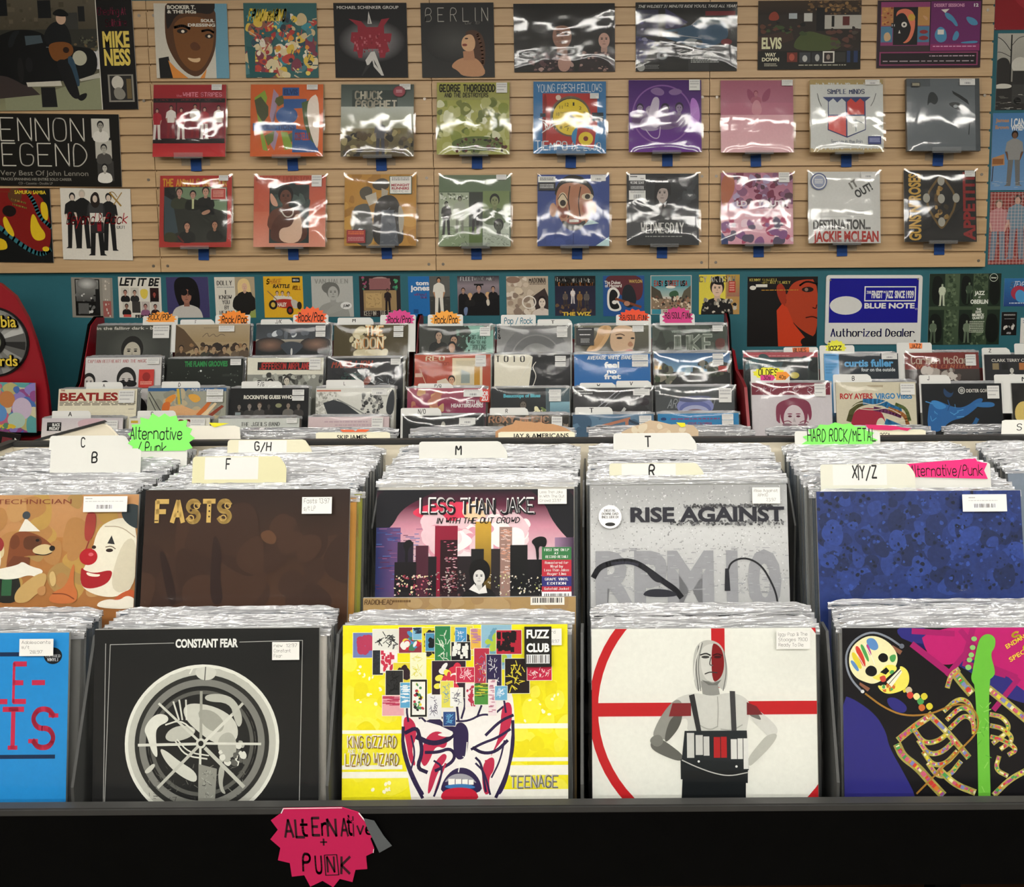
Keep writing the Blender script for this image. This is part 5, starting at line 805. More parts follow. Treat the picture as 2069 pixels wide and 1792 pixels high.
rrec('Y4', 'D', 758, 1095, 1415, '''r 740 1080 1430 1780 2c7cac;b 1c3a6a 785 1125 825 1125 830 1150 780 1150;x 865 1132 1260 1154 1 7a4a78;t 1000 1165 28 200 8a3a5a b STEVE CROPPER;r 1080 1210 1285 1270 b03038;x 1095 1225 1270 1255 2 8a2028''', 'sky-blue sleeve with small purple type and a red block', [pc(79, 1, 14, 7), pc(79, 8.5, 14, 7)])
# jazz and blues
rrec('Y5', 'U', 80, 603, 600, '''r 60 590 620 1140 26302f;r 60 590 620 638 b05058;x 110 626 400 634 1 d8a0a0;b 2e5a60 90 650 250 640 340 700 200 780 90 760;v 3 16 100 650 580 770 30 60 1c2626,2c4a4e,182020 b;e 435 765 32 22 c8b83c''', 'teal-black sleeve with a red band along the top', (), 'cling')
rrec('Y5', 'U', 652, 612, 1168, '''r 640 600 1180 1140 222a32;r 652 612 755 1130 5a9ccc;x 662 622 745 632 1 2a5a8a;x 662 660 745 760 5 4a88b8;t 792 650 52 342 5aa0d0 h curtis fuller;t 910 710 26 235 d8dcdc b four on the outside''', 'dark blue sleeve with large light-blue lower-case type', [pc(77, 0, 21, 8, 'b')])
rrec('Y5', 'U', 1222, 605, 1740, '''r 1210 590 1760 1130 7a2c28;t 1265 632 50 400 d8c8b4 s Carmen McRae;t 1265 690 24 430 b06848 si LIVE AT CENTURY;r 1222 722 1740 1130 3a3230;v 4 40 1360 725 1600 790 12 36 b0a8a0,6a5a54,d0c8c0 b''', 'brick-red sleeve with cream serif lettering', [pc(81, 3, 14, 15)], 'cling')
rrec('Y5', 'U', 1785, 618, 2310, '''r 1770 600 2330 1140 26262a;t 1835 648 22 380 d0ccc4 b CLARK TERRY CONQUEST;r 1840 680 1885 725 8a7a5a;r 1905 680 1950 725 1a1a1a;r 1970 680 2015 725 2a2a2a;r 2028 678 2069 728 b0703c;m 1975 730 40 c8c4bc 2a2a2a e0dcd4;x 2080 680 2280 720 2 8a7a6a''', 'charcoal sleeve with small square pictures at the right edge')
rrec('Y5', 'L', 135, 820, 700, '''r 120 800 710 1400 d0cacc;r 135 820 690 905 7a1c34;v 9 40 170 840 660 885 14 34 d8c8cc,c8b0b8 l;b 84304c 310 960 420 925 540 940 560 1040 540 1100 310 1120 300 1030;b d4c8ca 330 1000 400 960 510 1010 540 1060 530 1180 330 1180;m 430 1060 210 d4c8ca 84304c c8b8bc;e 380 1115 34 10 8a6a74;e 490 1115 34 10 8a6a74;q 84304c 6 350 1095 390 1085 410 1100;q 84304c 6 470 1100 500 1085 530 1098''', 'white sleeve with a dark red band and a head under crumpled wrap', [pc(78, 1, 14, 16)], 'cling')
rrec('Y5', 'L', 735, 815, 1292, '''r 720 800 1300 1400 c8c0a8;t 762 890 40 228 b02c2c h ROY AYERS;t 1010 890 40 255 2a7ab0 h VIRGO VIBES;r 955 836 1065 850 a89a80;b 9a1c38 840 1040 900 990 1040 1000 1080 1100 1060 1180 830 1180;b d0c8b0 1010 1080 1050 1055 1075 1100 1060 1180 1000 1180;q 5a5a2c 36 820 1080 850 990 940 950 1040 960;q 2a7ab0 40 930 950 1050 950 1130 1000 1180 1000;q 6a2a5a 30 1000 1000 1100 1020 1180 1050;q 2a7ab0 40 1080 1090 1150 1120 1200 1140;q a86a34 26 1100 1000 1210 1040 1230 1120;q 5a6a34 24 1150 970 1220 1000 1240 1080;q d8d0b8 5 830 1000 900 950 1000 980 1100 940;q d8d0b8 5 900 1000 1000 1010 1090 990 1180 1040;q d8d0b8 5 1080 1060 1150 1090 1210 1080''', 'beige sleeve with swirling coloured hair and red and blue type', [pc(80, 2, 18, 14)])
rrec('Y5', 'L', 1345, 825, 1898, '''r 1330 810 1910 1400 12151a;b 24609a 1390 960 1430 930 1560 990 1640 990 1740 920 1780 940 1640 1060 1530 1080 1460 1160 1370 1150;b 3a80bc 1400 950 1440 935 1530 985 1450 1010;b 2a68a0 1700 960 1840 950 1850 990 1720 990;q 2a70ac 26 1600 1160 1690 1120 1720 1070;e 1530 880 34 40 1c3c60;b 0e1014 1490 850 1540 835 1570 870 1550 900;z 1622 873 24 5 c8c8c4;e 1622 873 14 14 9a9a96;t 1655 862 24 200 d8d4cc b DEXTER GORDON;v 3 12 1400 960 1600 1100 20 50 1c4a7a,4a90c8 l''', 'black sleeve with a blue-lit player leaning over', [pc(81, 3, 15, 16)])
rrec('Y5', 'L', 1980, 820, 2540, '''r 1960 800 2560 1400 1c1a18;b d8c070 1990 1000 2040 940 2120 960 2160 1080 2000 1100;m 2090 1010 100 c8a078 d8c070 2a2420''', 'dark sleeve with a blond head at the right edge', (), 'cling')

# ------------------------------------------------------------------ records of the front island
STEP = .0102
def front(zn, x0, y0, x1, art, label, Y, chits=(), film='film', st=1.04, edge='8a8a88', mtl='print', roll=0):
    lean = 8.5 if Y < 1.28 else 12
    a, b = pix(zn, x0, y0), pix(zn, x1, y0); x, z = at((a[0]+b[0])/2, a[1], Y); k = 100/(x1-x0)
    record(art, label, x, Y, z, lean, roll, 0, .314, .004, edge, film, mtl, chits, 'front records of the island bins', A=(x0, y0, k, k/st), fx=.0005)
    return x, z
def chit(x, y, w_, h_, *ls): return ('price_sticker', x, y, w_, h_, hand(*ls))
# lower tier, left to right
front('X1', -930, 232, 430, '''r -950 200 450 1800 2186c8;r -950 352 290 378 122a4a;r -950 985 360 1010 122a4a
t -30 425 232 320 c02848 z LE-;t -170 705 236 545 c02848 z NTS;t -560 425 232 400 c02848 z ADO;t -620 705 236 390 c02848 z SCE
e 335 375 55 52 101418;t 300 390 18 66 ccc s VINYL!;t 290 368 16 90 ccc s COLORED''', 'blue sleeve with big red typewriter capitals, cut off at the lower left', 1.198,
 [chit(79.5, 2, 15, 7.4, 'Adolescents', 's/t', '   28.97')])
front('X1', 565, 205, 1915, '''r 550 190 1930 1700 1c1c1c;r 630 290 634 1700 a8a8a4;l a8a8a4 4 660 297 632 1600;l a8a8a4 4 1815 282 1796 1600;l a8a8a4 4 660 297 1042 291;l a8a8a4 4 1437 289 1815 282
t 1052 264 54 375 e4e4e0 h CONSTANT FEAR
z 1217 905 462 20 dcdcd2;e 1217 905 442 462 8a8a82;z 1217 905 442 40 b8b8ae;v 3 60 890 600 1540 1215 10 50 9a9a90,7a7a72,a8a89e b;z 1217 905 402 26 2a2a28;z 1217 905 376 40 7a7a74;z 1217 905 336 14 1a1a1a;e 1217 905 322 338 20201f;z 1217 905 310 22 5a5a55
b c8c8be 1170 450 1240 435 1305 455 1290 510 1230 525 1180 500;l 4a4a46 6 1235 440 1230 520;l dcdcd2 9 1140 480 1160 440
v 4 60 900 1050 1180 1330 14 30 4a4a46,6a6a64,333331 l;v 5 50 1220 1040 1480 1330 14 30 55554f,3a3a38,74746c l
b c4c4ba 1100 690 1150 655 1300 680 1420 760 1440 870 1380 920 1280 900 1190 830 1120 760;b 9c9c92 1180 700 1280 700 1360 780 1330 850 1230 810;b b4b4aa 1230 610 1330 600 1420 640 1465 760 1440 820 1410 760 1385 660 1240 650
b d4d4ca 900 760 950 720 1010 730 1020 770 950 800 940 860 960 1000 920 960 890 860 870 820;b b8b8ae 990 870 1030 810 1120 790 1190 820 1150 870 1040 900;b c8c8be 960 930 1010 950 1080 1010 1190 1080 1190 1150 1100 1110 1010 1030;b c4c4ba 870 1075 930 1020 945 1040 900 1090
q d8d8ce 10 1045 650 1080 760;q d8d8ce 10 1080 640 1100 760;q d8d8ce 10 1120 640 1125 760;q d8d8ce 9 1000 790 1090 760 1170 830;q d8d8ce 9 1060 890 1120 980 1250 1000;q d8d8ce 8 1070 880 1140 960 1260 980
b a8a89e 1320 860 1390 830 1430 900 1420 990 1350 1000 1310 940;v 6 26 1330 900 1480 1030 14 26 d4d4ca,5a5a55,a8a89e b;b a8a89e 1330 1030 1360 1060 1340 1160 1370 1220 1330 1200 1315 1100
l d0d0c6 16 840 912 1200 908;l d0d0c6 14 1225 905 1570 912;l 9a9a90 16 1212 590 1212 880;l d0d0c6 14 1210 930 1208 1250;l d0d0c6 18 1240 890 1400 730;l b8b8ae 18 1190 930 960 1170;l b8b8ae 22 1240 935 1470 1170;l c8c8be 14 1195 885 960 660;l b8b8ae 16 1400 730 1460 665
p 8a8a82 1200 1030 1310 1060 1300 1260 1200 1260;v 7 30 1215 1060 1300 1230 10 20 2a2a28,b8b8ae l;e 1213 905 30 31 c8c8be;e 1213 905 16 17 1a1a1a''', 'black sleeve with a grey carved wheel inside a white circle', 1.197,
 [chit(80, 5.4, 12, 7.8, '(new) 12.97', 'Constant', 'Fear')], roll=-.2)
PT = []
for (x0, y0, x1, y1, c, d, kd) in ((262, 275, 410, 432, '6a7ab0', 'b03a5a', 'b'), (400, 250, 585, 400, 'd8d8d0', '1a1c20', 'l'), (400, 400, 452, 555, '262a30', '3a4048', 'l'), (583, 238, 740, 400, '8a3040', 'd8c840,3a7a5a,4a8ab8,e0e0da,c02c3c', 'e'), (455, 400, 550, 540, 'e4dcdc', 'c0304a', 'r'),
 (680, 240, 745, 305, '7ab0cc', '223048', 'h'), (745, 240, 835, 440, 'd8cc30', '2a2424', 'b'), (770, 280, 918, 388, '4a8ab0', '16181c', 'b'), (835, 230, 945, 478, '2e7a4a', 'd8e0d0', 'l'), (945, 230, 1080, 420, 'd8c838', '2a2424', 'b'), (977, 240, 1035, 395, '4a90c0', 'e0e4e4', 'l'), (950, 345, 1065, 455, '16161a', 'e0e0da', 'r'),
 (1085, 250, 1160, 378, 'dcb048', 'b07a9a', 'h'), (1160, 222, 1350, 520, '8ab4c8', 'a8c040,6a9ab0', 'b'), (1265, 262, 1420, 412, 'b02438', '1c1418', 'r'), (1110, 390, 1195, 640, 'b03048', '5a78a8,e0c850,d8d0d0', 'l'), (1195, 435, 1280, 690, '2c244a', 'e0e0e4', 'l'), (545, 490, 665, 612, 'd8c838', '2c1c24', 'b'), (492, 545, 592, 702, '2a2a2c', '111', 'l'),
 (665, 420, 752, 600, 'e4e4c0', 'd4cc50', 'l'), (815, 478, 1030, 720, '2e1e2c', 'c83048,e0d850,e4e0e0', 'e'), (985, 525, 1090, 612, 'c02c4c', 'e8d0d4', 'l'), (1325, 465, 1475, 692, '22181a', 'd8c838', 'l'), (1480, 525, 1630, 600, 'c02448', 'e8e0e0', 'l'), (470, 722, 600, 845, 'd8a0a8', 'b03a58', 'h'), (595, 632, 652, 790, '5aa0c8', 'e4e8ea', 'h'),
 (665, 610, 760, 855, '141414', '141414', 'h'), (680, 628, 745, 838, 'e4e4de', 'd8c838,b03040,222,4a8a5a', 'e'), (875, 622, 945, 790, 'd8d058', '5a8ab0', 'l'), (1050, 640, 1112, 790, 'e4dadc', 'b03048', 'e'), (1112, 640, 1210, 770, '4a8a3c', 'c8c840,2a4a2c', 'h'), (1210, 615, 1245, 850, 'e4d4d8', 'b06a80', 'h'), (1255, 660, 1320, 740, '6aa8cc', 'e0e8ec', 'l'), (785, 720, 860, 870, 'dcdce0', '2c244a', 'l'), (945, 670, 1010, 780, 'e4e4e0', '2c244a', 'l'), (895, 840, 960, 920, '2c4a80', '6ab0d8', 'l')):
    x0, y0, x1, y1 = x0-10, y0-10, x1+10, y1+10; PT.append('r %d %d %d %d e8e6d8' % (x0-3, y0-3, x1+3, y1+3)); PT.append('r %d %d %d %d %s' % (x0, y0, x1, y1, c)); m_ = min(x1-x0, y1-y0); sz = {'e': .16, 'b': .2, 'l': .27, 'r': .26, 'h': .5}[kd]*m_
    q = sz*(1.25 if kd == 'b' else 1.0); lo = q if kd in 'be' else (q*.9 if kd == 'l' else 0); hi = q
    PT.append('v %d %d %d %d %d %d %g %g %s %s' % (x0, 26, x0+lo, y0+lo, max(x0+lo+1, x1-hi), max(y0+lo+1, y1-hi), sz*.7, sz, d, kd))
front('X2', 180, 212, 1752, '''r 160 200 1770 1900 e6dc1e;v 2 26 190 480 560 1400 40 110 e9e03c,dfd318,ece24a b;v 3 26 1400 620 1740 1400 40 110 e9e03c,dfd318,ece24a b
r 180 960 600 985 e8e6dc;r 175 1208 600 1238 e8e6dc;r 175 1255 640 1300 e8e6dc;r 1360 920 1752 955 e8e6dc;r 1340 1160 1752 1188 e8e6dc;r 1330 1215 1752 1285 e8e6dc;r 1280 1385 1752 1900 e8e6dc
v 4 14 230 500 480 820 9 14 efead0 e;v 5 14 1390 600 1700 920 9 14 efead0 e;v 6 8 380 1310 540 1400 12 15 efead0 e
b e8e4e0 590 820 620 760 780 700 980 660 1200 660 1360 640 1385 900 1370 1120 1300 1360 1260 1900 720 1900 640 1280 600 1100
b 2c2048 600 960 640 1180 720 1360 760 1420 720 1420 650 1280 590 1080;b 2c2048 1360 960 1345 1160 1290 1380 1260 1420 1290 1420 1345 1280 1375 1040
b b8284a 610 850 690 900 700 1010 660 1100 700 1220 650 1200 625 1040 605 960;b b8284a 1290 780 1360 760 1365 900 1330 1000 1250 1090 1200 1180 1280 1000;b b8284a 760 1010 840 960 920 1010 900 1100 830 1070 790 1180 750 1230 720 1160;b b8284a 800 1230 880 1120 920 1150 850 1250 800 1400 770 1420;b b8284a 1150 1200 1240 1140 1240 1250 1200 1300 1210 1420 1160 1420
q 2c2048 26 620 980 700 940 720 1010 740 1120 700 1230 770 1260;q 2c2048 34 700 1010 800 1060 900 1040 960 990;q 2c2048 22 760 1120 850 1120 930 1090 970 1140 940 1200 830 1250;q 2c2048 18 1080 1100 1150 1060 1260 1020 1350 960;q 2c2048 22 1090 1090 1160 1130 1250 1120 1330 1040;q 2c2048 20 1180 1000 1280 900 1370 860;q 2c2048 16 1110 1160 1150 1200 1180 1400
b 2c2048 960 930 1010 900 1060 950 1060 1060 1040 1160 980 1180 950 1100;p 2c2048 760 900 840 860 900 930 980 940 960 980 860 930;q 2c2048 14 700 860 780 840 860 870 960 900 1060 900 1150 850 1230 860 1300 800
q 2c2048 22 605 940 600 1100 660 1290 740 1440;q 2c2048 22 1368 900 1372 1100 1320 1290 1250 1440;q 2c2048 14 640 900 625 800 660 720;q 2c2048 14 720 880 690 780 720 700;q 2c2048 14 1010 880 1040 780 1020 700;q 2c2048 14 1240 850 1230 760 1280 680;q 2c2048 14 1320 840 1300 700 1340 640;q 2c2048 12 660 1000 690 1130 660 1240;q 2c2048 12 1310 1040 1280 1180 1220 1300;q b8284a 14 900 1200 860 1300 830 1400;q b8284a 14 1180 1180 1190 1290;q 2c2048 14 820 1180 880 1220 860 1330 820 1430;q 2c2048 14 1110 1200 1170 1260 1210 1420;q 2c2048 16 830 880 850 790;q 2c2048 16 990 900 980 800;q 2c2048 14 1120 870 1150 790;q 2c2048 14 760 900 700 840;b e8e4e0 1080 950 1200 920 1170 1000 1090 1030;b e8e4e0 830 990 960 970 940 1010 880 1010
b 2c2048 860 1420 880 1320 960 1230 1060 1230 1140 1310 1160 1420;b 9a98a0 880 1340 950 1270 1060 1275 1130 1350 1060 1310 950 1310;r 920 1308 965 1350 f0efe8;r 970 1310 1010 1352 f0efe8;r 1015 1312 1055 1352 f0efe8;r 1060 1316 1095 1350 f0efe8;b 3a78b0 880 1360 960 1345 1060 1345 1120 1370 1060 1380 940 1380;b c02038 860 1470 880 1385 1000 1365 1110 1385 1140 1470;q f0f0ea 8 1000 1200 990 1260;q f0f0ea 7 1050 1050 1040 1160 1020 1150
'''+'\n'.join(PT)+'''
t 215 998 80 345 e8e4dc m KING GIZZARD;t 222 1004 80 345 8a6a28 k KING GIZZARD;t 220 1092 26 120 e8e4dc m AND THE;t 198 1122 80 375 e8e4dc m LIZARD WIZARD;t 205 1128 80 375 8a6a28 k LIZARD WIZARD;t 1350 1285 82 330 c8c4b8 m TEENAGE;t 1356 1290 82 330 6a6a66 k TEENAGE''', 'bright yellow sleeve with patterned squares above a purple face', 1.197,
 [('hype_sticker', 81, .3, 12, 17.6, 'r 0 0 100 100 141414;t 8 6 22 84 e4e4e0 h FUZZ;t 8 40 22 84 e4e4e0 h CLUB;i 8 70 92 90 eee 222', '141414'), ('price_sticker', 84, 1.2, 13.5, 7.2, hand('King Gizzard', 'Teenage', 'Gizzard  28.97'))])
front('X3', 190, 237, 1748, '''r 170 220 1770 1900 dcdcd4;z 1077 810 909 64 b81c22;r 180 762 876 858 b81c22;r 1262 755 1780 850 b81c22;r 1022 230 1115 660 b81c22;r 172 540 190 980 b81c22
b b4b4ae 890 480 910 370 960 322 1030 318 1100 360 1130 480 1135 580 1110 690 1060 640 960 640 920 690 895 600;q 5a5a58 7 935 360 910 500 930 680;q 6a6a68 6 960 340 925 480 945 680;q d8d8d2 6 950 340 905 480 900 600;q 5a5a58 5 1110 400 1128 540 1100 680
p 8a8a86 945 610 1060 610 1080 720 960 720
b c8c8c2 945 400 985 350 1060 345 1105 400 1112 520 1080 600 1030 625 975 595 948 520;b 7a1418 1022 345 1060 345 1105 400 1112 520 1080 600 1022 625
e 980 440 28 10 3a3a38;e 1065 440 26 10 3a0a0c;q 2a2a28 10 945 425 985 412 1015 428;q 3a0a0c 9 1035 428 1065 415 1095 430;q 5a5a58 8 1020 440 1005 495 1030 500;q 3a3a38 8 975 560 1010 545 1060 552;p 6a6a66 950 600 1000 640 1060 640 1090 600 1030 628
b c4c4be 745 760 800 715 920 690 1020 720 1130 690 1230 710 1290 770 1270 900 1250 1000 840 1000 860 860 770 900;b 8a8a84 720 780 790 725 830 800 800 920 720 1030 690 1020 600 1010 640 900;b 54544f 740 860 820 830 800 930 720 1030 690 1040 700 960
b 5e5e59 590 1040 640 1000 720 1050 830 1140 800 1180 690 1140 600 1090;b 74746e 585 1040 600 1000 660 980 690 1040 640 1080;b 6e2024 760 770 870 765 870 855 720 858
b c8c8c2 1270 760 1360 830 1460 920 1480 980 1420 1020 1370 960 1290 880;b b0b0a8 1480 980 1440 1060 1320 1180 1270 1220 1260 1160 1340 1060 1400 990;b 6a6a66 1260 770 1310 800 1370 890 1330 880 1270 850
p 7a2428 748 764 876 764 876 856 722 858;p 6e2428 1262 760 1330 790 1372 850 1262 850;q a0a09a 8 900 900 1000 960 1060 930;q a0a09a 8 1080 950 1160 960 1230 920;q a0a09a 6 1060 720 1065 800 1058 930;p 2a2a2c 862 710 900 700 945 960 915 980;p 3a3a3c 1145 680 1182 682 1190 980 1155 980
p 1c2226 830 960 1260 960 1270 1240 800 1240;p 141a1e 800 1160 1265 1180 1262 1330 800 1300;p 0e1215 815 1240 1250 1240 1240 1900 780 1900;r 845 975 895 1150 c0c0bc;r 905 990 955 1130 c0c0bc;r 960 1000 1000 1135 c0c0bc;r 1030 1005 1075 1150 a81c20;r 1080 1003 1120 1150 a81c20;r 1148 1020 1190 1160 d0d0cc;r 1195 1015 1230 1160 d0d0cc;r 1235 1015 1268 1230 d4d4d0;q c0c0bc 7 810 1165 900 1210 1030 1260 1140 1280 1260 1255;e 925 1175 8 8 ddd;e 1185 1212 8 8 ddd''', 'white sleeve with a red ring and a bare-chested man, hands on hips', 1.199,
 [chit(82, .5, 15, 8, 'Iggy Pop & The', 'Stooges  19.00', 'Ready To Die')])
BN = 'e0c840,c83c30,4a9a4a,5a7ab0,b04a80,e8d8a0'
_bs = [0]
def bone(w_, *p):
    pts = chaikin([(p[i], p[i+1]) for i in range(0, len(p), 2)], 2); _bs[0] += 1; rb = random.Random(_bs[0])
    w_ *= 1.35
    s = 'q e8dc78 %g %s;' % (w_*1.12, ' '.join('%g %g' % q for q in pts))
    for i in range(len(pts)-1):
        for t_ in (0, .5):
            a_, b_ = pts[i], pts[i+1]; m = [a_[k]+(b_[k]-a_[k])*t_ for k in (0, 1)]; n_ = [a_[k]+(b_[k]-a_[k])*(t_+.5) for k in (0, 1)]; o_ = rb.uniform(-.2, .2)*w_
            s += 'l %s %g %g %g %g %g;' % (rb.choice(('c83c30', 'd8c838', '4a9a52', '7a80b8', 'b04888', 'd07a30', 'c85a78', 'e8e0b0')), w_*rb.uniform(.3, .62), m[0]+o_, m[1]+o_, n_[0]+o_, n_[1]+o_)
    return s
front('X4', 385, 262, 2157, '''r 370 250 2170 2100 0e0c10;b 2c2a78 370 800 480 840 640 960 720 1100 740 1220 860 1440 960 1650 960 2000 300 2000;b 2c2a78 780 250 1100 250 1120 520 1300 560 1500 700 1700 850 1960 900 1960 640 1500 400 900 400
b 2c2a78 720 830 800 820 900 900 860 960 760 920;b b81c6c 990 250 2200 250 2200 900 1820 800 1640 600 1400 500 1200 580 1060 500;v 2 8 1100 300 1800 700 300 360 a01a64 l
e 640 560 235 215 101012 38;q 8a909c 16 850 410 740 330 620 290 500 340 420 440 410 560 450 680 540 780;p 8a5a44 780 400 860 450 840 480 790 440;p 8a5a44 520 700 600 750 580 775 515 720;e 855 410 20 20 6a707c;e 540 775 14 14 d8d8d8
b e8e0b0 430 560 450 420 560 330 660 325 760 380 820 470 820 550 760 640 640 720 560 700 480 660;b e8dc60 650 720 720 740 850 640 830 560 900 600 915 690 880 760 760 800 690 780;b 5a88c0 570 350 640 340 680 420 640 450 590 420;b c83c30 480 420 510 400 560 500 570 580 540 570;b d8c838 450 470 480 450 530 540 540 600 500 580;b 4a9a52 520 400 550 390 600 520 585 545;b b04088 570 400 590 390 620 480 600 490;b 5a88c0 440 530 470 520 520 600 500 620;b 4a9a52 750 490 810 470 805 530 770 545;q e8e8d8 6 560 390 620 500 640 560;q e8e8d8 5 470 420 530 520 570 600;b e8dc60 600 660 680 640 720 560 800 560 820 600 760 640 700 700;b c83c30 670 650 720 660 730 690 690 705;b 4a9a52 770 600 800 610 770 640 750 625;v 4 14 700 720 880 770 10 22 d8c838,4a9a52,c86a30,e8dca0 b;b 0c0a0c 560 600 600 560 650 580 660 630 620 660 570 640;b 0c0a0c 665 490 700 460 745 480 745 530 700 545 670 520;p 0c0a0c 680 620 730 580 755 610 725 640;p e8e4d0 730 700 840 590 855 620 770 740;l 2a2420 5 745 720 845 605;b c84a3c 670 660 720 640 730 690 690 700
'''+';'.join('b %s %d %d %d %d %d %d %d %d' % (c, x-30, y-10, x+10, y-40, x+40, y, x, y+34) for c, x, y in (('c8b89a', 900, 770), ('c83c30', 910, 810), ('e8dc90', 960, 820), ('4a9a52', 990, 860), ('d8c838', 1020, 820), ('c86a30', 1000, 910), ('d8c838', 1060, 900)))+';'
+bone(34, 1060, 960, 1180, 1080, 1280, 1200, 1360, 1300)+bone(34, 820, 1160, 940, 1060, 1060, 980)+bone(44, 810, 1210, 850, 1300, 960, 1380, 1060, 1500, 1150, 1600)+bone(26, 1210, 740, 1240, 640, 1300, 600)+bone(50, 1280, 640, 1340, 720, 1390, 780)
+bone(40, 1540, 760, 1660, 860, 1820, 1000)+''.join(bone(26, 940+i*36, 1080+i*92, 1010+i*34, 1190+i*88, 1120+i*30, 1180+i*90, 1220+i*26, 1100+i*80) for i in range(4))+''.join(bone(24, 1180+i*22, 930+i*70, 1290+i*20, 830+i*66, 1380+i*12, 860+i*70, 1410, 990+i*60) for i in range(3))
+''.join(bone(24, 1545, 960+i*90, 1640, 980+i*92, 1700+i*24, 1080+i*80, 1560+i*60, 1190+i*46) for i in range(3))+bone(34, 1130, 1400, 1250, 1520, 1400, 1580)+bone(30, 1560, 1600, 1680, 1480, 1830, 1400)+bone(24, 1600, 1300, 1570, 1400, 1660, 1450)+'''
b 6ab83c 1480 330 1540 305 1595 340 1590 420 1550 470 1585 600 1580 650 1525 690 1530 2100 1430 2100 1435 740 1390 680 1410 600 1420 540 1450 400;v 5 14 1440 900 1510 1560 30 60 8ac85a,58a432 l;e 1425 350 22 20 8ac470;e 1412 420 22 20 8ac470;e 1400 480 22 20 8ac470;e 1385 520 22 20 8ac470;e 1375 580 24 22 8ac470
q a87a30 14 560 790 700 900 860 970 1060 960 1200 900 1300 870 1400 900 1450 1000 1430 1110 1300 1240 1100 1440 950 1590
t 1715 320 62 70 e0c838 wa S;t 1665 400 38 330 e0c838 ba ENDANGERED;t 1690 505 38 230 e0c838 ba SPECIES;t 1800 420 62 70 e0c838 wa O''', 'sleeve with a many-coloured skeleton and green guitar neck, lower right', 1.199, roll=.2)
# upper tier
front('Y6', -350, 462, 780, '''g -370 440 800 700 b8895c b08050;g -370 700 800 1700 a87440 8a5228;v 2 50 -350 470 760 1040 40 120 b48a58,a87a48,b08c4a,a0804c b;t -400 484 28 805 7a3c2c n VIBRATION TECHNICIAN
b c8b890 -40 690 20 700 50 760 40 820 -40 830;b 8a2c2c -40 700 20 690 50 740 20 790;e 5 830 26 70 d8d0c0
b 7a4428 75 690 130 660 190 670 260 700 320 750 310 790 230 800 150 800 100 860 60 870 70 780;b 5a3420 150 690 240 690 260 740 200 770 150 760;b c8b488 190 770 260 730 325 752 310 790 240 800;b 6a3a22 80 690 120 680 135 740 100 770 75 750;e 312 760 16 15 1a1412;e 228 715 11 8 1a1210;p 6a3a24 60 860 100 800 190 810 190 860;p d8d4c8 155 590 240 665 120 665;e 158 575 22 22 3a4248;q 2a1814 5 220 790 270 800 310 785
b 1c1e1a 0 940 60 890 140 900 160 1060 0 1060;r 45 930 100 1020 2c5a3a;b dcd8cc -20 880 40 870 130 850 150 830 200 860 280 880 240 920 190 905 120 930 20 930;b b89860 120 1000 180 940 260 890 300 910 270 990 230 1020 190 1060 120 1060;b c4a870 300 900 330 880 350 950 320 980;b b08050 240 980 290 960 290 1020 250 1020
b dcd6c4 560 650 640 600 720 590 780 640 790 960 700 1030 600 1030 500 990 470 920 530 800;b c8c0aa 700 720 780 700 790 960 700 1020 640 960;b 2e383c 690 530 740 510 800 530 800 660 740 640 690 590;b 9a3c34 490 570 520 555 550 570 545 680 510 730 485 700;l 8a342c 6 515 720 495 780;e 517 808 50 46 a81c26;e 530 795 14 10 d06068;b 9c1c24 478 860 500 885 560 900 640 880 658 900 630 960 540 988 480 970;b e4dcc8 505 890 560 905 590 905 580 920 520 915;p 2a2a2c 640 690 660 740 618 735;e 632 773 20 10 2a1c18;e 545 755 12 10 2a1c18;q 6a5a4a 5 610 755 640 748 665 765;q a89a84 5 600 640 690 640 770 700;b b4542e 700 1010 790 980 790 1100 640 1080;b dcd6c8 580 1060 640 1040 700 1050 740 1020 790 1040 790 1100 580 1090
b b86a3a 405 970 430 850 445 850 440 960 470 1000 460 1070 300 1060 330 1000;q 7a3c20 6 330 1010 400 1010 450 1040''', 'tan sleeve painted with a clown and a dog in a party hat', 1.352,
 [('price_sticker', 74, .6, 21.5, 7.6, 'x 4 12 20 22 1 888;x 4 30 92 38 1 aaa;i 30 54 66 80 eee 222')], 'film', 1.02)
front('Y6', 803, 432, 1930, '''r 790 420 1940 1600 35231b;g 790 420 1940 700 2c1e19 38251c;g 790 700 1940 1200 38251c 4a3020;v 3 40 800 640 1920 1060 60 170 3a261d,402a1f,36231b b;b 2a1a16 890 760 930 780 990 960 1000 1060 960 1060 920 900;b 2c1c18 1190 660 1240 760 1230 900 1260 1060 1180 1060 1180 800;b 5a3c28 1440 670 1500 650 1540 700 1520 740 1460 720
t 860 495 112 425 c4a25c w FASTS;l 35231b 5 862 600 880 600;e 1058 545 7 7 35231b;e 1160 520 5 5 35231b;e 1160 550 5 5 35231b;e 1160 580 5 5 35231b;z 1090 520 18 6 c4a25c;z 1260 520 18 6 c4a25c;z 1060 588 18 6 c4a25c;z 1238 588 18 6 c4a25c''', 'dark brown sleeve with tan capitals in its top left corner', 1.338,
 [chit(77.5, 3.6, 14.5, 8, 'Fasts   13.97', 's/t LP')], 'film', 1.02)
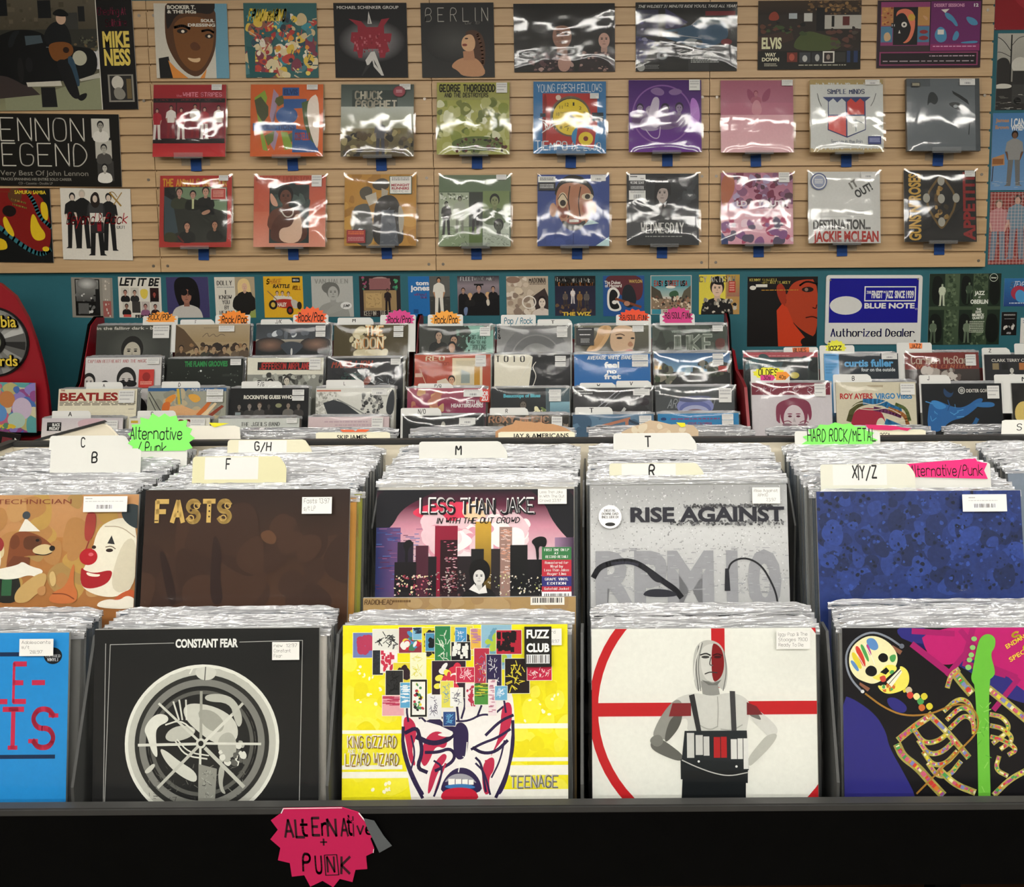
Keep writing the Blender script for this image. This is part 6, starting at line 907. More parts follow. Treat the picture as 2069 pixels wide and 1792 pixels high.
front('Y7', 165, 432, 1255, '''r 150 420 1270 1600 17171e;g 165 432 1255 520 17171e 5a2038;g 165 520 1255 640 5a2038 c88a9c;g 165 640 1255 1040 c88a9c f0e8ea;b d83a58 330 560 480 500 700 500 860 560 700 600 480 610;b f0d0a8 620 540 720 480 820 540 780 620 680 620;b 17171e 150 400 560 410 430 470 300 540 250 640 150 700;b 17171e 1270 400 980 410 1090 500 1140 620 1270 760;h 150 640 300 1050 1e2c60 6a4a78;h 1150 700 1270 1050 9a7a98 3a2840;v 4 60 160 640 400 1000 20 60 2c4480,4a6aa8,8a5a80,5a2a4a h;b e8dce0 560 640 900 640 980 800 900 960 560 960 500 800;v 9 70 460 600 1000 760 30 90 e0c0c8,f0e8e8,d898a8,e8d0d4 b
r 490 632 615 1020 8a1834;r 520 710 615 1020 2a1018;v 5 60 530 720 605 980 10 12 c86078,e0b0b8 h;g 712 610 800 1020 c8a03a 1a1814;r 845 640 915 1020 9a7a70;v 6 60 850 650 905 900 16 18 e0c8c0,d89a80 h;r 800 700 812 1020 f0ece8;r 385 740 455 1020 4a2030;r 285 720 372 920 241c2c;r 270 830 390 1020 181418;r 905 740 1000 1020 141416;r 690 760 760 1020 1a1a1c;r 615 800 690 1020 241c20;r 455 800 500 1020 1c161c;r 1000 820 1090 1020 18161a;r 800 760 850 1020 2a2426;v 7 90 270 900 480 1015 3 7 c86a78,e0c8c0,8a2a3a,f0e0b0 e;v 8 90 780 900 1090 1015 3 6 e8d8c0,c8c880,8a8a80,f0e8e0 e;v 10 70 500 880 660 1015 3 7 c8c0b8,8a7a78,6a3a3a e
b 0e0e10 1015 720 1060 690 1110 700 1100 760 1060 740 1065 820 1050 830 1045 750;b 141216 310 730 350 700 375 730 340 760 345 830 325 830 330 770;e 738 880 58 66 0e0c0e;m 735 910 90 d8d4d0 0e0c0e 141214;b 0e0c0e 680 880 690 830 740 810 790 840 795 900 770 880 740 850 700 890 690 940;p e8e4e0 680 980 710 950 735 990 770 955 780 1000 735 1005
t 410 485 80 635 141418 m LESS THAN JAKE;t 402 480 80 635 ece8e8 m LESS THAN JAKE;t 410 488 76 625 1c1a20 k LESS THAN JAKE;t 497 588 30 458 121214 mi IN WITH THE OUT CROWD''', 'sleeve with a glowing city skyline and jagged black and white lettering', 1.388,
 [('price_sticker', 82, -.2, 14.5, 7.4, hand('Less Than Jake', 'In With The Out', 'Crowd   33.97')), ('hype_sticker', 84, 28.5, 14.8, 26, 'r 0 0 100 24 2c6a3a;r 0 24 100 55 a82434;r 0 55 100 74 2a2a6a;r 0 74 100 84 a82434;r 0 84 100 100 eee;t 8 3 4.5 84 e4e4e0 s FIRST TIME ON LP;t 42 10 3.5 14 e4e4e0 s AT;t 12 16 4.5 76 e4e4e0 s RECORD RETAIL!;t 10 27 4.5 80 e4e4e0 s Remastered for;t 28 34 4.5 44 e4e4e0 s Vinyl by;t 8 41 4.5 84 e4e4e0 s Less Than Jakes;t 18 48 4.5 64 e4e4e0 s Roger Lima;t 10 58 4.5 80 e4e4e0 s GRAPE VINYL;t 18 66 4.5 64 e4e4e0 s EDITION;t 8 76 4.5 84 e4e4e0 s Gatefold Jacket;i 8 87 92 97 eee 222')], 'film', 1.02)
front('Y7', 1345, 408, 2415, '''r 1330 400 2430 1600 b8b8b8;g 1345 408 2415 640 a0a0a0 c4c4c4;g 1345 640 2415 1100 c8c8c8 b0b0b0;v 3 1500 1350 412 2405 1000 2 5 9a9a9a,d6d6d6,a8a8a8,c8c8c8,8a8a8a e
t 1372 742 330 1000 96969a h RPM10;v 4 160 1380 745 2400 1000 14 40 9c9ca0,8e8e92,a6a6aa h
v 5 160 1850 515 2330 530 4 9 3a3a3c,6a6a6c e;v 6 160 1780 600 2400 625 4 9 4a4a4c,7a7a7c e;t 1562 522 82 835 2c2c34 h RISE AGAINST
q 26262c 30 1362 900 1390 850 1460 825 1540 815 1600 830 1660 870 1740 930 1800 970 1830 1010;q 3a3a46 14 1460 830 1540 822 1600 838;b 26262c 1630 850 1700 880 1740 930 1700 935 1660 900;b 2c2c34 1620 1010 1640 975 1700 965 1780 975 1830 1010
q 26262a 10 2085 870 2100 830 2150 805 2210 810 2270 850 2310 920 2340 990 2350 1060;p 26262c 2070 860 2090 860 2096 980 2065 980''', 'grey speckled sleeve with black capitals and a headphone lead', 1.39,
 [('hype_sticker', 4.2, 9.5, 11.6, 11.6, 'e 50 50 50 50 dcdcdc;t 24 18 10 52 333 s DIGITAL;t 14 32 10 72 333 s DOWNLOAD;t 14 46 10 72 333 s INCLUDED!;e 50 82 22 8 222', 'dcdcdc', CIRC), chit(82, 1.2, 14, 8, 'Rise Against', '  RPM10', '      23.97')], 'film', 1.02)
front('Y8', 765, 500, 2045, '''r 740 480 2060 1800 22346e;v 3 130 770 510 2035 1120 30 100 283c7c,1e2c5c,2a4084,24346a,1c2850 b;v 4 420 770 510 2035 1120 5 16 16203c,304a94,141c34,2c4488,20305e b''', 'plain mottled dark blue sleeve with one bar-code sticker, at the right', 1.338,
 [('price_sticker', 70.5, 1.6, 21.5, 8.2, 'x 14 16 30 26 1 888;x 14 34 80 42 1 aaa;i 26 54 74 78 eee 222')], 'film', 1.02, mtl='noisy')
# tan record standing at the back of a lower stack, its top edge and bar code showing
front('Y7', 85, 1024, 1270, '''r 70 1010 1290 2400 a88a5c;v 3 20 90 1030 1260 1080 30 80 b0946a,a0825a b;t 92 1034 26 160 5a4028 m RADIOHEAD;x 250 1036 360 1058 1 6a5030;i 1030 1028 1195 1056 e8e4dc 222''', 'tan sleeve whose top edge and bar code show above the patchwork sleeve', 1.268, (), 'film', 1.02)
CC = ['8c8c88', '5a5a58', '6a7480', 'b4b0a8', '4a4d50', '2c2d2f', '7a746c', '3c4650', 'a8a8a6', '232426']
rn = random.Random(77)
WHO = ['the blue typewriter-letter sleeve', 'the carved wheel sleeve', 'the yellow patchwork sleeve', 'the red-ringed white sleeve', 'the skeleton sleeve']
WHO2 = ['the clown sleeve', 'the dark brown sleeve', 'the city skyline sleeve', 'the grey speckled sleeve', 'the mottled blue sleeve']
XF = [-.9, -.563, -.212, .137, .489]
for i in range(5):                       # lower tier stacks
    cx = LOW[i]
    for j in range(5 if i == 2 else 6):
        Y = 1.199+.0105*(j+1)
        if Y > 1.262: break
        filler(cx+rn.uniform(-.003, .003), Y, .976+rn.uniform(-.003, .003)+.0018*j, 8.5, rn.uniform(-.12, .12), rn.uniform(-.25, .25), rn.choice(CC), 'plastic-sleeved record filed edge-on behind '+WHO[i], 'records filed in the lower tier behind '+WHO[i])
Y0M = [1.3605, 1.3465, 1.3965, 1.3985, 1.3465]
for i in range(6):                       # upper tier stacks
    cx = UPP[i]
    Y = Y0M[i]+.0025 if i < 5 else 1.45
    j = 0
    while Y < 1.578:
        z = 1.128+.018*(Y-1.34)/.24+rn.uniform(-.005, .004); dx = rn.uniform(-.003, .003); c = rn.choice(CC)
        if i == 1 and j == 0: c, dx = 'b8843c', .014
        if i == 1 and j == 1: c, dx = '8a8a30', .020
        w_ = WHO2[i] if i < 5 else 'the right edge of the frame'
        if i == 5: filler(cx+dx, Y, z, 12, 0, rn.uniform(-.2, .2), c, 'plastic-sleeved record at the far right of the upper tier', 'records filed at the far right of the upper tier')
        else: filler(cx+dx, Y, z, 12, rn.uniform(-.12, .12), rn.uniform(-.25, .25), c, 'plastic-sleeved record filed edge-on behind '+w_, 'records filed in the upper tier behind '+w_)
        Y += STEP; j += 1
for i in range(6):                       # far side of the island, leaning the other way
    for j in range(3):
        Y = 1.70+.012*j; pass
        o = filler(XC[i]+.157+rn.uniform(-.004, .004), Y, 1.140+.002*j+rn.uniform(-.002, .002), 12, 180, rn.uniform(-.3, .3), rn.choice(CC), 'plastic-sleeved record on the far side of the island behind the rear rail', 'records on the far side of the island')

# ------------------------------------------------------------------ divider cards with tabs
def lattice(i, Y): b = Y0M[i]+.0025+STEP/2; return b+max(0, round((Y-b)/STEP))*STEP
def card(zn, x0, y0, x1, yb, art, label, col=None, Y=None, extras=(), outline=None, hide=.12, cat='divider card', name='divider_card', edge='c4c4be', ztop=1.153, group='divider cards in the record bins', lean=12, mtl='card'):
    a, b = pix(zn, x0, y0), pix(zn, x1, yb); s = ZO[zn][2]
    if Y is None: Y = depth((a[0]+b[0])/2, b[1], ztop)
    if col is not None: Y = lattice(col, Y)
    x, z = at((a[0]+b[0])/2, a[1], Y); mpp = (Y*math.cos(TILT)-(z-EYE)*math.sin(TILT))/FPX/s
    wd = (x1-x0)*mpp; vis = (yb-y0)*mpp; h = vis+hide; A = (x0, y0, 100/(x1-x0), 100*mpp/h)
    if outline: outline = [((px-x0)*A[2], (py-y0)*A[3]) for px, py in outline]
    o = sheet(name, wd, h, .0006, art, edge, mtl, A=A, outline=outline); place(o, x, Y, z, lean, 0, 0, h)
    tag(o, label, cat, group)
    for k, (nm, ol, c, art2) in enumerate(extras):
        pts = [((px-x0)*A[2], (py-y0)*A[3]) for px, py in ol]
        mx0, mx1 = min(p[0] for p in ol), max(p[0] for p in ol); my0, my1 = min(p[1] for p in ol), max(p[1] for p in ol)
        W, H = (mx1-mx0)*mpp, (my1-my0)*mpp; A2 = (mx0, my0, 100/(mx1-mx0), 100/(my1-my0))
        sheet(nm, W, H, .0003, art2, c, 'paper', o, (((mx0+mx1)/2-(x0+x1)/2)*mpp, -.0006-.0005*(k+1), h-(my1-y0)*mpp), (0, 0, 0), [((px-mx0)*A2[2], (py-my0)*A2[3]) for px, py in ol], A=A2)
    return o
def tab(x0, y0, x1, sl=45, r=14): return [(x0, y0+900), (x1, y0+900), (x1, y0+sl*1.4), (x1-sl*.25, y0+sl*.8), (x1-sl, y0+r*.4), (x1-sl-r, y0), (x0+r*1.4, y0), (x0+r*.4, y0+r*.4), (x0, y0+r*1.4)][::-1]
def tabc(zn, x0, y0, x1, yb, letter, lx, ly, lh, lw, label, col=None, sl=45, c='c4c4be', **kw):
    hid = 900
    k = dict(kw); 
    a = 't %g %g %g %g 101010 m %s' % (lx, ly, lh, lw, letter)
    if c != 'c4c4be': a = 'r %g %g %g %g ccccc8;' % (x0+(x1-x0)*.13, y0+4, x0+(x1-x0)*.70, yb+30)+a
    s = ZO[zn][2]
    ol = [(x0, yb+800*0+60), ]
    ol = [(x0+14, y0), (x0+4, y0+5), (x0, y0+16), (x0, 'B'), (x1, 'B'), (x1, y0+sl*1.5), (x1-sl*.2, y0+sl), (x1-sl*.85, y0+6), (x1-sl-10, y0)]
    return zn, x0, y0, x1, yb, a, label, col, ol, c, kw
def put_tab(*t, **kw):
    zn, x0, y0, x1, yb, a, label, col, ol, c, kw2 = tabc(*t, **kw)
    ap, bp = pix(zn, x0, y0), pix(zn, x1, yb); Y = kw2.get('Y') or depth((ap[0]+bp[0])/2, bp[1], 1.153)
    if col is not None: Y = lattice(col, Y)
    Y += (at((ap[0]+bp[0])/2, ap[1], Y)[1]-1.138)*.2126
    z = at((ap[0]+bp[0])/2, ap[1], Y)[1]; mpp = (Y*math.cos(TILT)-(z-EYE)*math.sin(TILT))/FPX/ZO[zn][2]
    B = yb+.12/mpp
    ol = [(px, B if py == 'B' else py) for px, py in ol]
    return card(zn, x0, y0, x1, yb, a, label, None, Y, kw2.get('extras', ()), ol, edge=c)
INK = 'r 0 0 1 1 fff'
def stars(x0, y0, x1, y1, n, sd, flat=None, r=.80):
    return [(x0+p[0]/100*(x1-x0), min(y0+p[1]/100*(y1-y0), flat or 1e9)) for p in star(n, r, sd)]
put_tab('Y6', 275, 136, 742, 216, 'C', 447, 148, 50, 26, 'white tab card marked C at the back of the leftmost column', 0, sl=60)
put_tab('Y6', 281, 208, 778, 293, 'B', 505, 225, 56, 36, 'white tab card marked B in front of the one marked C', 0, sl=12)
put_tab('Y6', 715, 140, 1034, 236, '', 715, 90, 70, 290, 'white card carrying a bright green starburst for alternative and punk', 0, sl=20,
 extras=[('starburst_label', stars(690, 4, 1080, 300, 17, 5, 219, .84), '74d05c', 't 716 92 64 288 161616 k Alternative;t 755 172 62 165 161616 k / Punk')])
put_tab('Y6', 1253, 158, 1718, 216, 'G/H', 1400, 172, 46, 96, 'cream tab card marked G/H at the back of the second column', 1, c='c8c4aa')
put_tab('Y6', 1062, 250, 1578, 345, 'F', 1243, 262, 56, 28, 'cream tab card marked F behind the dark brown sleeve', 1, c='c6c29c')
put_tab('Y7', 400, 168, 885, 243, 'M', 598, 184, 56, 38, 'white tab card marked M behind the city skyline sleeve', 2)
put_tab('Y7', 1468, 122, 1925, 206, 'T', 1640, 138, 56, 34, 'white tab card marked T at the back of the fourth column', 3)
put_tab('Y7', 1445, 287, 1967, 386, 'R', 1660, 296, 64, 38, 'cream tab card marked R behind the grey speckled sleeve', 3, c='c6c5ae')
put_tab('Y8', 635, 126, 1168, 212, '', 710, 90, 70, 290, 'white card carrying a green starburst for hard rock and metal', 4, sl=14,
 extras=[('starburst_label', stars(665, 66, 1162, 300, 15, 9, 208, .86), '72d258', 't 712 112 76 428 161616 k HARD ROCK/METAL')])
put_tab('Y8', 795, 333, 1385, 432, 'X|Y/Z', 990, 345, 74, 158, 'cream tab card marked X, Y and Z above the mottled blue sleeve', 4, c='c6c6b8')
put_tab('Y8', 1340, 322, 1856, 396, '', 1, 1, 1, 1, 'white card carrying a bright pink arrow label for alternative and punk', 4, sl=10,
 extras=[('arrow_label', [(1330, 330), (1765, 298), (1775, 316), (1838, 328), (1815, 372), (1836, 425), (1385, 410), (1365, 380), (1330, 340)], 'd8246c', 't 1352 338 66 455 161616 k Alternative/Punk')])
# cards on the far side
def far(zn, x0, y0, x1, yb, art, label, Y=1.665, ol=None, edge='e0dcc4', extras=(), **kw):
    if ol is None: ol = [(x0+30, y0), (x0+8, y0+8), (x0, 'B'), (x1, 'B'), (x1-8, y0+10), (x1-34, y0)]
    ap = pix(zn, (x0+x1)/2, y0); z = at(*ap, Y)[1]; mpp = (Y*math.cos(TILT)-(z-EYE)*math.sin(TILT))/FPX/ZO[zn][2]
    B = yb+.12/mpp; ol = [(px, B if py == 'B' else py) for px, py in ol]
    return card(zn, x0, y0, x1, yb, art, label, None, Y, extras, ol, edge=edge, group='divider cards on the far side of the island', lean=0, **kw)
far('Y6', 1020, 82, 1326, 140, '', 'blank white card with a yellow paper corner behind the green starburst', extras=[('paper_tab', [(1152, 64), (1262, 68), (1225, 78), (1180, 90), (1165, 80)], 'e0d830', '')], edge='e4e0d4')
far('Y2', 1178, 1246, 1790, 1300, 't 1355 1266 36 240 161616 b SKIP JAMES', 'cream card lettered with a blues name under a folded orange paper', extras=[('paper_tab', [(1385, 1224), (1490, 1226), (1505, 1240), (1525, 1222), (1622, 1224), (1590, 1244), (1400, 1242)], 'd8623c', '')])
far('Y3', 735, 1242, 1366, 1300, 't 860 1254 38 448 161616 b JAY & AMERICANS', 'cream card lettered with a band name in front of torn brown card', Y=1.664)
far('Y3', 690, 1148, 1340, 1270, '', 'torn brown card standing above the rear rail in the middle', Y=1.676, mtl='kraft' if False else 'print', edge='b48a66',
 ol=[(690, 'B'), (1340, 'B'), (1340, 1250), (1290, 1218), (1230, 1196), (1180, 1182), (1120, 1180), (1080, 1164), (1040, 1172), (1000, 1160), (950, 1162), (880, 1148), (860, 1180), (790, 1200), (720, 1240)][::-1])
far('Y4', 445, 1150, 1082, 1270, 'v 3 10 500 1200 1000 1260 20 50 c8b49a,d0c4ac b', 'torn grey-brown card with a yellow corner behind the card marked T', Y=1.672, edge='c0ab90',
 ol=[(445, 'B'), (1082, 'B'), (1080, 1240), (1040, 1196), (950, 1180), (860, 1186), (760, 1160), (690, 1150), (620, 1180), (520, 1215), (460, 1246)][::-1], extras=[('paper_tab', [(900, 1168), (970, 1172), (975, 1200), (940, 1208)], 'e0d830', '')])
far('Y5', 940, 1152, 1380, 1215, 't 1030 1172 30 90 161616 b ROCCA', 'white card with a pink jagged paper behind the green hard rock starburst', extras=[('paper_tab', [(940, 1112), (1060, 1118), (1150, 1124), (1200, 1136), (1268, 1142), (1240, 1160), (1180, 1150), (1120, 1156), (1000, 1150), (960, 1140)], 'd03068', '')])
far('Y5', 1905, 1082, 2400, 1210, 't 2018 1110 46 40 161616 k S', 'white tab card marked S at the right edge behind the rear rail', edge='e2e2dc')

def rcard(zn, row, x0, y0, x1, yb, letter, lx, ly, lh, lw, label, extras=(), sl=30, ink='101010'):
    Yr, zr = (ROWS[RK[row]][0], ROWS[RK[row]][1]) if row in 'ABCD' else ((3.74, .998) if row == 'U' else (3.46, .925))
    ap, bp = pix(zn, x0, y0), pix(zn, x1, yb); Y = Yr+.0046
    xm = at((ap[0]+bp[0])/2, ap[1], Y)[0]; zr = min(RECS[row], key=lambda q: abs(q[0]-xm))[1]
    Y += (at((ap[0]+bp[0])/2, ap[1], Y)[1]-zr)*.2126
    z = at((ap[0]+bp[0])/2, ap[1], Y)[1]; mpp = (Y*math.cos(TILT)-(z-EYE)*math.sin(TILT))/FPX/ZO[zn][2]
    B = yb+.12/mpp; r = 12; ol = [(x0+r, y0), (x0+3, y0+4), (x0, y0+r), (x0, B), (x1, B), (x1, y0+sl*1.3), (x1-sl*.3, y0+sl*.5), (x1-sl, y0)]
    a = 't %g %g %g %g %s m %s' % (lx, ly, lh, lw, ink, letter) if letter else ''
    o = card(zn, x0, y0, x1, yb, a, label, None, Y, extras, ol, edge='d8d8d4', group='divider cards in the wall racks')
def burst(x0, y0, x1, y1, n, sd, c, txt, tx, ty, th, tw, flat=None): return ('starburst_label', stars(x0, y0, x1, y1+(y1-y0)*.5, n, sd, flat or y1, .82), c, 't %g %g %g %g 1a1210 m %s' % (tx, ty, th, tw, txt))
RP = 'white card with %s starburst for rock and pop, above '
rcard('Y1', 'A', 1425, 386, 1772, 468, '', 0, 0, 1, 1, RP % 'an orange'+'the long-haired head sleeve', [burst(1448, 336, 1766, 447, 17, 2, 'f09a3c', 'ROCK/POP', 1480, 368, 56, 222)], 12)
rcard('Y2', 'A', 98, 340, 375, 378, 'F', 216, 348, 26, 10, 'white tab card above the sepia crowd sleeve')
rcard('Y2', 'A', 380, 303, 662, 376, '', 0, 0, 1, 1, RP % 'an orange'+'the sepia crowd sleeve', [burst(393, 262, 660, 374, 16, 3, 'f08a30', 'Rock/Pop', 432, 310, 58, 204)], 12)
rcard('Y2', 'A', 745, 338, 1003, 378, 'J/K', 860, 344, 28, 54, 'white tab card marked J/K above the glowing horizon sleeve')
rcard('Y2', 'A', 1005, 300, 1288, 372, '', 0, 0, 1, 1, RP % 'a red-orange'+'the glowing horizon sleeve', [burst(1012, 230, 1286, 366, 17, 4, 'f0683c', 'Rock/Pop', 1046, 286, 66, 204)], 12)
rcard('Y2', 'A', 1362, 325, 1652, 380, 'M', 1480, 333, 28, 28, 'white tab card marked M above the olive cloud sleeve')
rcard('Y2', 'A', 1705, 302, 1990, 374, '', 0, 0, 1, 1, RP % 'a magenta'+'the olive cloud sleeve', [burst(1733, 254, 1988, 372, 16, 5, 'd8468c', 'Rock/Pop', 1766, 312, 56, 186)], 12)
rcard('Y3', 'A', 177, 300, 460, 376, '', 0, 0, 1, 1, RP % 'an amber'+'the half-green group sleeve', [burst(188, 262, 452, 374, 17, 6, 'f4a844', 'Rock/Pop', 232, 310, 62, 186)], 12)
rcard('Y3', 'A', 765, 302, 1045, 378, 'Pop / Rock', 790, 326, 46, 230, 'white card lettered by hand in blue above the plain grey sleeve', (), 12, '2a7a90')
rcard('Y3', 'A', 1058, 338, 1338, 380, 'T', 1168, 348, 24, 26, 'white tab card marked T above the plain grey sleeve')
rcard('Y3', 'A', 1690, 300, 1970, 374, '', 0, 0, 1, 1, 'white card with a red starburst for soul and funk above the blonde close-up', [burst(1698, 250, 1970, 350, 15, 7, 'e8502c', 'R.B/SOUL/FUNK', 1720, 304, 42, 226)], 12)
rcard('Y4', 'A', 768, 294, 1048, 372, '', 0, 0, 1, 1, 'white card with a magenta starburst for soul and funk above the outlined capitals', [burst(775, 230, 1046, 368, 17, 8, 'd03c80', 'R.B/SOUL/FUNK', 810, 284, 46, 212)], 12)
rcard('Y1', 'C', 860, 1044, 1226, 1104, 'A', 1026, 1064, 28, 22, 'white tab card marked A above the heavy brick-red capitals')
rcard('Y1', 'C', 1612, 1038, 1996, 1104, 'D', 1776, 1052, 38, 24, 'white tab card marked D above the orange figures')
rcard('Y2', 'C', 590, 837, 918, 884, 'F/G', 720, 845, 30, 52, 'white tab card marked F/G above the seven small faces')
rcard('Y2', 'C', 1270, 825, 1576, 876, 'L', 1410, 840, 26, 14, 'white tab card marked L above the white speckled sleeve')
rcard('Y3', 'C', 98, 854, 384, 886, 'P/Q', 230, 862, 22, 56, 'white tab card marked P/Q above the magenta sleeve')
rcard('Y3', 'C', 1398, 849, 1688, 882, 'W', 1535, 857, 20, 28, 'white tab card marked W above the dark road sleeve')
rcard('Y3', 'C', 1692, 832, 1976, 882, 'V', 1800, 842, 26, 26, 'white tab card marked V above the dark road sleeve')
rcard('Y1', 'D', 520, 1330, 908, 1396, 'A', 682, 1342, 40, 38, 'white tab card marked A above the small black square logo')
rcard('Y1', 'D', 1370, 1328, 1754, 1396, 'C', 1504, 1342, 38, 26, 'white tab card marked C behind the green starburst')
rcard('Y3', 'D', -40, 1051, 286, 1104, 'N/O', 98, 1060, 34, 62, 'white tab card marked N/O above the black sleeve with pale figures')
rcard('Y3', 'D', 675, 1049, 986, 1100, 'R', 800, 1060, 30, 20, 'white tab card marked R above the brown mottled sleeve')
rcard('Y3', 'D', 1360, 1044, 1664, 1096, 'T', 1475, 1052, 34, 34, 'white tab card marked T above the slate blue sleeve')
rcard('Y5', 'U', 362, 567, 606, 603, '', 0, 0, 1, 1, 'white card with an orange strip for blues at the left of the jazz rack', [('paper_strip', [(424, 570), (542, 568), (544, 602), (426, 602)], 'e07848', 't 432 574 26 90 1a1210 m BLUES')], 12)
rcard('Y5', 'U', 616, 554, 864, 606, '', 0, 0, 1, 1, 'white card with a yellow starburst for jazz', [burst(652, 512, 812, 594, 13, 9, 'e4e244', 'jazz', 676, 546, 42, 98)], 12)
rcard('Y5', 'U', 1164, 535, 1413, 603, '', 0, 0, 1, 1, 'white card with a small orange square for jazz', [('paper_square', [(1252, 538), (1346, 540), (1344, 578), (1254, 578)], 'f0884c', 't 1260 546 28 76 1a1210 m JAZZ')], 12)
rcard('Y5', 'U', 1768, 571, 1972, 610, 'Z', 1816, 580, 22, 20, 'white tab card marked Z above the charcoal sleeve with small pictures')
rcard('Y5', 'U', 1998, 540, 2230, 612, '', 0, 0, 1, 1, 'plain white card at the right edge of the jazz rack', (), 12)
rcard('Y5', 'L', 128, 724, 404, 800, '', 0, 0, 1, 1, 'white card with yellow, pink and orange paper labels for oldies', [('starburst_label', stars(134, 706, 386, 800, 13, 11, 788, .86), 'e8e23c', 't 182 724 44 140 1a1210 m OLDIES'), ('arrow_label', [(196, 766), (282, 764), (302, 782), (284, 804), (198, 802)], 'd8448c', 't 216 770 26 54 1a1210 m 30s'), ('arrow_label', [(310, 744), (380, 742), (406, 768), (372, 800), (306, 800)], 'f0983c', 't 326 766 26 52 1a1210 m 40s')], 12)
rcard('Y5', 'L', 712, 759, 986, 815, 'B', 846, 772, 30, 20, 'cream tab card marked B above the swirling hair sleeve')
rcard('Y5', 'L', 1322, 764, 1546, 815, 'J', 1380, 772, 28, 16, 'white tab card marked J above the blue-lit player')
rcard('Y5', 'L', 1855, 760, 2210, 818, 'M', 2050, 774, 34, 34, 'white tab card marked M above the blond head at the right edge')

# ------------------------------------------------------------------ sign on the front of the island
ol = [(320, 182), (740, 178), (860, 215), (905, 275), (985, 350), (935, 395), (960, 465), (955, 490), (900, 515), (905, 605), (820, 610), (795, 695), (705, 672), (655, 730), (580, 685), (490, 725), (450, 645), (360, 655), (350, 560), (265, 540), (287, 455), (218, 395), (275, 330), (228, 265), (305, 215)]
YS = 1.1220; a, b = pix('X5', 218, 178), pix('X5', 985, 730); xa, za = at(*a, YS); xb, zb_ = at(*b, YS)
A = (218, 178, 100/767, 100/552)
sg = sheet('starburst_sign', xb-xa, za-zb_, .0008, '''t 318 262 118 150 2a0614 m AL;t 435 260 112 55 2a0614 m t;t 515 255 118 62 2a0614 m E;t 585 252 122 60 2a0614 m r;t 622 262 115 80 2a0614 m N;t 722 255 118 62 2a0614 m A;t 770 236 130 40 2a0614 m t;t 812 240 130 10 2a0614 m i;t 838 280 86 58 2a0614 m v;t 900 285 80 62 3a0a1c m e
t 575 385 66 50 2a0614 m +;t 438 500 118 66 2a0614 m P;t 528 510 118 56 2a0614 m U;t 612 520 104 66 2a0614 m N;t 710 515 115 82 2a0614 m K;l 2a0614 9 602 505 690 502 700 642 606 645 602 505;l a81450 4 740 180 790 260 830 300;l e0d4d8 7 322 183 740 180;l e0d4d8 9 860 217 907 275;l e0d4d8 7 306 215 322 184;l d0c0c8 5 958 466 954 490''', 'ac1249', 'paper', None, ((xa+xb)/2, YS+.0002, zb_), (0, 0, 0), [((x-218)*A[2], (y-178)*A[3]) for x, y in ol], A=A)
tag(sg, 'hot pink starburst paper sign taped to the black bin front', 'sign')
ol = [(880, 250), (955, 265), (1020, 370), (1078, 440), (985, 488), (945, 400), (905, 320)]
a, b = pix('X5', 880, 250), pix('X5', 1078, 488); xa, za = at(*a, YS); xb, zb_ = at(*b, YS)
tp = sheet('grey_tape', xb-xa, za-zb_, .0004, '', '4c5053', M['duct'], None, ((xa+xb)/2, YS-.0010, zb_), (0, 0, 0), [((x-880)/1.98, (y-250)/2.38) for x, y in ol])
tag(tp, 'strip of grey tape over the right edge of the pink starburst sign', 'tape')

# ------------------------------------------------------------------ red record-company display at the left edge
YD = 3.62; P0 = [at(px, py, YD) for px, py in ((-120, 900), (-120, 560), (-40, 560), (0, 573), (30, 598), (55, 642), (72, 690), (86, 740), (95, 790), (100, 840), (98, 872), (80, 905))]
x0 = P0[0][0]; zf = 0.0
pts = [(x-x0, z) for x, z in P0[1:]]+[(P0[-1][0]-x0-.02, 0), (0, 0)]
ds = empty('display_stand', (x0, YD, 0)); tag(ds, 'tall red curved display stand with a silver disc at the left edge', 'display stand')
MB().prism(pts, 0, .02).build('board', M['red'], ds, .002)
cx, cz = at(-11, 690, YD); mp_ = (YD*math.cos(TILT)-(cz-EYE)*math.sin(TILT))/FPX
def disc(name, r, y, c, art='', rr=None):
    ol = [(50+50*math.cos(-6.2832*i/48), 50+50*math.sin(-6.2832*i/48)) for i in range(48)]
    sheet(name, 2*r, 2*r, .006, art, c, 'gloss', ds, (cx-x0, y-.003, cz-r), (0, 0, 0), ol)
disc('disc_rim', 71*mp_, -.001, '141414'); W = 67*mp_
def wedge(a0, a1, c0): return 'p %s 50 50 %s' % (c0, ' '.join('%g %g' % (50+50*math.cos(rad(a0+(a1-a0)*i/6)), 50+50*math.sin(rad(a0+(a1-a0)*i/6))) for i in range(7)))
disc('disc', W, -.008, '8c8c8a', ';'.join(wedge(-90+i*15, -75+i*15, c) for i, c in enumerate(('6a6a68', '84847f', '6e6e6c', '9c9c98', 'b4b4b0', '5a5a58', '2a2a2a', '5c5c5a', '8e8e8a', '74746f', '848480', '666', '6a6a68', '84847f', '6e6e6c', '9c9c98', 'b4b4b0', '5a5a58', '2a2a2a', '5c5c5a', '8e8e8a', '74746f', '848480', '666'))))
disc('disc_label', 27*mp_, -.015, '151515'); disc('disc_label', 20*mp_, -.022, 'b8c0a0')
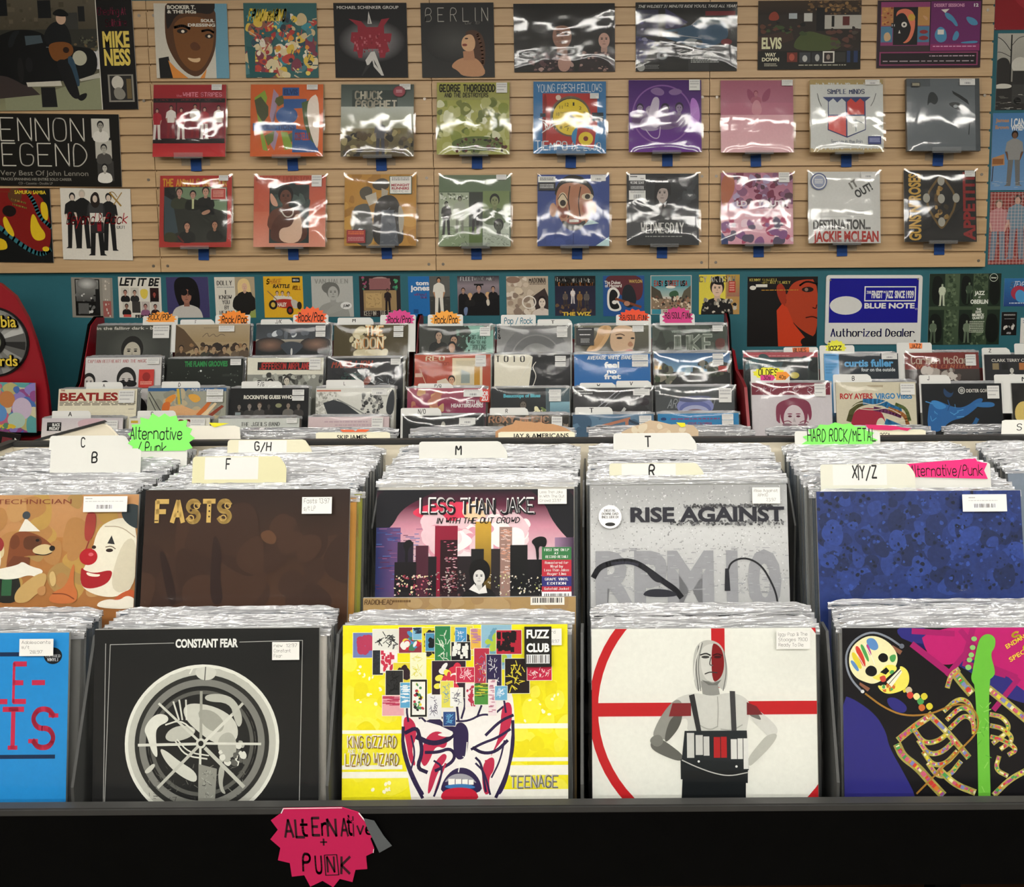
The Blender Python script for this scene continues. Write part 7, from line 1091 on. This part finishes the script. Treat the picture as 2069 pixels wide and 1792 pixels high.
def dtext(s, px, py, pw, ph):
    (xa, za), (xb, zb) = at(px, py, YD-.02), at(px+pw, py+ph, YD-.02); wd, h = xb-xa, za-zb
    v = []; f = []
    for q in text(s, 0, 0, 100, 0, 's'):
        pass
    P_ = text(s, 0, 0, h, wd, 's')
    for lay, (gr, c) in enumerate(((.004, 'k'), (0, 'y'))):
        pass
    art1 = 't 4 12 76 92 141408 s %s;t 3 9 76 92 d8c048 s %s;t 3 9 76 92 d8c048 m %s' % (s, s, s)
    o = D.objects.new('lettering', sheet_text(wd, h, s)); o.location = (xa-x0, -.028, zb); link(o, ds)
def sheet_text(wd, h, s):
    v = []; f = []; ci = []
    for k, (st, c, dx, dz) in enumerate((('h', 1, .0022, -.0022), ('h', 1, -.001, .001), ('b', 0, 0, 0))):
        for q in text(s, 0, 0, h, wd, st):
            b_ = len(v)
            for y in (-.002*k, .006): v += [(x+dx, y, h-yy+dz) for x, yy in q]
            n = len(q); f.append(list(range(b_, b_+n))); ci.append(c)
            for i in range(n): j = (i+1) % n; f.append([b_+j, b_+i, b_+n+i, b_+n+j]); ci.append(1)
    me = D.meshes.new('lettering'); me.from_pydata(v, [], f); me.materials.append(plain('yellow_enamel', 'd8bc40', .35)); me.materials.append(M['black'])
    me.polygons.foreach_set('material_index', ci); return me
dtext('Columbia', -72, 636, 109, 24); dtext('Records', -58, 716, 98, 22)
MB().box(-.02, -.03, 0, .45, .05, .03).build('foot', M['black'], ds)
# tie-dye sleeve propped on the stand
a, b = pix('Y1', 0, 1050), pix('Y1', 365, 1540); YB = 3.585; xa, za = at(*a, YB); xb, zb_ = at(*b, YB)
o = sheet('record_sleeve', .20, za-zb_, .003, '''r 0 0 100 100 b87a70;g 0 0 100 50 c8a060 b07aa0;g 0 50 100 100 7a7ab0 3a5a8a;v 3 80 0 0 100 100 8 22 c89a5a,b8607a,8a7ab8,5a9a9a,c8c0a0,4a6aa8,b0a870,8a4a80 b;e 42 34 16 17 b87a4a;e 72 52 20 22 c0b0c4;e 26 62 15 17 5a8ac0;e 60 76 18 16 a8c0b0;v 5 12 4 86 66 92 4 7 d8b840,5a8a6a b''', 'b8a898', 'gloss', None, (xb-.10, YB, zb_), (rad(-2), rad(1.5), 0))
o.data.transform(Matrix.Identity(4)); tag(o, 'tie-dyed swirling sleeve in front of the red stand at the left edge', 'record')
pg = MB().box(-.10, -.035, -.012, .10, .0, -.001).build('shelf_peg', M['black'], ds); pg.location = (xb-.10-x0, 0, zb_-.004)
# dark booklet leaning at the foot of the stand
xa, za = at(-20, 872, 3.50); xb, zb_ = at(22, 915, 3.50)
o = sheet('booklet', .16, .20, .004, 'r 0 0 100 100 141012;r 55 10 80 45 6a2a30;p d8d4cc 86 8 96 14 96 34 86 30', '1a1618', 'gloss', None, (xb-.08, 3.50, za-.20), (rad(-6), rad(10), 0))
tag(o, 'dark booklet with a pale corner below the tie-dyed sleeve', 'booklet')
MB().box(-.13, -.05, 0, .13, .06, za-.215).build('booklet_stand', M['black'], ds).location = (xb-.08-x0, 3.50-YD, 0)
